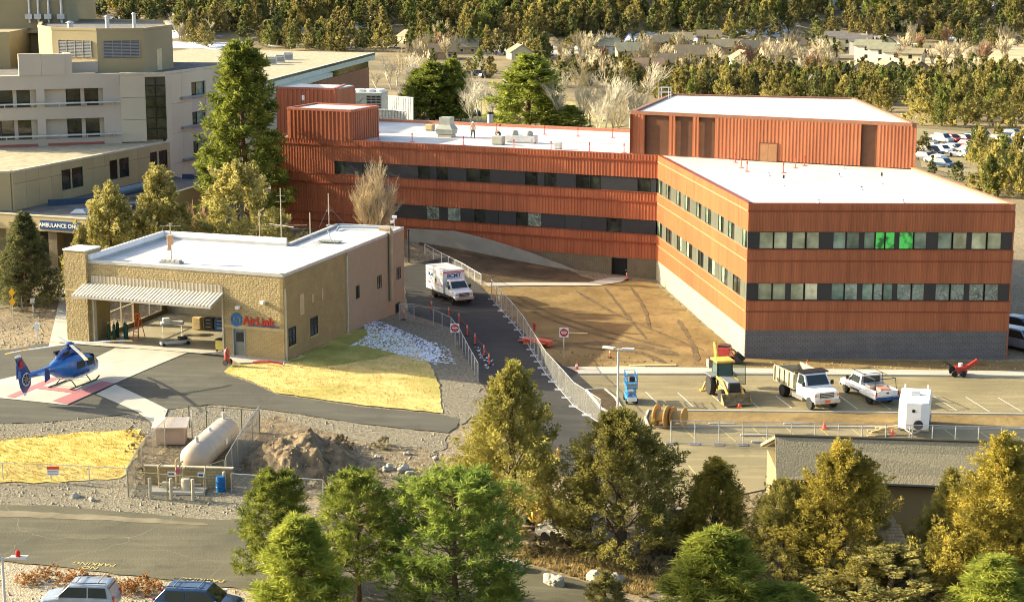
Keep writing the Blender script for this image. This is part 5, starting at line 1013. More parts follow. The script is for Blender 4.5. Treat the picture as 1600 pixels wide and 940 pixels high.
# ---- background woodland: each tree that shows large is a thing, the rest of the wood is one mass
rows_ = []
def scatter(poly, n, kinds, hmin, hmax, near=False, tries=40):
    xs_ = [p[0] for p in poly]; ys_ = [p[1] for p in poly]; k = 0; c = 0
    while k < n and c < n * tries:
        c += 1; px, py = rt.uniform(min(xs_), max(xs_)), rt.uniform(min(ys_), max(ys_)); ins = False; j = len(poly) - 1
        for i in range(len(poly)):
            if (poly[i][1] > py) != (poly[j][1] > py) and px < (poly[j][0] - poly[i][0]) * (py - poly[i][1]) / (poly[j][1] - poly[i][1]) + poly[i][0]: ins = not ins
            j = i
        if ins: g = G(px, py); rows_.append((g, rt.choice(kinds), rt.uniform(hmin, hmax), px, py)); k += 1
J5 = ['far0', 'far1', 'far2', 'far3', 'far4', 'farpine']
scatter([(1435,170),(1600,130),(1680,130),(1680,200),(1560,205),(1440,205)], 48, J5, 8, 11)
scatter([(1520,298),(1600,268),(1680,268),(1680,345),(1600,335)], 22, J5, 5, 8)
scatter([(1430,268),(1480,275),(1560,300),(1520,300)], 3, J5, 3, 4)
scatter([(1505,246),(1610,240),(1610,262),(1530,266)], 7, J5, 4, 6.5)
scatter([(1436,232),(1448,232),(1448,262),(1436,262)], 2, J5, 3, 4)
scatter([(1000,170),(1060,142),(1340,150),(1430,190),(1340,165),(1060,156)], 56, J5, 6, 8.5)
scatter([(1200,140),(1340,142),(1480,168),(1600,150),(1600,132),(1480,140),(1340,132),(1200,132)], 60, J5, 5, 8)
scatter([(840,140),(1010,150),(1010,128),(820,122)], 16, J5, 5, 8)
scatter([(990,150),(1440,165),(1440,126),(1200,120),(990,122)], 85, J5, 4.5, 8)
scatter([(1430,140),(1680,140),(1680,112),(1500,116),(1430,122)], 50, J5, 5, 8)
scatter([(436,80),(640,84),(780,88),(860,94),(860,88),(640,74),(436,70)], 56, J5 + ['farpine'], 8, 12)
scatter([(640,120),(860,130),(860,112),(660,105)], 14, J5 + ['farpine'], 5, 8)
scatter([(270,72),(436,76),(436,60),(270,50)], 14, J5, 7, 12)
scatter([(860,120),(1200,124),(1440,128),(1440,120),(1250,112),(1000,104),(860,104)], 110, J5 + ['farpine'], 3.5, 6)
scatter([(840,84),(1200,92),(1480,95),(1480,80),(1250,72),(1000,68),(840,66)], 62, J5 + ['farpine'], 4, 7)
scatter([(860,60),(1600,62),(1600,48),(860,48)], 70, J5, 7, 12)
scatter([(280,52),(900,66),(900,36),(280,24)], 90, J5, 8, 13)
scatter([(1500,78),(1600,82),(1600,60),(1400,60)], 14, J5, 6, 9)
scatter([(100,40),(1650,55),(1650,18),(100,8)], 330, J5 + ['farpine'], 7, 14)
scatter([(100,15),(1650,22),(1650,-18),(100,-22)], 520, J5 + ['farpine'], 6, 14)
scatter([(-20,-20),(1700,-15),(1700,-45),(-20,-50)], 260, J5 + ['farpine'], 7, 13)
KEEP = [(720, 40, 780, 60)]
def size_px(r): return r[2] * F / r[0].y
rows_.sort(key=size_px, reverse=True)
def spot(px, py):
    if py < 30: return 'high on the wooded hillside'
    if px > 1420 and py > 200: return 'beside the far car park'
    if px > 1420: return 'in the belt behind the far car park'
    if px > 990 and py > 115: return 'in the belt behind the red penthouse'
    if py > 100: return 'in the grove behind the red wing'
    if px < 440: return 'on the slope behind the hospital'
    if px < 860: return 'in the row at the foot of the hill'
    return 'among the distant houses'
def col(px):
    for lim, t in ((330, 'over the hospital plant tower'), (440, 'left of the clinic roof'), (590, 'over the clinic roof'), (700, 'over the chiller'), (800, 'over the roof worker'), (900, 'over the dark pine'), (1000, 'over the aspens'), (1120, 'over the penthouse corner cage'), (1250, 'over the penthouse door'), (1345, 'over the penthouse right end'), (1430, 'over the two storey houses'), (1520, 'over the parked cars')):
        if px < lim: return t
    return 'near the right edge'
for g, k, h_, px, py in rows_[:300]:
    b_h = 12 if k == 'farpine' else 9; nm = 'pine_tree' if k in ('farpine', 'far4') else 'juniper_tree'
    wf = rt.uniform(.85, 1.25); tree(k, g, h_ / b_h, h_ / b_h * wf, f'{"broad" if wf > 1.05 else "narrow"} {"tall" if h_ > 9.5 else "short" if h_ < 7 else "mid-sized"} {"green pine" if nm[0] == "p" else "bronze juniper"} {spot(px, py)}, {col(px)}'.replace('in the belt behind the far car park', 'behind the far lot').replace('in the belt behind the red penthouse', 'behind the penthouse').replace('in the row at the foot of the hill', 'at the hill foot'), group='woodland trees ' + spot(px, py), name=nm, parts=False)
stuff = {'a': ([], [], 0), 'b': ([], [], 0)}
for g, k, h_, px, py in rows_[300:]:
    me = TREE[k][0]; key = 'b' if k in ('farpine', 'far4') else 'a'; nv = len(me.vertices); co = np.empty(nv * 3, np.float32); me.vertices.foreach_get('co', co); co = co.reshape(-1, 4, 3)
    sel = rt.sample(range(len(co)), int(len(co) * .26)); co = co[sel].reshape(-1, 3)
    s = h_ / (12 if k == 'farpine' else 9); a = rt.uniform(0, 6.28); ca, sa = math.cos(a), math.sin(a); ww = s * rt.uniform(.85, 1.3)
    # wider leaves for the thinned-out crowns
    cen = co.reshape(-1, 4, 3).mean(1, keepdims=True); co = (cen + (co.reshape(-1, 4, 3) - cen) * 1.85).reshape(-1, 3)
    w_ = np.stack([(co[:, 0] * ca - co[:, 1] * sa) * ww + g.x, (co[:, 0] * sa + co[:, 1] * ca) * ww + g.y, co[:, 2] * s + g.z], 1)
    stuff[key][0].append(w_)
for key, m, lab in (('a', HILLJ, 'dense juniper woodland covering the far hillside'), ('b', HILLP, 'dark green conifers scattered through the far hillside woodland')):
    v = np.concatenate(stuff[key][0]); tag(mobj('woodland', np_mesh('woodland', v, np.arange(len(v)).reshape(-1, 4), m)), lab, 'woodland', kind='stuff')
for k in range(110):
    reg = rt.choice([(880,960,70,110), (1240,1290,85,130), (1380,1600,60,110), (640,720,60,100), (1420,1600,85,140), (270,330,45,65), (1400,1480,40,60), (900,1010,110,140), (1040,1300,105,125), (960,1250,80,100)])
    px, py = rt.uniform(reg[0], reg[1]), rt.uniform(reg[2], reg[3]); g = G(px, py); hh = rt.uniform(6, 10)
    bare(rt.choice(['fartan'] * 7 + ['farred']), px, py, py - hh * F / g.y, hh * .8 * F / g.y, f'leafless twiggy tree among distant houses and fields, {"tall" if hh > 8 else "low"}, {col(px)}', 'distant leafless trees')
# ================================================================ DISTANT HOUSES
rh = random.Random(8)
WALLC = [M(f'house wall {i}', c, .85, var=.06) for i, c in enumerate([(.58, .54, .42), (.44, .36, .2), (.50, .46, .30), (.36, .27, .17), (.62, .60, .52), (.34, .15, .08)])]
ROOFC = [M(f'house roof {i}', c, .9, var=.12, vs=.6) for i, c in enumerate([(.16, .13, .085), (.22, .19, .12), (.11, .105, .10), (.25, .17, .11), (.19, .19, .13)])]
WCOL = ['white', 'tan', 'cream', 'brown', 'bright white', 'rust']; RCOL = ['brown', 'olive brown', 'charcoal', 'red brown', 'grey green']
def house(px, py, wpx, dep, storeys, rz, wi, ri, label, group='distant houses'):
    g = G(px, py); W = wpx * g.y / F; Hh = 2.8 * storeys; o = empty('house', (g.x, g.y, g.z), rz, label, 'house', group); o.location.z = zg(g.x, g.y)
    a, d = W / 2, dep / 2; ov = .5; rr = min(a, d) * .62
    MB().box((-a, -d, -1), (a, d, Hh)).build('wall', WALLC[wi], o)
    # ridge along the long side
    if a >= d:
        ends = [(-a - ov, 0), (a + ov, 0)]; b = MB(); t = .2
        for s in (-1, 1): b.add([(-a - ov, s * (d + ov), Hh - .3), (a + ov, s * (d + ov), Hh - .3), (a + ov, 0, Hh + rr), (-a - ov, 0, Hh + rr), (-a - ov, s * (d + ov), Hh - .3 + t), (a + ov, s * (d + ov), Hh - .3 + t), (a + ov, 0, Hh + rr + t), (-a - ov, 0, Hh + rr + t)], [(0,1,2,3),(7,6,5,4),(0,4,5,1),(1,5,6,2),(2,6,7,3),(3,7,4,0)])
        gb = MB(); 
        for s in (-1, 1): gb.add([(s * a, -d, Hh), (s * a, d, Hh), (s * a, 0, Hh + rr)], [(0, 1, 2)])
    else:
        b = MB(); t = .2
        for s in (-1, 1): b.add([(s * (a + ov), -d - ov, Hh - .3), (s * (a + ov), d + ov, Hh - .3), (0, d + ov, Hh + rr), (0, -d - ov, Hh + rr), (s * (a + ov), -d - ov, Hh - .3 + t), (s * (a + ov), d + ov, Hh - .3 + t), (0, d + ov, Hh + rr + t), (0, -d - ov, Hh + rr + t)], [(0,1,2,3),(7,6,5,4),(0,4,5,1),(1,5,6,2),(2,6,7,3),(3,7,4,0)])
        gb = MB()
        for s in (-1, 1): gb.add([(-a, s * d, Hh), (a, s * d, Hh), (0, s * d, Hh + rr)], [(0, 1, 2)])
    rf = b.build('roof', ROOFC[ri], o); gb.build('gable', WALLC[wi], o)
    MB().box((a * .3, d * .1, Hh), (a * .3 + .6, d * .1 + .6, Hh + rr + .9)).build('chimney', WALLC[3], rf)
    nw = max(1, int(W / 3.5))
    for st in range(storeys):
        for k in range(nw):
            x = -a + W * (k + .5) / nw; z = .9 + st * 2.8
            if st == 0 and k == 0: MB().box((x - .5, -d - .06, 0), (x + .5, -d, 2.1)).build('door', ROOFC[3], o); continue
            w_ = MB().box((x - .65, -d - .05, z), (x + .65, -d, z + 1.3)).build('window', WHITE, o); MB().box((x - .55, -d - .07, z + .1), (x + .55, -d - .05, z + 1.2)).build('pane', PANED, w_)
        MB().box((-a - .05, -.6, .9 + st * 2.8), (-a, .6, 2.2 + st * 2.8)).build('window', PANED, o)
HS = [(640,66,26,9,1,.5,1,1),(720,84,50,10,1,.1,1,1),(690,92,40,9,1,.15,3,0),(812,92,34,9,1,.2,2,4),(936,82,62,9,1,-.05,4,4),(985,90,44,9,1,.05,2,4),(1030,76,36,9,1,.2,5,1),(1060,72,40,9,1,0,1,1),(1108,68,36,9,1,-.1,2,0),(1130,84,58,9,1,.05,3,1),(1085,96,60,10,1,.02,1,0),(1175,86,40,9,1,.3,2,1),(1235,80,40,8,1,.1,2,0),(1212,92,44,9,1,.1,3,3),(1285,92,36,9,1,0,1,0),(1305,78,22,8,2,1.2,2,2),(1325,82,22,8,2,1.2,2,2),(1345,86,24,8,2,1.2,4,2),(1356,94,24,9,2,1.1,4,4),(1378,100,26,9,2,1.1,4,4),(1402,106,24,9,2,1.1,4,4),(1424,108,22,8,2,1.1,2,1),(1385,118,32,8,1,.2,1,4),(1430,118,30,8,1,.2,3,3),(1350,72,26,8,1,.2,2,2),(1380,76,26,8,1,.3,2,2),(1335,118,26,8,1,.2,4,4),(1270,142,30,8,1,.1,3,2),(1295,12,28,9,1,.1,4,1),(1050,110,46,9,1,.05,3,0),(1010,118,50,9,1,.1,3,3),(1160,102,34,9,1,.1,2,1)]
spots_ = ['nearest the foot of the hill', 'in the middle of the settlement', 'at the near edge of the settlement', 'beside the straw field']
for k, (px, py, w_, d_, st, rz, wi, ri) in enumerate(HS):
    sp = spots_[3] if px > 1300 and py < 110 else spots_[0] if py < 78 else spots_[1] if py < 95 else spots_[2]
    side = 'leftmost ' if px < 700 else ''
    house(px, py, w_, d_, st, rz, wi, ri, f'{side}{"two" if st == 2 else "single"} storey {WCOL[wi]} house with {RCOL[ri]} roof {sp}')
# ================================================================ VEHICLES AND MACHINES
def wheel(parent, x, y, z, r, w_, rim=CHROME, ax='y'):
    t = MB().lathe([(r * .55, -w_ / 2), (r * .93, -w_ / 2), (r, -w_ * .3), (r, w_ * .3), (r * .93, w_ / 2), (r * .55, w_ / 2)], (0, 0, 0), ax, 18).build('wheel', BLACK, parent, True); t.location = (x, y, z)
    MB().lathe([(.02, -w_ * .46), (r * .52, -w_ * .47), (r * .56, -w_ * .36), (r * .56, w_ * .36), (r * .52, w_ * .47), (.02, w_ * .46)], (0, 0, 0), ax, 14).build('rim', rim, t, True); return t
def section_loft(b, secs):
    """secs: (x, [(halfwidth, z) from bottom to top]) mirrored into closed rings"""
    b.loft([[(x, -hw, z) for hw, z in pr] + [(x, hw, z) for hw, z in reversed(pr)] for x, pr in secs])
def heading(px0, py0, px1, py1): a, b = G(px0, py0), G(px1, py1); return math.atan2(b.y - a.y, b.x - a.x)
def paint(name, c, rough=.25, metal=0.0): return M(name, c, rough, metal, var=.14, vs=2.2, detail=7, spec=.5, coat=.35)
# ---- helicopter
HBL = paint('metallic helicopter blue', (.018, .135, .40), .28, .2); HNV = paint('helicopter navy', (.012, .05, .20), .3, .2); HWH = paint('helicopter white', (.72, .73, .72)); YEL = paint('blade yellow', (.60, .36, .12), .5)
hp = G(112, 602); HE_ = empty('helicopter', (hp.x, hp.y, hp.z + .09), R(69), 'blue and white air ambulance helicopter parked on the concrete pad', 'helicopter'); HE_.scale = (.97,) * 3
def ell(x, cz, ry, rz, zb=None, n=20, sq=2.5):
    out = []
    for i in range(n):
        a = 2 * math.pi * i / n; c, s = math.cos(a), math.sin(a); out.append((x, ry * abs(c) ** (2 / sq) * (1 if c >= 0 else -1), cz + rz * abs(s) ** (2 / sq) * (1 if s >= 0 else -1)))
    return out
b = MB(); b.loft([ell(3.35, 1.05, .12, .12), ell(3.15, 1.08, .42, .36), ell(2.7, 1.15, .68, .58), ell(2.1, 1.28, .78, .78), ell(1.3, 1.4, .8, .92), ell(.2, 1.45, .82, 1.0), ell(-.8, 1.5, .82, .98), ell(-1.6, 1.62, .72, .8), ell(-2.2, 1.72, .45, .52), ell(-2.7, 1.75, .27, .32)]); b.build('fuselage', HBL, HE_, True)
b = MB(); b.loft([ell(3.2, .88, .38, .17), ell(2.7, .78, .64, .22), ell(1.6, .72, .72, .24), ell(0, .68, .72, .24), ell(-1.1, .84, .6, .22), ell(-1.8, 1.1, .36, .18)]); b.build('white_belly', HWH, HE_, True)
b = MB(); b.loft([ell(-2.3, 1.76, .36, .36, n=14), ell(-4, 1.84, .24, .25, n=14), ell(-5.6, 1.95, .2, .22, n=14)]); bm_ = b.build('tail_boom', HBL, HE_, True)
text('lettering', 'N135CC', .34, HWH, HE_, (-3.6, -.31, 1.86), (R(88), R(0), R(3.5)), .005)
b = MB(); b.loft([ell(1.0, 2.5, .3, .15, n=14), ell(.5, 2.72, .42, .26, n=14), ell(-.4, 2.75, .45, .28, n=14), ell(-1.2, 2.55, .4, .26, n=14), ell(-1.8, 2.2, .25, .2, n=14)]); b.build('engine_cowling', HNV, HE_, True)
for s in (-1, 1):
    MB().tube((-.7, s * .3, 2.72), (-1.4, s * .48, 2.74), .15, n=10).build('exhaust', BLACK, HE_, True)
    MB().add([(2.85, s * .6, 1.2), (2.15, s * .79, 1.1), (2.0, s * .79, 1.85), (2.35, s * .62, 1.85)], [(0, 1, 2, 3)]).build('cockpit_window', GLASS, HE_)
    for x0, x1 in ((1.1, 1.85), (-.3, .75)): MB().obox(((x0 + x1) / 2, s * .815, 1.62), ((x1 - x0) / 2, 0, 0), (0, .012, 0), (0, 0, .27)).build('cabin_window', GLASS, HE_)
    MB().obox((.2, s * .815, .9), (1.1, 0, 0), (0, .01, 0), (0, 0, .1)).build('side_stripe', HNV, HE_)
    for x in (1.25, -.75): MB().path([(x, 0, .62), (x, s * .55, .52), (x, s * .92, .08)], .045).build('skid_strut', FRAME, HE_, True)
    MB().path([(-1.6, s * .98, .06), (1.9, s * .98, .06), (2.35, s * .98, .28)], .06).build('skid', FRAME, HE_, True)
    MB().add([(-5.0, s * .15, 1.9), (-4.5, s * .15, 1.9), (-4.6, s * 1.25, 1.92), (-5.0, s * 1.25, 1.92), (-5.0, s * .15, 1.96), (-4.5, s * .15, 1.96), (-4.6, s * 1.25, 1.96), (-5.0, s * 1.25, 1.96)], [(0,1,2,3),(7,6,5,4),(0,4,5,1),(1,5,6,2),(2,6,7,3),(3,7,4,0)]).build('tailplane', HBL, HE_)
    MB().add([(-5.15, s * 1.25, 1.45), (-4.5, s * 1.25, 1.6), (-4.6, s * 1.25, 2.35), (-5.1, s * 1.25, 2.55), (-5.15, s * 1.3, 1.45), (-4.5, s * 1.3, 1.6), (-4.6, s * 1.3, 2.35), (-5.1, s * 1.3, 2.55)], [(0,1,2,3),(7,6,5,4),(0,4,5,1),(1,5,6,2),(2,6,7,3),(3,7,4,0)]).build('end_plate', HNV, HE_)
MB().add([(3.02, -.36, 1.35), (3.02, .36, 1.35), (2.2, .6, 2.06), (2.2, -.6, 2.06)], [(0, 1, 2, 3)]).build('windscreen', GLASS, HE_)
def finp(z, x0, x1, t): return [(x0, -t, z), (x1, -t, z), (x1, t, z), (x0, t, z)]
MB().loft([finp(.75, -6.1, -5.75, .04), finp(1.2, -6.35, -5.3, .1), finp(2.0, -6.5, -5.2, .13), finp(2.5, -6.45, -5.5, .1), finp(3.55, -6.85, -6.2, .05)]).build('tail_fin', HNV, HE_)
MB().obox((-6.35, -.12, 3.0), (.2, 0, .05), (0, .02, 0), (.0, 0, .28)).build('red_fin_mark', lr, HE_); MB().loft([finp(.5, -6.02, -5.85, .03), finp(.75, -6.1, -5.75, .045)]).build('fin_tip', HWH, HE_); MB().loft([finp(3.55, -6.86, -6.19, .055), finp(3.7, -6.9, -6.3, .04)]).build('fin_cap', HWH, HE_)
fen = MB().lathe([(.5, -.14), (.5, .14), (.42, .14), (.42, -.14)], (-5.85, 0, 1.75), 'y', 20).build('fan_shroud', HWH, HE_, True)
MB().lathe([(.01, -.145), (.43, -.14), (.43, .14), (.01, .145)], (-5.85, 0, 1.75), 'y', 20).build('fan_disc', FRAME, fen)
for k in range(8): a = k * math.pi / 4; MB().obox((-5.85 + .25 * math.cos(a), -.15, 1.75 + .25 * math.sin(a)), (.19 * math.cos(a), 0, .19 * math.sin(a)), (0, .01, 0), (-.035 * math.sin(a), 0, .035 * math.cos(a))).build('fan_blade', CHROME, fen)
mast = MB().tube((0, 0, 2.7), (0, 0, 3.2), .13, n=10).build('rotor_mast', FRAME, HE_, True)
MB().lathe([(.02, 3.42), (.2, 3.38), (.36, 3.25), (.3, 3.08), (.05, 3.05)], (0, 0, 0), 'z', 14).build('rotor_hub', HNV, HE_, True)
for k in range(4):
    a = R(-41) + k * math.pi / 2; ca, sa = math.cos(a), math.sin(a)
    def bl(r0, r1, z0, z1, w_, m, nm, par):
        p, q = Vector((ca * r0, sa * r0, z0)), Vector((ca * r1, sa * r1, z1)); return MB().obox((p + q) / 2, (q - p) / 2, Vector((-sa, ca, .05)) * w_, (0, 0, .02)).build(nm, m, par)
    bd = bl(.25, 3.2, 3.22, 3.12, .12, HWH if k % 2 == 0 else GREY, 'rotor_blade', HE_); bl(3.2, 3.75, 3.12, 3.08, .12, YEL, 'blade_band', bd); bl(3.75, 4.4, 3.08, 3.02, .12, M('blade grey', (.4, .4, .4), .5), 'blade_section', bd); bl(4.4, 4.95, 3.02, 2.95, .14, YEL, 'blade_tip', bd)
MB().lathe([(.02, .95), (.12, 1.0), (.12, 1.15), (.02, 1.2)], (3.0, 0, -.42)).build('landing_light', CHROME, HE_, True)
# ---- ambulance
def mirrored(fn):
    for s in (-1, 1): fn(s)
def cab_truck(root, m, L0, L1, wid, hood_z, roof_z, ws_x, hood_x, glass=True, bot=.55):
    """conventional cab: cab back at L0, bumper at L1; windscreen foot at ws_x, hood front at hood_x"""
    hw = wid / 2
    b = MB(); section_loft(b, [(L0, [(hw * .92, bot), (hw, bot + .15), (hw, hood_z), (hw * .88, hood_z + .02)]), (ws_x, [(hw * .92, bot), (hw, bot + .15), (hw, hood_z), (hw * .88, hood_z + .02)]), (hood_x - .3, [(hw * .9, bot), (hw * .98, bot + .15), (hw * .96, hood_z - .12), (hw * .8, hood_z - .08)]), (hood_x, [(hw * .86, bot + .05), (hw * .94, bot + .15), (hw * .92, hood_z - .22), (hw * .75, hood_z - .18)])]); body = bevel(b.build('body', m, root), .05)
    b = MB(); section_loft(b, [(L0 + .02, [(hw * .96, hood_z), (hw * .84, roof_z - .06), (hw * .7, roof_z)]), (ws_x - .75, [(hw * .96, hood_z), (hw * .84, roof_z - .06), (hw * .7, roof_z)]), (ws_x - .55, [(hw * .96, hood_z), (hw * .85, roof_z - .12), (hw * .7, roof_z - .1)]), (ws_x + .02, [(hw * .95, hood_z), (hw * .94, hood_z + .03), (hw * .8, hood_z + .03)])]); bevel(b.build('cab', m, root), .04)
    dz = roof_z - hood_z
    MB().add([(ws_x + .03, -hw * .82, hood_z + .1), (ws_x + .03, hw * .82, hood_z + .1), (ws_x - .48, hw * .74, roof_z - .14), (ws_x - .48, -hw * .74, roof_z - .14)], [(0, 1, 2, 3)]).build('windscreen', GLASS, root)
    for s in (-1, 1):
        MB().add([(ws_x - .15, s * (hw * .95 + .012), hood_z + .06), (L0 + .15, s * (hw * .955 + .012), hood_z + .06), (L0 + .2, s * (hw * .865 + .012), roof_z - .14), (ws_x - .62, s * (hw * .865 + .012), roof_z - .14)], [(0, 1, 2, 3)]).build('side_window', GLASS, root)
        MB().box((ws_x - .2, s * (hw + .1) - .1, hood_z + .05), (ws_x - .05, s * (hw + .1) + .1, hood_z + .35)).build('wing_mirror', FRAME, root)
        MB().box((hood_x - .06, s * hw * .72 - .16, hood_z - .5), (hood_x + .03, s * hw * .72 + .16, hood_z - .28)).build('headlight', CHROME, root)
    g = MB().box((hood_x - .02, -hw * .52, hood_z - .62), (hood_x + .05, hw * .52, hood_z - .22)).build('grille', FRAME, root)
    for k in range(3): MB().box((hood_x + .05, -hw * .5, hood_z - .58 + k * .13), (hood_x + .07, hw * .5, hood_z - .54 + k * .13)).build('grille_bar', CHROME, g)
    MB().box((hood_x, -hw * .95, bot - .05), (hood_x + .18, hw * .95, bot + .2)).build('bumper', CHROME, root)
AMB = paint('ambulance white', (.76, .75, .72))
g = G(704, 468); AB = empty('box_ambulance', (g.x, g.y, g.z + .05), R(-62), 'white box ambulance with blue lettering facing the ramp road', 'ambulance')
bevel(MB().box((-3.1, -1.15, .75), (.75, 1.15, 3.0)).build('box_body', AMB, AB), .06)
cab_truck(AB, AMB, .85, 2.9, 2.0, 1.35, 2.15, 2.05, 2.95)
MB().box((.75, -1.12, 2.72), (.77, 1.12, 2.82)).build('red_stripe', lr, AB); 
for s in (-1, 1): MB().box((-3.0, s * 1.155 - .01, 1.42), (.7, s * 1.155 + .01, 1.48)).build('red_stripe', lr, AB); wheel(AB, 2.2, s * .85, .42, .42, .28); wheel(AB, -1.7, s * .88, .42, .42, .4); MB().box((-1.0, s * 1.16 - .01, 1.6), (-.7, s * 1.16 + .01, 2.05)).build('side_window', GLASS, AB)
text('lettering', 'BCMT', .55, lf, AB, (.785, 0, 2.42), (R(90), 0, R(90)), .01, offset=.015); text('lettering', 'BCMT', .42, lf, AB, (-1.9, -1.17, 2.25), (R(90), 0, 0), .01, offset=.01)
text('lettering', 'MEDICAL TRANSPORT', .13, lr, AB, (.785, 0, 2.08), (R(90), 0, R(90)), .005)
MB().box((-3.0, -1.1, .5), (2.2, 1.1, .75)).build('chassis', FRAME, AB)
# ---- dump truck
TW = paint('truck white', (.74, .74, .71))
def on_lot(px, py): g = G(px, py); return (g.x, g.y, g.z + .06)
DT = empty('dump_truck', on_lot(1262, 628), R(-70), 'white dump truck with grey steel tipping bed in the upper lot', 'truck')
cab_truck(DT, TW, .1, 2.75, 2.2, 1.55, 2.45, 1.55, 2.8, bot=.6)
STEELB = M('worn grey steel bed', (.34, .31, .22), .6, .2, var=.2, vs=2)
bd = MB().box((-3.3, -1.15, 1.0), (-.05, 1.15, 1.12)).build('tipping_bed', STEELB, DT)
for s in (-1, 1):
    MB().box((-3.3, s * 1.12 - .04, 1.12), (-.05, s * 1.12 + .04, 2.25)).build('bed_side', STEELB, bd)
    for k in range(5): MB().box((-3.2 + k * .74, s * 1.2 - .05, 1.1), (-3.06 + k * .74, s * 1.2 + .05, 2.2)).build('bed_rib', STEELB, bd)
    wheel(DT, 2.1, s * .95, .48, .48, .3, M('white rim', (.6, .58, .5), .5)); wheel(DT, -2.1, s * .85, .48, .48, .5, _M['white rim'])
    MB().box((-.4, s * 1.0 - .15, .45), (1.2, s * 1.0 + .15, .8)).build('fuel_tank', CHROME, DT)
    MB().box((2.82, s * .95 - .1, 1.1), (2.86, s * .95 + .06, 1.22)).build('turn_signal', ORANGE, DT)
MB().box((-.12, -1.12, 1.12), (-.04, 1.12, 2.4)).build('bed_front', STEELB, bd); MB().box((-3.36, -1.1, 1.12), (-3.3, 1.1, 2.1)).build('tailgate', STEELB, bd); MB().box((-.1, -1.15, 2.42), (.95, 1.15, 2.52)).build('cab_guard', FRAME, bd); MB().box((-.1, -1.12, 2.25), (-.03, 1.12, 2.42)).build('guard_riser', FRAME, bd)
MB().box((-3.2, -.5, .6), (2.6, .5, 1.0)).build('chassis', FRAME, DT); MB().box((2.99, -.2, .62), (3.01, .2, .82)).build('licence_plate', ORANGE, DT)
# ---- pickup truck
PK = empty('pickup_truck', on_lot(1357, 622), R(108), 'white crew cab pickup with black ladder rack seen from behind', 'truck')
cab_truck(PK, TW, -.35, 2.85, 2.0, 1.15, 1.88, 1.55, 2.85, bot=.5)
b = MB(); b.box((-2.75, -1.0, .55), (-.35, 1.0, .85)); for_ = bevel(b.build('bed_floor', TW, PK), .03)
for s in (-1, 1):
    bevel(MB().box((-2.75, s * .93 - .07, .85), (-.36, s * .93 + .07, 1.2)).build('bed_side', TW, PK), .03); wheel(PK, 1.95, s * .85, .4, .4, .27); wheel(PK, -1.65, s * .85, .4, .4, .27)
    MB().box((-2.79, s * .9 - .09, .8), (-2.74, s * .9 + .09, 1.15)).build('tail_light', lr, PK)
    MB().path([(-2.5, s * .9, 1.2), (-2.4, s * .85, 2.0), (1.3, s * .8, 2.05)], .03).build('ladder_rack_rail', FRAME, PK); MB().path([(-.5, s * .9, 1.2), (-.5, s * .84, 2.03)], .03).build('ladder_rack_post', FRAME, PK)
    MB().add([(1.05, s * 1.012, .6), (-.3, s * 1.012, .6), (-.3, s * 1.012, .75), (1.05, s * 1.012, .75)], [(0, 1, 2, 3)]).build('blue_sill', SB, PK)
for x in (-2.4, -.5, 1.2): MB().tube((x, -.85, 2.02), (x, .85, 2.02), .03).build('ladder_rack_bar', FRAME, PK)
bevel(MB().box((-2.8, -.86, .8), (-2.74, .86, 1.2)).build('tailgate', TW, PK), .02); MB().box((-2.95, -.95, .5), (-2.76, .95, .72)).build('rear_bumper', SB, PK); MB().box((-2.82, -.1, .98), (-2.8, .1, 1.08)).build('tailgate_badge', FRAME, PK); MB().box((-2.97, -.17, .54), (-2.95, .17, .68)).build('licence_plate', lf, PK)
MB().box((-.37, -.7, 1.3), (-.345, .7, 1.78)).build('rear_window', GLASS, PK); MB().box((-1.4, -.7, .85), (-.6, .7, 1.3)).build('tool_box', CHROME, PK); MB().box((-2.3, -.5, .85), (-1.6, .3, 1.25)).build('cargo_box', M('faded red box', (.4, .2, .15), .7), PK)
# ---- backhoe loader
BY = paint('machine yellow', (.66, .38, .05), .45); BHG = M('machine grey', (.16, .17, .17), .5)
BK = empty('backhoe_loader', on_lot(1130, 618), R(-78), 'yellow backhoe loader with dirty front bucket and open cab door', 'backhoe')
bevel(MB().box((.2, -.5, .9), (2.5, .5, 1.6)).build('engine_hood', BHG, BK), .06); MB().box((2.5, -.42, .85), (2.6, .42, 1.5)).build('grille', FRAME, BK); MB().box((-1.2, -.55, .55), (2.4, .55, .9)).build('chassis', BY, BK)
for s in (-1, 1):
    wheel(BK, -.5, s * .85, .75, .75, .45, BY); wheel(BK, 2.0, s * .8, .5, .5, .35, BY); MB().path([(.2, s * .62, 1.5), (1.6, s * .62, 1.45), (2.9, s * .62, .75)], .11).build('loader_arm', BY, BK); MB().path([(1.0, s * .62, 1.1), (2.6, s * .62, .95)], .06).build('hydraulic_ram', CHROME, BK)
    for x, x2 in ((-.95, -.95), (.35, .2)): MB().tube((x, s * .62, .9), (x2, s * .58, 2.62), .05).build('cab_post', FRAME, BK)
    MB().add([(.3, s * .63, 1.25), (-.9, s * .63, 1.25), (-.9, s * .6, 2.5), (.2, s * .6, 2.5)], [(0, 1, 2, 3)]).build('side_glass', M('tinted cab glass', (.05, .09, .08), .1, spec=.6), BK)
    MB().obox((-.5, s * .85, 1.55), (.75, 0, 0), (0, .25, 0), (0, 0, .04)).build('fender', BHG, BK); MB().path([(-1.5, s * .8, 1.0), (-1.7, s * 1.1, .1)], .09).build('stabiliser', BY, BK); MB().box((-1.9, s * 1.1 - .2, 0), (-1.5, s * 1.1 + .2, .08)).build('stabiliser_foot', BY, BK)
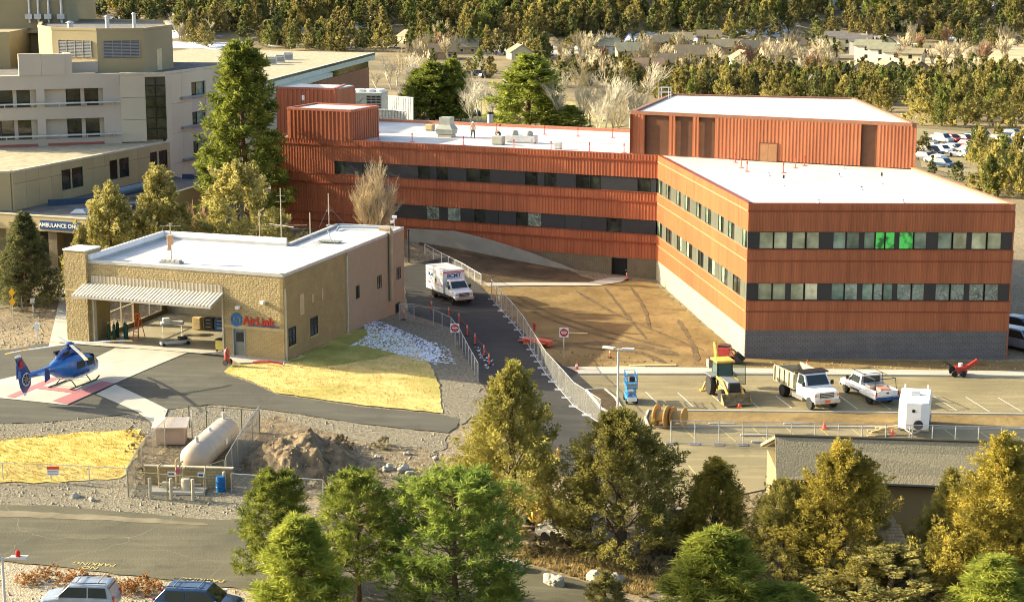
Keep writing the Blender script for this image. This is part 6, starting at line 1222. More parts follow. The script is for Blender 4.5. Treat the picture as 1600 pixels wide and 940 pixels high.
bevel(MB().box((-1.1, -.75, 2.6), (.45, .75, 2.78)).build('cab_roof', BY, BK), .06); MB().add([(.36, -.55, 1.6), (.36, .55, 1.6), (.25, .52, 2.55), (.25, -.52, 2.55)], [(0, 1, 2, 3)]).build('windscreen', _M['tinted cab glass'], BK); MB().add([(-.96, -.55, 1.3), (-.96, .55, 1.3), (-.96, .52, 2.55), (-.96, -.52, 2.55)], [(0, 1, 2, 3)]).build('rear_glass', _M['tinted cab glass'], BK)
MB().box((-.7, -.3, .9), (-.2, .3, 1.7)).build('operator_seat', BLACK, BK)
dg = MB().add([(.35, .64, 1.0), (.9, 1.45, 1.0), (.9, 1.4, 2.5), (.3, .62, 2.5)], [(0, 1, 2, 3)]).build('cab_door', mesh_wire('door glass tint', (.10, .25, .18), .5), BK); MB().path([(.35, .64, 1.0), (.9, 1.45, 1.0), (.9, 1.4, 2.5), (.3, .62, 2.5)], .025).build('door_frame', FRAME, dg)
b = MB(); b.loft([[(2.75, y, .85), (2.75, y, .35), (2.95, y, .1), (3.5, y, .06), (3.5, y, .12), (3.05, y, .2), (2.9, y, .4), (2.9, y, .8)] for y in (-1.1, 1.1)]); b.build('front_bucket', M('mud caked steel', (.20, .155, .08), .9, var=.3, vs=4, bump=.5, bs=8), BK)
for s in (-1, 1): MB().prism([(2.75, s * 1.1 - .02), (3.5, s * 1.1 - .02), (3.5, s * 1.1 + .02), (2.75, s * 1.1 + .02)], .08, [.85, .25, .25, .85]).build('bucket_side', _M['mud caked steel'], BK)
MB().path([(-1.6, .1, .9), (-2.1, .12, 2.7), (-2.6, .1, 3.55)], .14).build('boom', BY, BK); MB().path([(-2.6, .1, 3.55), (-3.0, .3, 2.3)], .1).build('dipper_arm', BY, BK)
MB().box((-3.3, -.1, 2.0), (-2.7, .5, 2.3)).build('bucket_link', FRAME, BK); MB().prism([(-3.4, -.3), (-2.7, -.3), (-2.7, .7), (-3.4, .7)], 1.5, [2.1, 2.2, 2.2, 2.1]).build('rear_bucket', BHG, BK); MB().path([(-2.2, .12, 2.4), (-2.65, .2, 3.2)], .07).build('hydraulic_ram', CHROME, BK)
# ---- compact red machine behind the backhoe
g = G(1132, 566); RM = empty('mini_skid_loader', g, R(-20), 'small red stand-on loader with black bucket by the corner of the building', 'loader')
RP = paint('machine red', (.40, .03, .025), .4)
bevel(MB().box((-.7, -.55, .35), (.5, .55, 1.35)).build('body', RP, RM), .05); MB().box((-.5, -.45, 1.35), (.4, .45, 1.5)).build('engine_cover', FRAME, RM)
for s in (-1, 1): bevel(MB().box((-.8, s * .55 - .14, 0), (.8, s * .55 + .14, .45)).build('track', BLACK, RM), .15); MB().path([(-.5, s * .5, 1.2), (.7, s * .5, 1.0), (1.0, s * .5, .55)], .06).build('lift_arm', RP, RM)
MB().prism([(.95, -.65), (1.6, -.65), (1.6, .65), (.95, .65)], .25, [.9, .4, .4, .9]).build('bucket', FRAME, RM)
# ---- scissor lift
SL = paint('lift blue', (.02, .20, .42), .4); g = on_lot(985, 628); SC = empty('scissor_lift', g, R(-86), 'bright blue folded scissor lift beside the light pole', 'scissor lift')
bevel(MB().box((-.9, -.4, .2), (.9, .4, .6)).build('chassis', SL, SC), .04)
for s in (-1, 1):
    for x in (-.65, .65): wheel(SC, x, s * .38, .2, .2, .15)
    for k in range(4): MB().obox((0, s * .3, .72 + k * .13), (.8, 0, .05 * (1 if k % 2 else -1)), (0, .03, 0), (0, 0, .045)).build('scissor_arm', SL, SC)
    for z in (1.75, 2.25): MB().tube((-.9, s * .38, z), (.9, s * .38, z), .025).build('guard_rail', SL, SC)
    for x in (-.9, -.3, .3, .9): MB().tube((x, s * .38, 1.25), (x, s * .38, 2.25), .03).build('rail_post', SL, SC)
MB().box((-.95, -.4, 1.2), (.95, .4, 1.32)).build('platform', SL, SC)
for x in (-.9, .9):
    for z in (1.75, 2.25): MB().tube((x, -.38, z), (x, .38, z), .025).build('end_rail', SL, SC)
MB().box((.9, -.34, 1.35), (.93, .34, 1.6)).build('toe_board', GREY, SC); MB().box((.6, -.2, 1.7), (.85, .2, 2.1)).build('control_box', FRAME, SC); MB().box((.9, -.35, .25), (.95, .35, .55)).build('front_panel', WHITE, SC)
# ---- cargo trailer
g = G(1428, 672); CT = empty('cargo_trailer', (g.x, g.y, g.z + .06), R(-105), 'white enclosed cargo trailer with roof vents parked by the chain link fence', 'trailer')
bevel(MB().box((-2.2, -1.05, .55), (1.75, 1.05, 2.5)).build('box_body', WHITE, CT), .05)
MB().prism([(1.75, -1.0), (2.1, -.5), (2.1, .5), (1.75, 1.0)], .57, 2.45).build('nose', WHITE, CT); MB().box((-2.2, -1.06, .42), (1.75, 1.06, .55)).build('frame', CHROME, CT)
for s in (-1, 1):
    for x in (-.6, .25): wheel(CT, x, s * .98, .36, .36, .22)
    MB().obox((-.18, s * 1.08, .85), (.9, 0, 0), (0, .06, 0), (0, 0, .08)).build('mudguard', GREY, CT); MB().path([(1.75, s * .6, .48), (3.0, 0, .48)], .05).build('drawbar', GREY, CT)
MB().tube((2.85, 0, .05), (2.85, 0, .95), .05).build('jack', CHROME, CT); sw = wheel(CT, 2.25, .35, .95, .34, .2, CHROME, 'x'); MB().lathe([(.02, 0), (.12, .02), (.12, .05), (.02, .06)], (2.1, 0, 1.9), 'x', 14).build('nose_badge', FRAME, CT)
for k, (x, y) in enumerate(((-1.9, -.8), (-1.9, .8), (1.4, -.8), (1.4, .8), (0, -.85), (0, .85))): MB().tube((x, y, 2.5), (x, y, 2.85), .05).build('roof_post', WHITE, CT)
MB().box((-.6, -.3, 2.5), (0, .3, 2.65)).build('roof_vent', GALV, CT); MB().box((-1.9, 1.05, .7), (-1.0, 1.07, 2.3)).build('side_door', WHITE, CT)
# ---- walk-behind trencher
g = on_lot(1496, 588); TR = empty('trencher', g, R(180), 'red walk-behind trencher with raised boom at the kerb', 'trencher')
bevel(MB().box((-.7, -.35, .3), (.3, .35, .8)).build('engine_housing', RP, TR), .05); MB().obox((-1.15, 0, 1.0), (.4, 0, -.28), (0, .16, 0), (.09, 0, .1)).build('boom_guard', RP, TR); MB().obox((-.95, 0, .8), (.6, 0, -.4), (0, .05, 0), (.05, 0, .06)).build('digging_chain', FRAME, TR)
for s in (-1, 1): wheel(TR, -.35, s * .42, .25, .25, .16); wheel(TR, .35, s * .42, .25, .25, .16); MB().path([(.3, s * .3, .7), (.9, s * .3, 1.05), (1.15, s * .3, 1.05)], .03).build('handlebar', FRAME, TR)
MB().tube((-.2, 0, .8), (-.2, 0, 1.05), .16, n=12).build('fuel_tank', WHITE, TR, True); MB().box((.35, -.25, .45), (.75, .25, .8)).build('control_box', FRAME, TR)
# ---- parked cars
def car(name, loc, rz, m, label, cat, group=None, L=4.3, W=1.78, Hh=1.6, hood=.95, boxy=True, rack=False, detail=True):
    o = empty(name, loc, rz, label, cat, group); a, hw = L / 2, W / 2; zb, zs = .28, Hh * .57
    b = MB(); section_loft(b, [(-a, [(hw * .85, zb + .15), (hw * .93, zb + .3), (hw * .92, zs - .05), (hw * .8, zs)]), (-a + .12, [(hw * .92, zb), (hw, zb + .25), (hw * .98, zs), (hw * .86, zs + .03)]), (a - hood - .2, [(hw * .92, zb), (hw, zb + .25), (hw * .98, zs), (hw * .86, zs + .02)]), (a - .25, [(hw * .9, zb), (hw * .96, zb + .25), (hw * .9, zs - .16), (hw * .75, zs - .1)]), (a, [(hw * .78, zb + .1), (hw * .82, zb + .28), (hw * .76, zs - .3), (hw * .6, zs - .25)])]); bevel(b.build('body', m, o), .06)
    ws = a - hood - .05; rb_ = -a + (.12 if boxy else .45)
    b = MB(); section_loft(b, [(-a + .05 if boxy else -a + .1, [(hw * .93, zs - .02), (hw * .9, zs + .04), (hw * .8, zs + .04)]), (rb_ + .22, [(hw * .95, zs - .02), (hw * .8, Hh - .1), (hw * .68, Hh - .04)]), (ws - 1.3, [(hw * .96, zs - .02), (hw * .82, Hh - .06), (hw * .7, Hh)]), (ws - .68, [(hw * .96, zs - .02), (hw * .82, Hh - .1), (hw * .7, Hh - .05)]), (ws, [(hw * .95, zs - .02), (hw * .93, zs + .02), (hw * .8, zs + .03)])]); bevel(b.build('cabin', m, o), .05)
    MB().add([(ws + .0, -hw * .8, zs + .06), (ws + .0, hw * .8, zs + .06), (ws - .62, hw * .72, Hh - .1), (ws - .62, -hw * .72, Hh - .1)], [(0, 1, 2, 3)]).build('windscreen', GLASS, o)
    MB().add([(rb_ - .02, -hw * .78, zs + .1), (rb_ - .02, hw * .78, zs + .1), (rb_ + .16, hw * .7, Hh - .16), (rb_ + .16, -hw * .7, Hh - .16)], [(0, 1, 2, 3)]).build('rear_window', GLASS, o)
    for s in (-1, 1):
        mid = (ws - .7 + rb_ + .25) / 2
        for x0, x1, k0, k1 in ((mid + .04, ws - .12, 0, -.5), (rb_ + .2, mid - .04, .12, 0)): MB().add([(x0, s * (hw * .955 + .012), zs + .05), (x1, s * (hw * .955 + .012), zs + .05), (x1 + k1, s * (hw * .835 + .014), Hh - .15), (x0 + k0, s * (hw * .835 + .014), Hh - .15)], [(0, 1, 2, 3)]).build('side_window', GLASS, o)
        wheel(o, a - .8, s * (hw - .12), .32, .32, .22); wheel(o, -a + .78, s * (hw - .12), .32, .32, .22)
        MB().box((-a - .01, s * hw * .78 - .1, zs - .25), (-a + .05, s * hw * .78 + .1, zs + .12)).build('tail_light', lr, o)
        if detail:
            MB().box((a - .2, s * hw * .68 - .14, zs - .32), (a - .02, s * hw * .68 + .14, zs - .2)).build('headlight', CHROME, o); MB().box((ws - .2, s * (hw + .08) - .08, zs + .02), (ws - .06, s * (hw + .08) + .08, zs + .18)).build('wing_mirror', WHITE if s > 0 else m, o)
        if rack: MB().tube((rb_ + .3, s * hw * .66, Hh + .06), (ws - .8, s * hw * .66, Hh + .06), .025).build('roof_rail', FRAME, o)
    if rack:
        for x in (rb_ + .7, ws - 1.1): MB().tube((x, -hw * .8, Hh + .12), (x, hw * .8, Hh + .12), .03).build('rack_bar', CHROME, o)
    return o
SIL = paint('pale silver blue paint', (.27, .32, .37), .3, .3); NVB = paint('dark blue paint', (.015, .05, .12), .25, .3)
g = G(126, 952); car('parked_car', g, R(176), SIL, 'silver blue boxy car with roof rails at the lower left edge', 'car', L=4.1, Hh=1.68, rack=True)
g = G(312, 958); car('parked_car', g, R(-8), NVB, 'dark blue wagon with roof bars at the lower edge', 'car', L=4.6, Hh=1.62, rack=True, boxy=False)
CARC = [('black', paint('black car paint', (.01, .01, .012))), ('red', paint('red car paint', (.38, .02, .02))), ('white', TW), ('silver', SIL), ('dark blue', NVB), ('grey', paint('grey car paint', (.12, .12, .12))), ('tan', paint('tan car paint', (.36, .30, .2)))]
far = [(1462,222,0),(1474,224,3),(1487,222,1),(1502,222,0),(1520,221,4),(1536,219,2),(1556,222,5),(1584,214,4),(1598,220,3),(1452,238,5),(1472,240,2),(1492,238,3),(1510,240,5),(1530,238,0),(1448,252,5),(1462,256,2),(1474,262,4),(1456,245,0),(1500,246,2),(1514,232,1),(1545,232,4),(1562,240,3),(1570,228,0),(1596,520,4),(1600,540,0),(1594,545,3)]
for k, (px, py, c) in enumerate(far):
    g = G(px, py); cn, cm = CARC[c]; big = k % 4 == 1
    where = 'beside the shaded end of the red building' if py > 400 else ['in the back row of', 'in the middle row of', 'in the front row of'][0 if py < 230 else 1 if py < 245 else 2] + ' the far lot, ' + ('left end' if px < 1476 else 'right part' if px > 1525 else 'middle')
    car('parked_car', (g.x, g.y, g.z + .13 if py < 400 else g.z), R(-60 + (k * 37 % 9)) + (math.pi if k % 3 == 0 else 0), cm, f'{cn} {"tall car" if big else "car"} {where}', 'car', 'cars in the far car park' if py < 400 else None, Hh=1.85 if big else 1.5, boxy=big, detail=False)
for k, (px, py, c) in enumerate([(735,118,3),(748,117,0),(758,122,4),(795,130,2),(808,132,3),(744,182,0),(1040,96,2),(1178,118,3)]):
    g = G(px, py); car('parked_car', g, R(20 * k), CARC[c][1], f'{CARC[c][0]} car parked {"behind the red wing" if px < 820 else "by the distant houses"}, ' + ['first from the clinic', 'second from the clinic', 'third from the clinic', 'under the bare trees', 'right of another under the bare trees', 'just behind the wing parapet', 'near the long roofs', 'near the belt of junipers'][k], 'car', 'cars behind the red wing', detail=False)
# ================================================================ FENCES, SIGNS, SITE THINGS
WIRE = mesh_wire('chain link wire', (.45, .46, .42), .22); WIRED = mesh_wire('screened chain link', (.36, .35, .28), .5); WIREW = mesh_wire('pale temporary fence mesh', (.5, .5, .46), .2)
def fence(name, pts, h, label, spacing=2.5, m=WIRE, pm=GALV, rail=True, feet=False, world=False, at_ends=False):
    P_ = [Vector(p) if world else G(*p) for p in pts]; o = empty(name, P_[0], 0, label, 'fence'); off = P_[0]; posts = []
    for a, c in zip(P_[:-1], P_[1:]):
        n = 1 if at_ends else max(1, round((c - a).length / spacing)); posts += [a.lerp(c, i / n) for i in range(n)]
    posts.append(P_[-1])
    for p in posts: p.z = zg(p.x, p.y) + .03
    for p in posts:
        l = p - off; MB().tube((l.x, l.y, l.z - .1), (l.x, l.y, l.z + h), .035, n=6).build('post', pm, o)
        if feet: MB().box((l.x - .35, l.y - .3, l.z), (l.x + .35, l.y + .3, l.z + .06)).build('foot', CHROME, o)
    for a, c in zip(posts[:-1], posts[1:]):
        p, q = a - off, c - off; MB().add([p + Vector((0, 0, .05)), q + Vector((0, 0, .05)), q + Vector((0, 0, h - .03)), p + Vector((0, 0, h - .03))], [(0, 1, 2, 3)]).build('mesh_panel', m, o)
        if rail: MB().tube(p + Vector((0, 0, h)), q + Vector((0, 0, h)), .025, n=5).build('top_rail', pm, o)
        if feet: MB().tube(p + Vector((0, 0, .1)), q + Vector((0, 0, .1)), .025, n=5).build('bottom_rail', pm, o)
    return o
fence('chain_link_fence', [(624,500),(647,501),(677,509),(705,523),(718,540),(747,596)], 1.5, 'chain link fence along the shaded edge of the lawn', 2.2)
fence('temporary_fence', [(768,468),(800,505),(818,528),(853,586),(896,636),(938,664)], 1.9, 'pale temporary mesh fence running down beside the ramp road', 2.3, WIREW, feet=True)
fence('chain_link_fence', [(1048,694),(1236,697),(1420,701),(1600,705),(1720,708)], 1.7, 'tall chain link fence along the lower lot', 1.72, feet=True)
lf_ = fence('chain_link_fence', [(-70,748),(80,751),(200,757)], 1.1, 'low chain link fence below the golden grass bank', 3.2)
fence('chain_link_fence', [(362,768),(505,778)], 1.2, 'low chain link fence right of the tank', 3.2)
fence('tank_fence', [(200,776),(222,735),(275,682)], 1.9, 'screened fence on the left of the tank enclosure', 1.9, WIRED)
fence('tank_fence', [(354,758),(372,726),(406,676)], 1.9, 'screened fence on the right of the tank enclosure', 2.0, WIRED)
fence('tank_fence', [(296,668),(350,672),(406,676)], 1.6, 'open wire fence at the back of the tank enclosure', 1.4, WIRE, M('dark fence post', (.09, .08, .05), .7))
fence('tank_gate', [(201,776),(262,782),(320,786),(322,768),(352,758)], 1.7, 'wire gate across the front of the tank enclosure', 3.0, mesh_wire('thin gate wire', (.36, .35, .28), .08), M('tan gate frame', (.30, .27, .16), .6))
g = G(84, 752); s_ = empty('fence_sign', g, 0, 'small white and orange warning sign on the low fence', 'sign'); MB().box((-.4, -.08, .45), (.4, -.04, .85)).build('sign_board', WHITE, s_); MB().box((-.4, -.085, .85), (.4, -.04, 1.05)).build('sign_header', ORANGE, s_)
for k in range(3): MB().box((-.32, -.085, .52 + k * .1), (.32, -.08, .56 + k * .1)).build('print_line', GREY, s_)
fence('handrail', [(664,398),(690,412),(722,428),(752,446)], 1.1, 'white handrail beside the ambulance and the soil slope', 1.6, mesh_wire('rail infill', (.6, .6, .55), .12), WHITE)
# ---- tank enclosure
TC = M('cream tank paint', (.44, .36, .27), .5, var=.08, vs=1.5); a, c = P(304, 716, .95), P(352, 673, .95)
tk = empty('propane_tank', (a.x, a.y, zg(a.x, a.y)), math.atan2(c.y - a.y, c.x - a.x), 'large cream propane tank lying inside the fenced enclosure', 'tank'); L = (Vector(c[:2]) - Vector(a[:2])).length; zc = .95 - tk.location.z
MB().lathe([(.05, -.55), (.45, -.5), (.8, -.3), (.98, 0), (.98, L), (.8, L + .3), (.45, L + .5), (.05, L + .55)], (0, 0, zc), 'x', 28).build('shell', TC, tk, True)
for x in (1.0, L - 1.0): MB().box((x - .2, -.75, 0), (x + .2, .75, zc - .55)).build('saddle', CONC, tk)
for x, h_ in ((.6, .35), (L * .5, .2), (L - .3, .45)): MB().lathe([(.01, h_), (.12, h_), (.12, 0), (.2, 0), (.2, -.1)], (x, 0, zc + .98), 'z', 12).build('valve_cap', GALV, tk, True)
MB().box((L * .55, -.99, zc - .1), (L * .62, -.95, zc + .25)).build('label_plate', WHITE, tk)
for x in (L * .25, L * .75): MB().lathe([(.99, x - .04), (.995, x), (.99, x + .04)], (0, 0, zc), 'x', 28).build('weld_band', TC, tk, True)
g = G(268, 690); hu = empty('equipment_hut', g, R(3), 'small pinkish tan equipment hut with sloping lid beside the tank', 'hut'); HUT = M('pinkish tan paint', (.44, .33, .24), .7, var=.05)
bevel(MB().box((-1.0, -.7, 0), (1.0, .7, 1.2)).build('body', HUT, hu), .03); MB().prism([(-1.2, -.95), (1.2, -.95), (1.2, .85), (-1.2, .85)], [1.2, 1.2, 1.45, 1.45], [1.28, 1.28, 1.55, 1.55]).build('lid', M('pale hut lid', (.55, .47, .38), .6), hu); MB().box((-.8, -.74, .15), (.8, -.7, 1.0)).build('door_panel', HUT, hu); MB().tube((1.4, .3, 0), (1.4, .3, 2.2), .05).build('conduit', GALV, hu)
fw = Face(G(227, 756), G(364, 762)); wl = empty('block_wall', fw.pt(0, 0, -.8), 0, 'low tan block wall in front of the propane tank', 'wall')
part(wl, 'wall_face', SMOOTHF, lambda b: fw.box(b, 0, fw.L, -1.2, .72, -.2, 0)); part(wl, 'wall_cap', PLATE, lambda b: fw.box(b, -.05, fw.L + .05, .72, .8, -.25, .05))
for px, w_ in ((262, .5), (309, .45)): u = fw.u_of(px, .2); part(wl, 'notice_plate', WHITE, lambda b: fw.box(b, u, u + w_, .1, .45, 0.01, .03)); part(wl, 'notice_print', SB, lambda b: fw.box(b, u + .06, u + w_ - .06, .2, .34, 0.03, .035))
g = G(278, 768); pd = empty('pump_skid', g, R(-4), 'pump and pipework on a small concrete slab before the block wall', 'pump'); MB().box((-1.8, -.6, 0), (1.8, .6, .18)).build('slab', CONC, pd)
MB().lathe([(.01, .18), (.3, .18), (.33, .8), (.28, .92), (.01, .95)], (.55, 0, 0), 'z', 16).build('canister', PLATE, pd, True); MB().box((-1.0, -.2, .3), (-.3, .2, .65)).build('pump_motor', PLATE, pd)
for x, h_ in ((-.15, 2.0), (.1, 1.8), (-1.3, 1.6), (.25, 1.4)): MB().path([(x, .3, .18), (x, .3, h_), (x + .15, .55, h_ + .1)], .06).build('riser_pipe', M('tan pipe', (.46, .38, .2), .5), pd, True)
MB().lathe([(.04, -.03), (.16, -.03), (.16, .03), (.04, .03)], (.0, .2, 1.35), 'y', 12).build('valve_wheel', M('pink valve wheel', (.45, .08, .16), .5), pd, True); MB().path([(-1.3, .1, .5), (1.5, .1, .5)], .05).build('pipe_run', PLATE, pd, True)
for k, (px, py, h_) in enumerate(((235, 779, 1.35), (268, 780, 1.35), (302, 781, 1.35), (351, 763, 1.1))):
    g = G(px, py); b_ = empty('bollard', g, 0, f'cream steel bollard, {["first", "second", "third"][k]} of the row before the pump slab' if k < 3 else 'cream steel bollard beside the blue barrel', 'bollard', 'bollards at the tank'); MB().tube((0, 0, 0), (0, 0, h_), .11, n=14).build('post', PLATE, b_, True); MB().lathe([(.12, h_), (.09, h_ + .05), (.01, h_ + .07)], (0, 0, 0), 'z', 14).build('cap', PLATE, b_, True)
g = G(345, 767); br_ = empty('barrel', g, 0, 'bright blue plastic barrel at the end of the block wall', 'barrel'); MB().lathe([(.01, 0), (.28, 0), (.3, .1), (.31, .45), (.3, .9), (.26, 1.0), (.01, 1.0)], (0, 0, 0), 'z', 18).build('drum', M('blue plastic', (.01, .12, .32), .4), br_, True); MB().lathe([(.31, .3), (.325, .33), (.31, .36)], (0, 0, 0), 'z', 18).build('hoop', M('blue plastic', (.01, .12, .32)), br_, True); MB().lathe([(.31, .63), (.325, .66), (.31, .69)], (0, 0, 0), 'z', 18).build('hoop', M('blue plastic', (.01, .12, .32)), br_, True)
# ---- traffic control
REFL = M('white reflective band', (.75, .72, .66), .4)
def delineator(px, py, h_, label, group='orange delineators along the ramp road', lean=0, off=.05):
    g = G(px, py); o = empty('delineator_post', (g.x, g.y, g.z + off), 0, label, 'delineator', group); o.rotation_euler = (0, lean, 0)
    MB().tube((0, 0, .05), (0, 0, h_), .06, .05, n=10).build('tube', ORANGE, o, True); MB().lathe([(.24, 0), (.22, .06), (.08, .08), (.01, .08)], (0, 0, 0), 'z', 10).build('base', BLACK, o)
    for z in (h_ * .72, h_ * .86): MB().tube((0, 0, z), (0, 0, z + .07), .063, n=10).build('band', REFL, o, True)
    return o
nth = ['farthest up the road, nearest the ambulance', 'second from the ambulance', 'third from the ambulance', 'fourth from the ambulance', 'fifth from the ambulance', 'sixth from the ambulance', 'last before the big juniper']
dl = []
for k, (px, py) in enumerate([(674,487),(701,497),(717,506),(730,525),(742,539),(756,557),(764,571)]): dl.append(delineator(px, py, 1.0, f'orange delineator post on the ramp road, {nth[k]}'))
b = MB()
for a, c in zip(dl[:-1], dl[1:]): m_ = (a.location + c.location) / 2 + Vector((0, 0, .72)); b.path([a.location + Vector((0, 0, .9)), m_, c.location + Vector((0, 0, .9))], .012, 4)
tag(b.build('barrier_rope', M('red rope', (.4, .06, .04), .7)), 'thin red rope strung between the ramp road delineators', 'rope')
delineator(979, 438, .75, 'orange delineator beside the dark side door', None); delineator(631, 500, .9, 'red orange delineator at the back corner of the hangar', None)
delineator(867, 724, 1.1, 'tilted orange delineator right of the large olive juniper', None, R(12)); delineator(1201, 746, 1.0, 'orange delineator at the end of the shed', None); delineator(953, 559, .6, 'short orange stake in the site dirt', None, 0, .02)
def cone(px, py, label, h_=.75):
    g = G(px, py); o = empty('traffic_cone', (g.x, g.y, g.z + .06), 0, label, 'traffic cone', 'traffic cones on the lots'); MB().lathe([(.17, .04), (.035, h_), (.01, h_)], (0, 0, 0), 'z', 14).build('cone', ORANGE, o, True); MB().box((-.2, -.2, 0), (.2, .2, .045)).build('base', ORANGE, o); MB().lathe([(.118, h_ * .42), (.075, h_ * .72)], (0, 0, 0), 'z', 14).build('band', REFL, o, True)
cone(1261, 581, 'traffic cone on the sidewalk behind the dump truck', .95); cone(901, 579, 'traffic cone at the near end of the sidewalk'); cone(1288, 671, 'traffic cone in the lower lot', .6); cone(1394, 681, 'small traffic cone beside the cargo trailer', .5); cone(1155, 637, 'small cone behind the loader bucket', .3)
def no_entry(px, py, top, label):
    g = G(px, py); hh = ZA(g.y, top) - g.z; o = empty('no_entry_sign', g, R(-3), label, 'sign', 'do not enter signs'); MB().tube((0, 0, 0), (0, 0, hh - .1), .03, n=8).build('post', GALV, o); MB().box((-.38, -.06, hh - .78), (.38, -.035, hh)).build('sign_board', WHITE, o)
    MB().lathe([(.01, 0), (.34, 0), (.34, .012), (.01, .012)], (0, -.075, hh - .39), 'y', 28).build('red_disc', lr, o, True); MB().box((-.25, -.09, hh - .43), (.25, -.076, hh - .34)).build('white_bar', WHITE, o)
    text('lettering', 'DO NOT', .11, WHITE, o, (0, -.08, hh - .25), (R(90), 0, 0), .004); text('lettering', 'ENTER', .11, WHITE, o, (0, -.08, hh - .53), (R(90), 0, 0), .004)
no_entry(711, 545, 505, 'do not enter sign standing at the bend of the lawn fence'); no_entry(881, 560, 512, 'do not enter sign standing in the site dirt')
def lamp(px, py, top, heads, label, beacon=False, Y=None):
    g = G(px, py); hh = ZA(g.y, top) - g.z; o = empty('light_pole', g, 0, label, 'light pole'); PW = M('pale grey pole', (.50, .50, .47), .5); MB().lathe([(.09, 0), (.07, hh)], (0, 0, 0), 'z', 10).build('pole', PW, o, True); MB().lathe([(.25, 0), (.25, .45), (.01, .45)], (0, 0, 0), 'z', 14).build('footing', CONC, o)
    for dx, dy in heads:
        d = Vector((dx, dy, 0)); n = d.normalized(); MB().tube((0, 0, hh - .08), d * .4 + Vector((0, 0, hh)), .04).build('arm', PW, o); MB().obox(d * .75 + Vector((0, 0, hh + .03)), n * .45, Vector((-n.y, n.x, 0)) * .18, (0, 0, .06)).build('lamp_head', PW, o)
    if beacon: MB().lathe([(.13, 0), (.13, .14), (.1, .3), (.01, .36)], (.85, -.1, hh + .09), 'z', 12).build('beacon', M('red beacon lens', (.55, .03, .02), .2), o, True)
lamp(965, 662, 545, [(-.9, .5), (.9, -.2)], 'pale double headed light pole at the entrance of the upper lot'); lamp(10, 985, 870, [(1.2, -.1), (-.8, .1)], 'light pole with red beacon at the lower left corner', True)
g = G(639, 410); o = empty('lamp_post', g, 0, 'slim dark post beside the stone steps', 'post'); MB().tube((0, 0, -.5), (0, 0, 3.3), .06, n=8).build('shaft', FRAME, o); MB().lathe([(.01, 3.3), (.12, 3.3), (.09, 3.42), (.01, 3.45)], (0, 0, 0), 'z', 10).build('cap', FRAME, o)
g = G(21, 498); o = empty('diamond_sign', g, 0, 'two yellow diamond signs stacked on one post by the spruce', 'sign'); YS = M('sign yellow', (.75, .42, .02), .5); MB().tube((0, 0, 0), (0, 0, 2.75), .035, n=8).build('post', GALV, o)
for z in (2.4, 1.55): MB().add([(0, -.05, z - .42), (.3, -.05, z), (0, -.05, z + .42), (-.3, -.05, z), (0, -.03, z - .42), (.3, -.03, z), (0, -.03, z + .42), (-.3, -.03, z)], [(0,1,2,3),(7,6,5,4),(0,4,5,1),(1,5,6,2),(2,6,7,3),(3,7,4,0)]).build('sign_plate', YS, o)
for px, py, h_, lab in ((59, 534, 1.6, 'slim white marker post by the hangar path'), (52, 488, 1.3, 'white utility box on a post by the spruce')):
    g = G(px, py); o = empty('marker_post', g, 0, lab, 'post'); MB().box((-.05, -.05, 0), (.05, .05, h_)).build('shaft', WHITE, o); MB().box((-.2, -.09, h_ - .5), (.2, .09, h_)).build('plate', WHITE, o)
fence('chain_link_fence', [(-60,515),(0,500),(35,484)], 1.3, 'short chain link fence beside the blue spruce', 2.2)
# ---- stone steps between hangar and soil slope
st = empty('stone_steps', G(655, 408), 0, 'grey stone steps climbing behind the hangar', 'steps')
for k in range(11):
    t = k / 10; a, c = P(631, 412 - 46 * t, .55 + 2.4 * t), P(682 - 44 * t, 412 - 46 * t, .55 + 2.4 * t); f = Face(a, c)
    b = MB(off=st.location); f.box(b, 0, max(.6, f.L), a.z - .9, a.z, -1.2, 0); b.build('step', M('weathered step concrete', (.20, .19, .16), .9, var=.15), st)
# ---- site bits
g = G(835, 517); o = empty('fire_hydrant', g, 0, 'red fire hydrant at the edge of the site dirt', 'fire hydrant'); MB().lathe([(.16, 0), (.16, .06), (.1, .08), (.1, .6), (.14, .62), (.12, .75), (.03, .85), (.01, .85)], (0, 0, 0), 'z', 14).build('barrel', RP, o, True)
for s in (-1, 1): MB().tube((s * .08, 0, .45), (s * .2, 0, .45), .06, n=10).build('outlet', RP, o, True)
rp_ = random.Random(4); g = G(836, 538); o = empty('barrier_pile', g, R(-50), 'heap of folded orange plastic barriers beside the temporary fence', 'barriers')
for k in range(7): MB().obox((rp_.uniform(-1.3, 1.3), rp_.uniform(-.35, .35), .15 + .1 * k * .7), (rp_.uniform(.5, .9), rp_.uniform(-.15, .15), rp_.uniform(-.1, .1)), (rp_.uniform(-.1, .1), .35, 0), (0, 0, .04)).build('barrier_panel', M('faded orange barrier', (.60, .12, .06), .6), o)
WOODR = M('reel plywood', (.34, .25, .11), .8, var=.15, vs=3); WOODE = M('orange reel edge', (.45, .25, .07), .7)
for k, (px, py, r_, lab) in enumerate(((1034, 668, .8, 'larger wooden cable reel on the dirt island, nearer the light pole'), (1060, 668, .7, 'smaller wooden cable reel on the dirt island, nearer the fence'))):
    g = G(px, py); o = empty('cable_reel', (g.x, g.y, g.z + .1), R(-28), lab, 'cable reel', 'wooden cable reels'); 
    for x in (-.42, .42): fl_ = MB().lathe([(.1, x - .04), (r_, x - .04), (r_, x + .04), (.1, x + .04)], (0, 0, r_), 'x', 28).build('flange', WOODR, o, True); MB().lathe([(r_ + .005, x - .042), (r_ + .012, x), (r_ + .005, x + .042)], (0, 0, r_), 'x', 28).build('flange_edge', WOODE, fl_, True)
    MB().lathe([(.1, -.4), (r_ * .55, -.4), (r_ * .55, .4), (.1, .4)], (0, 0, r_), 'x', 20).build('drum', WOODR, o, True)
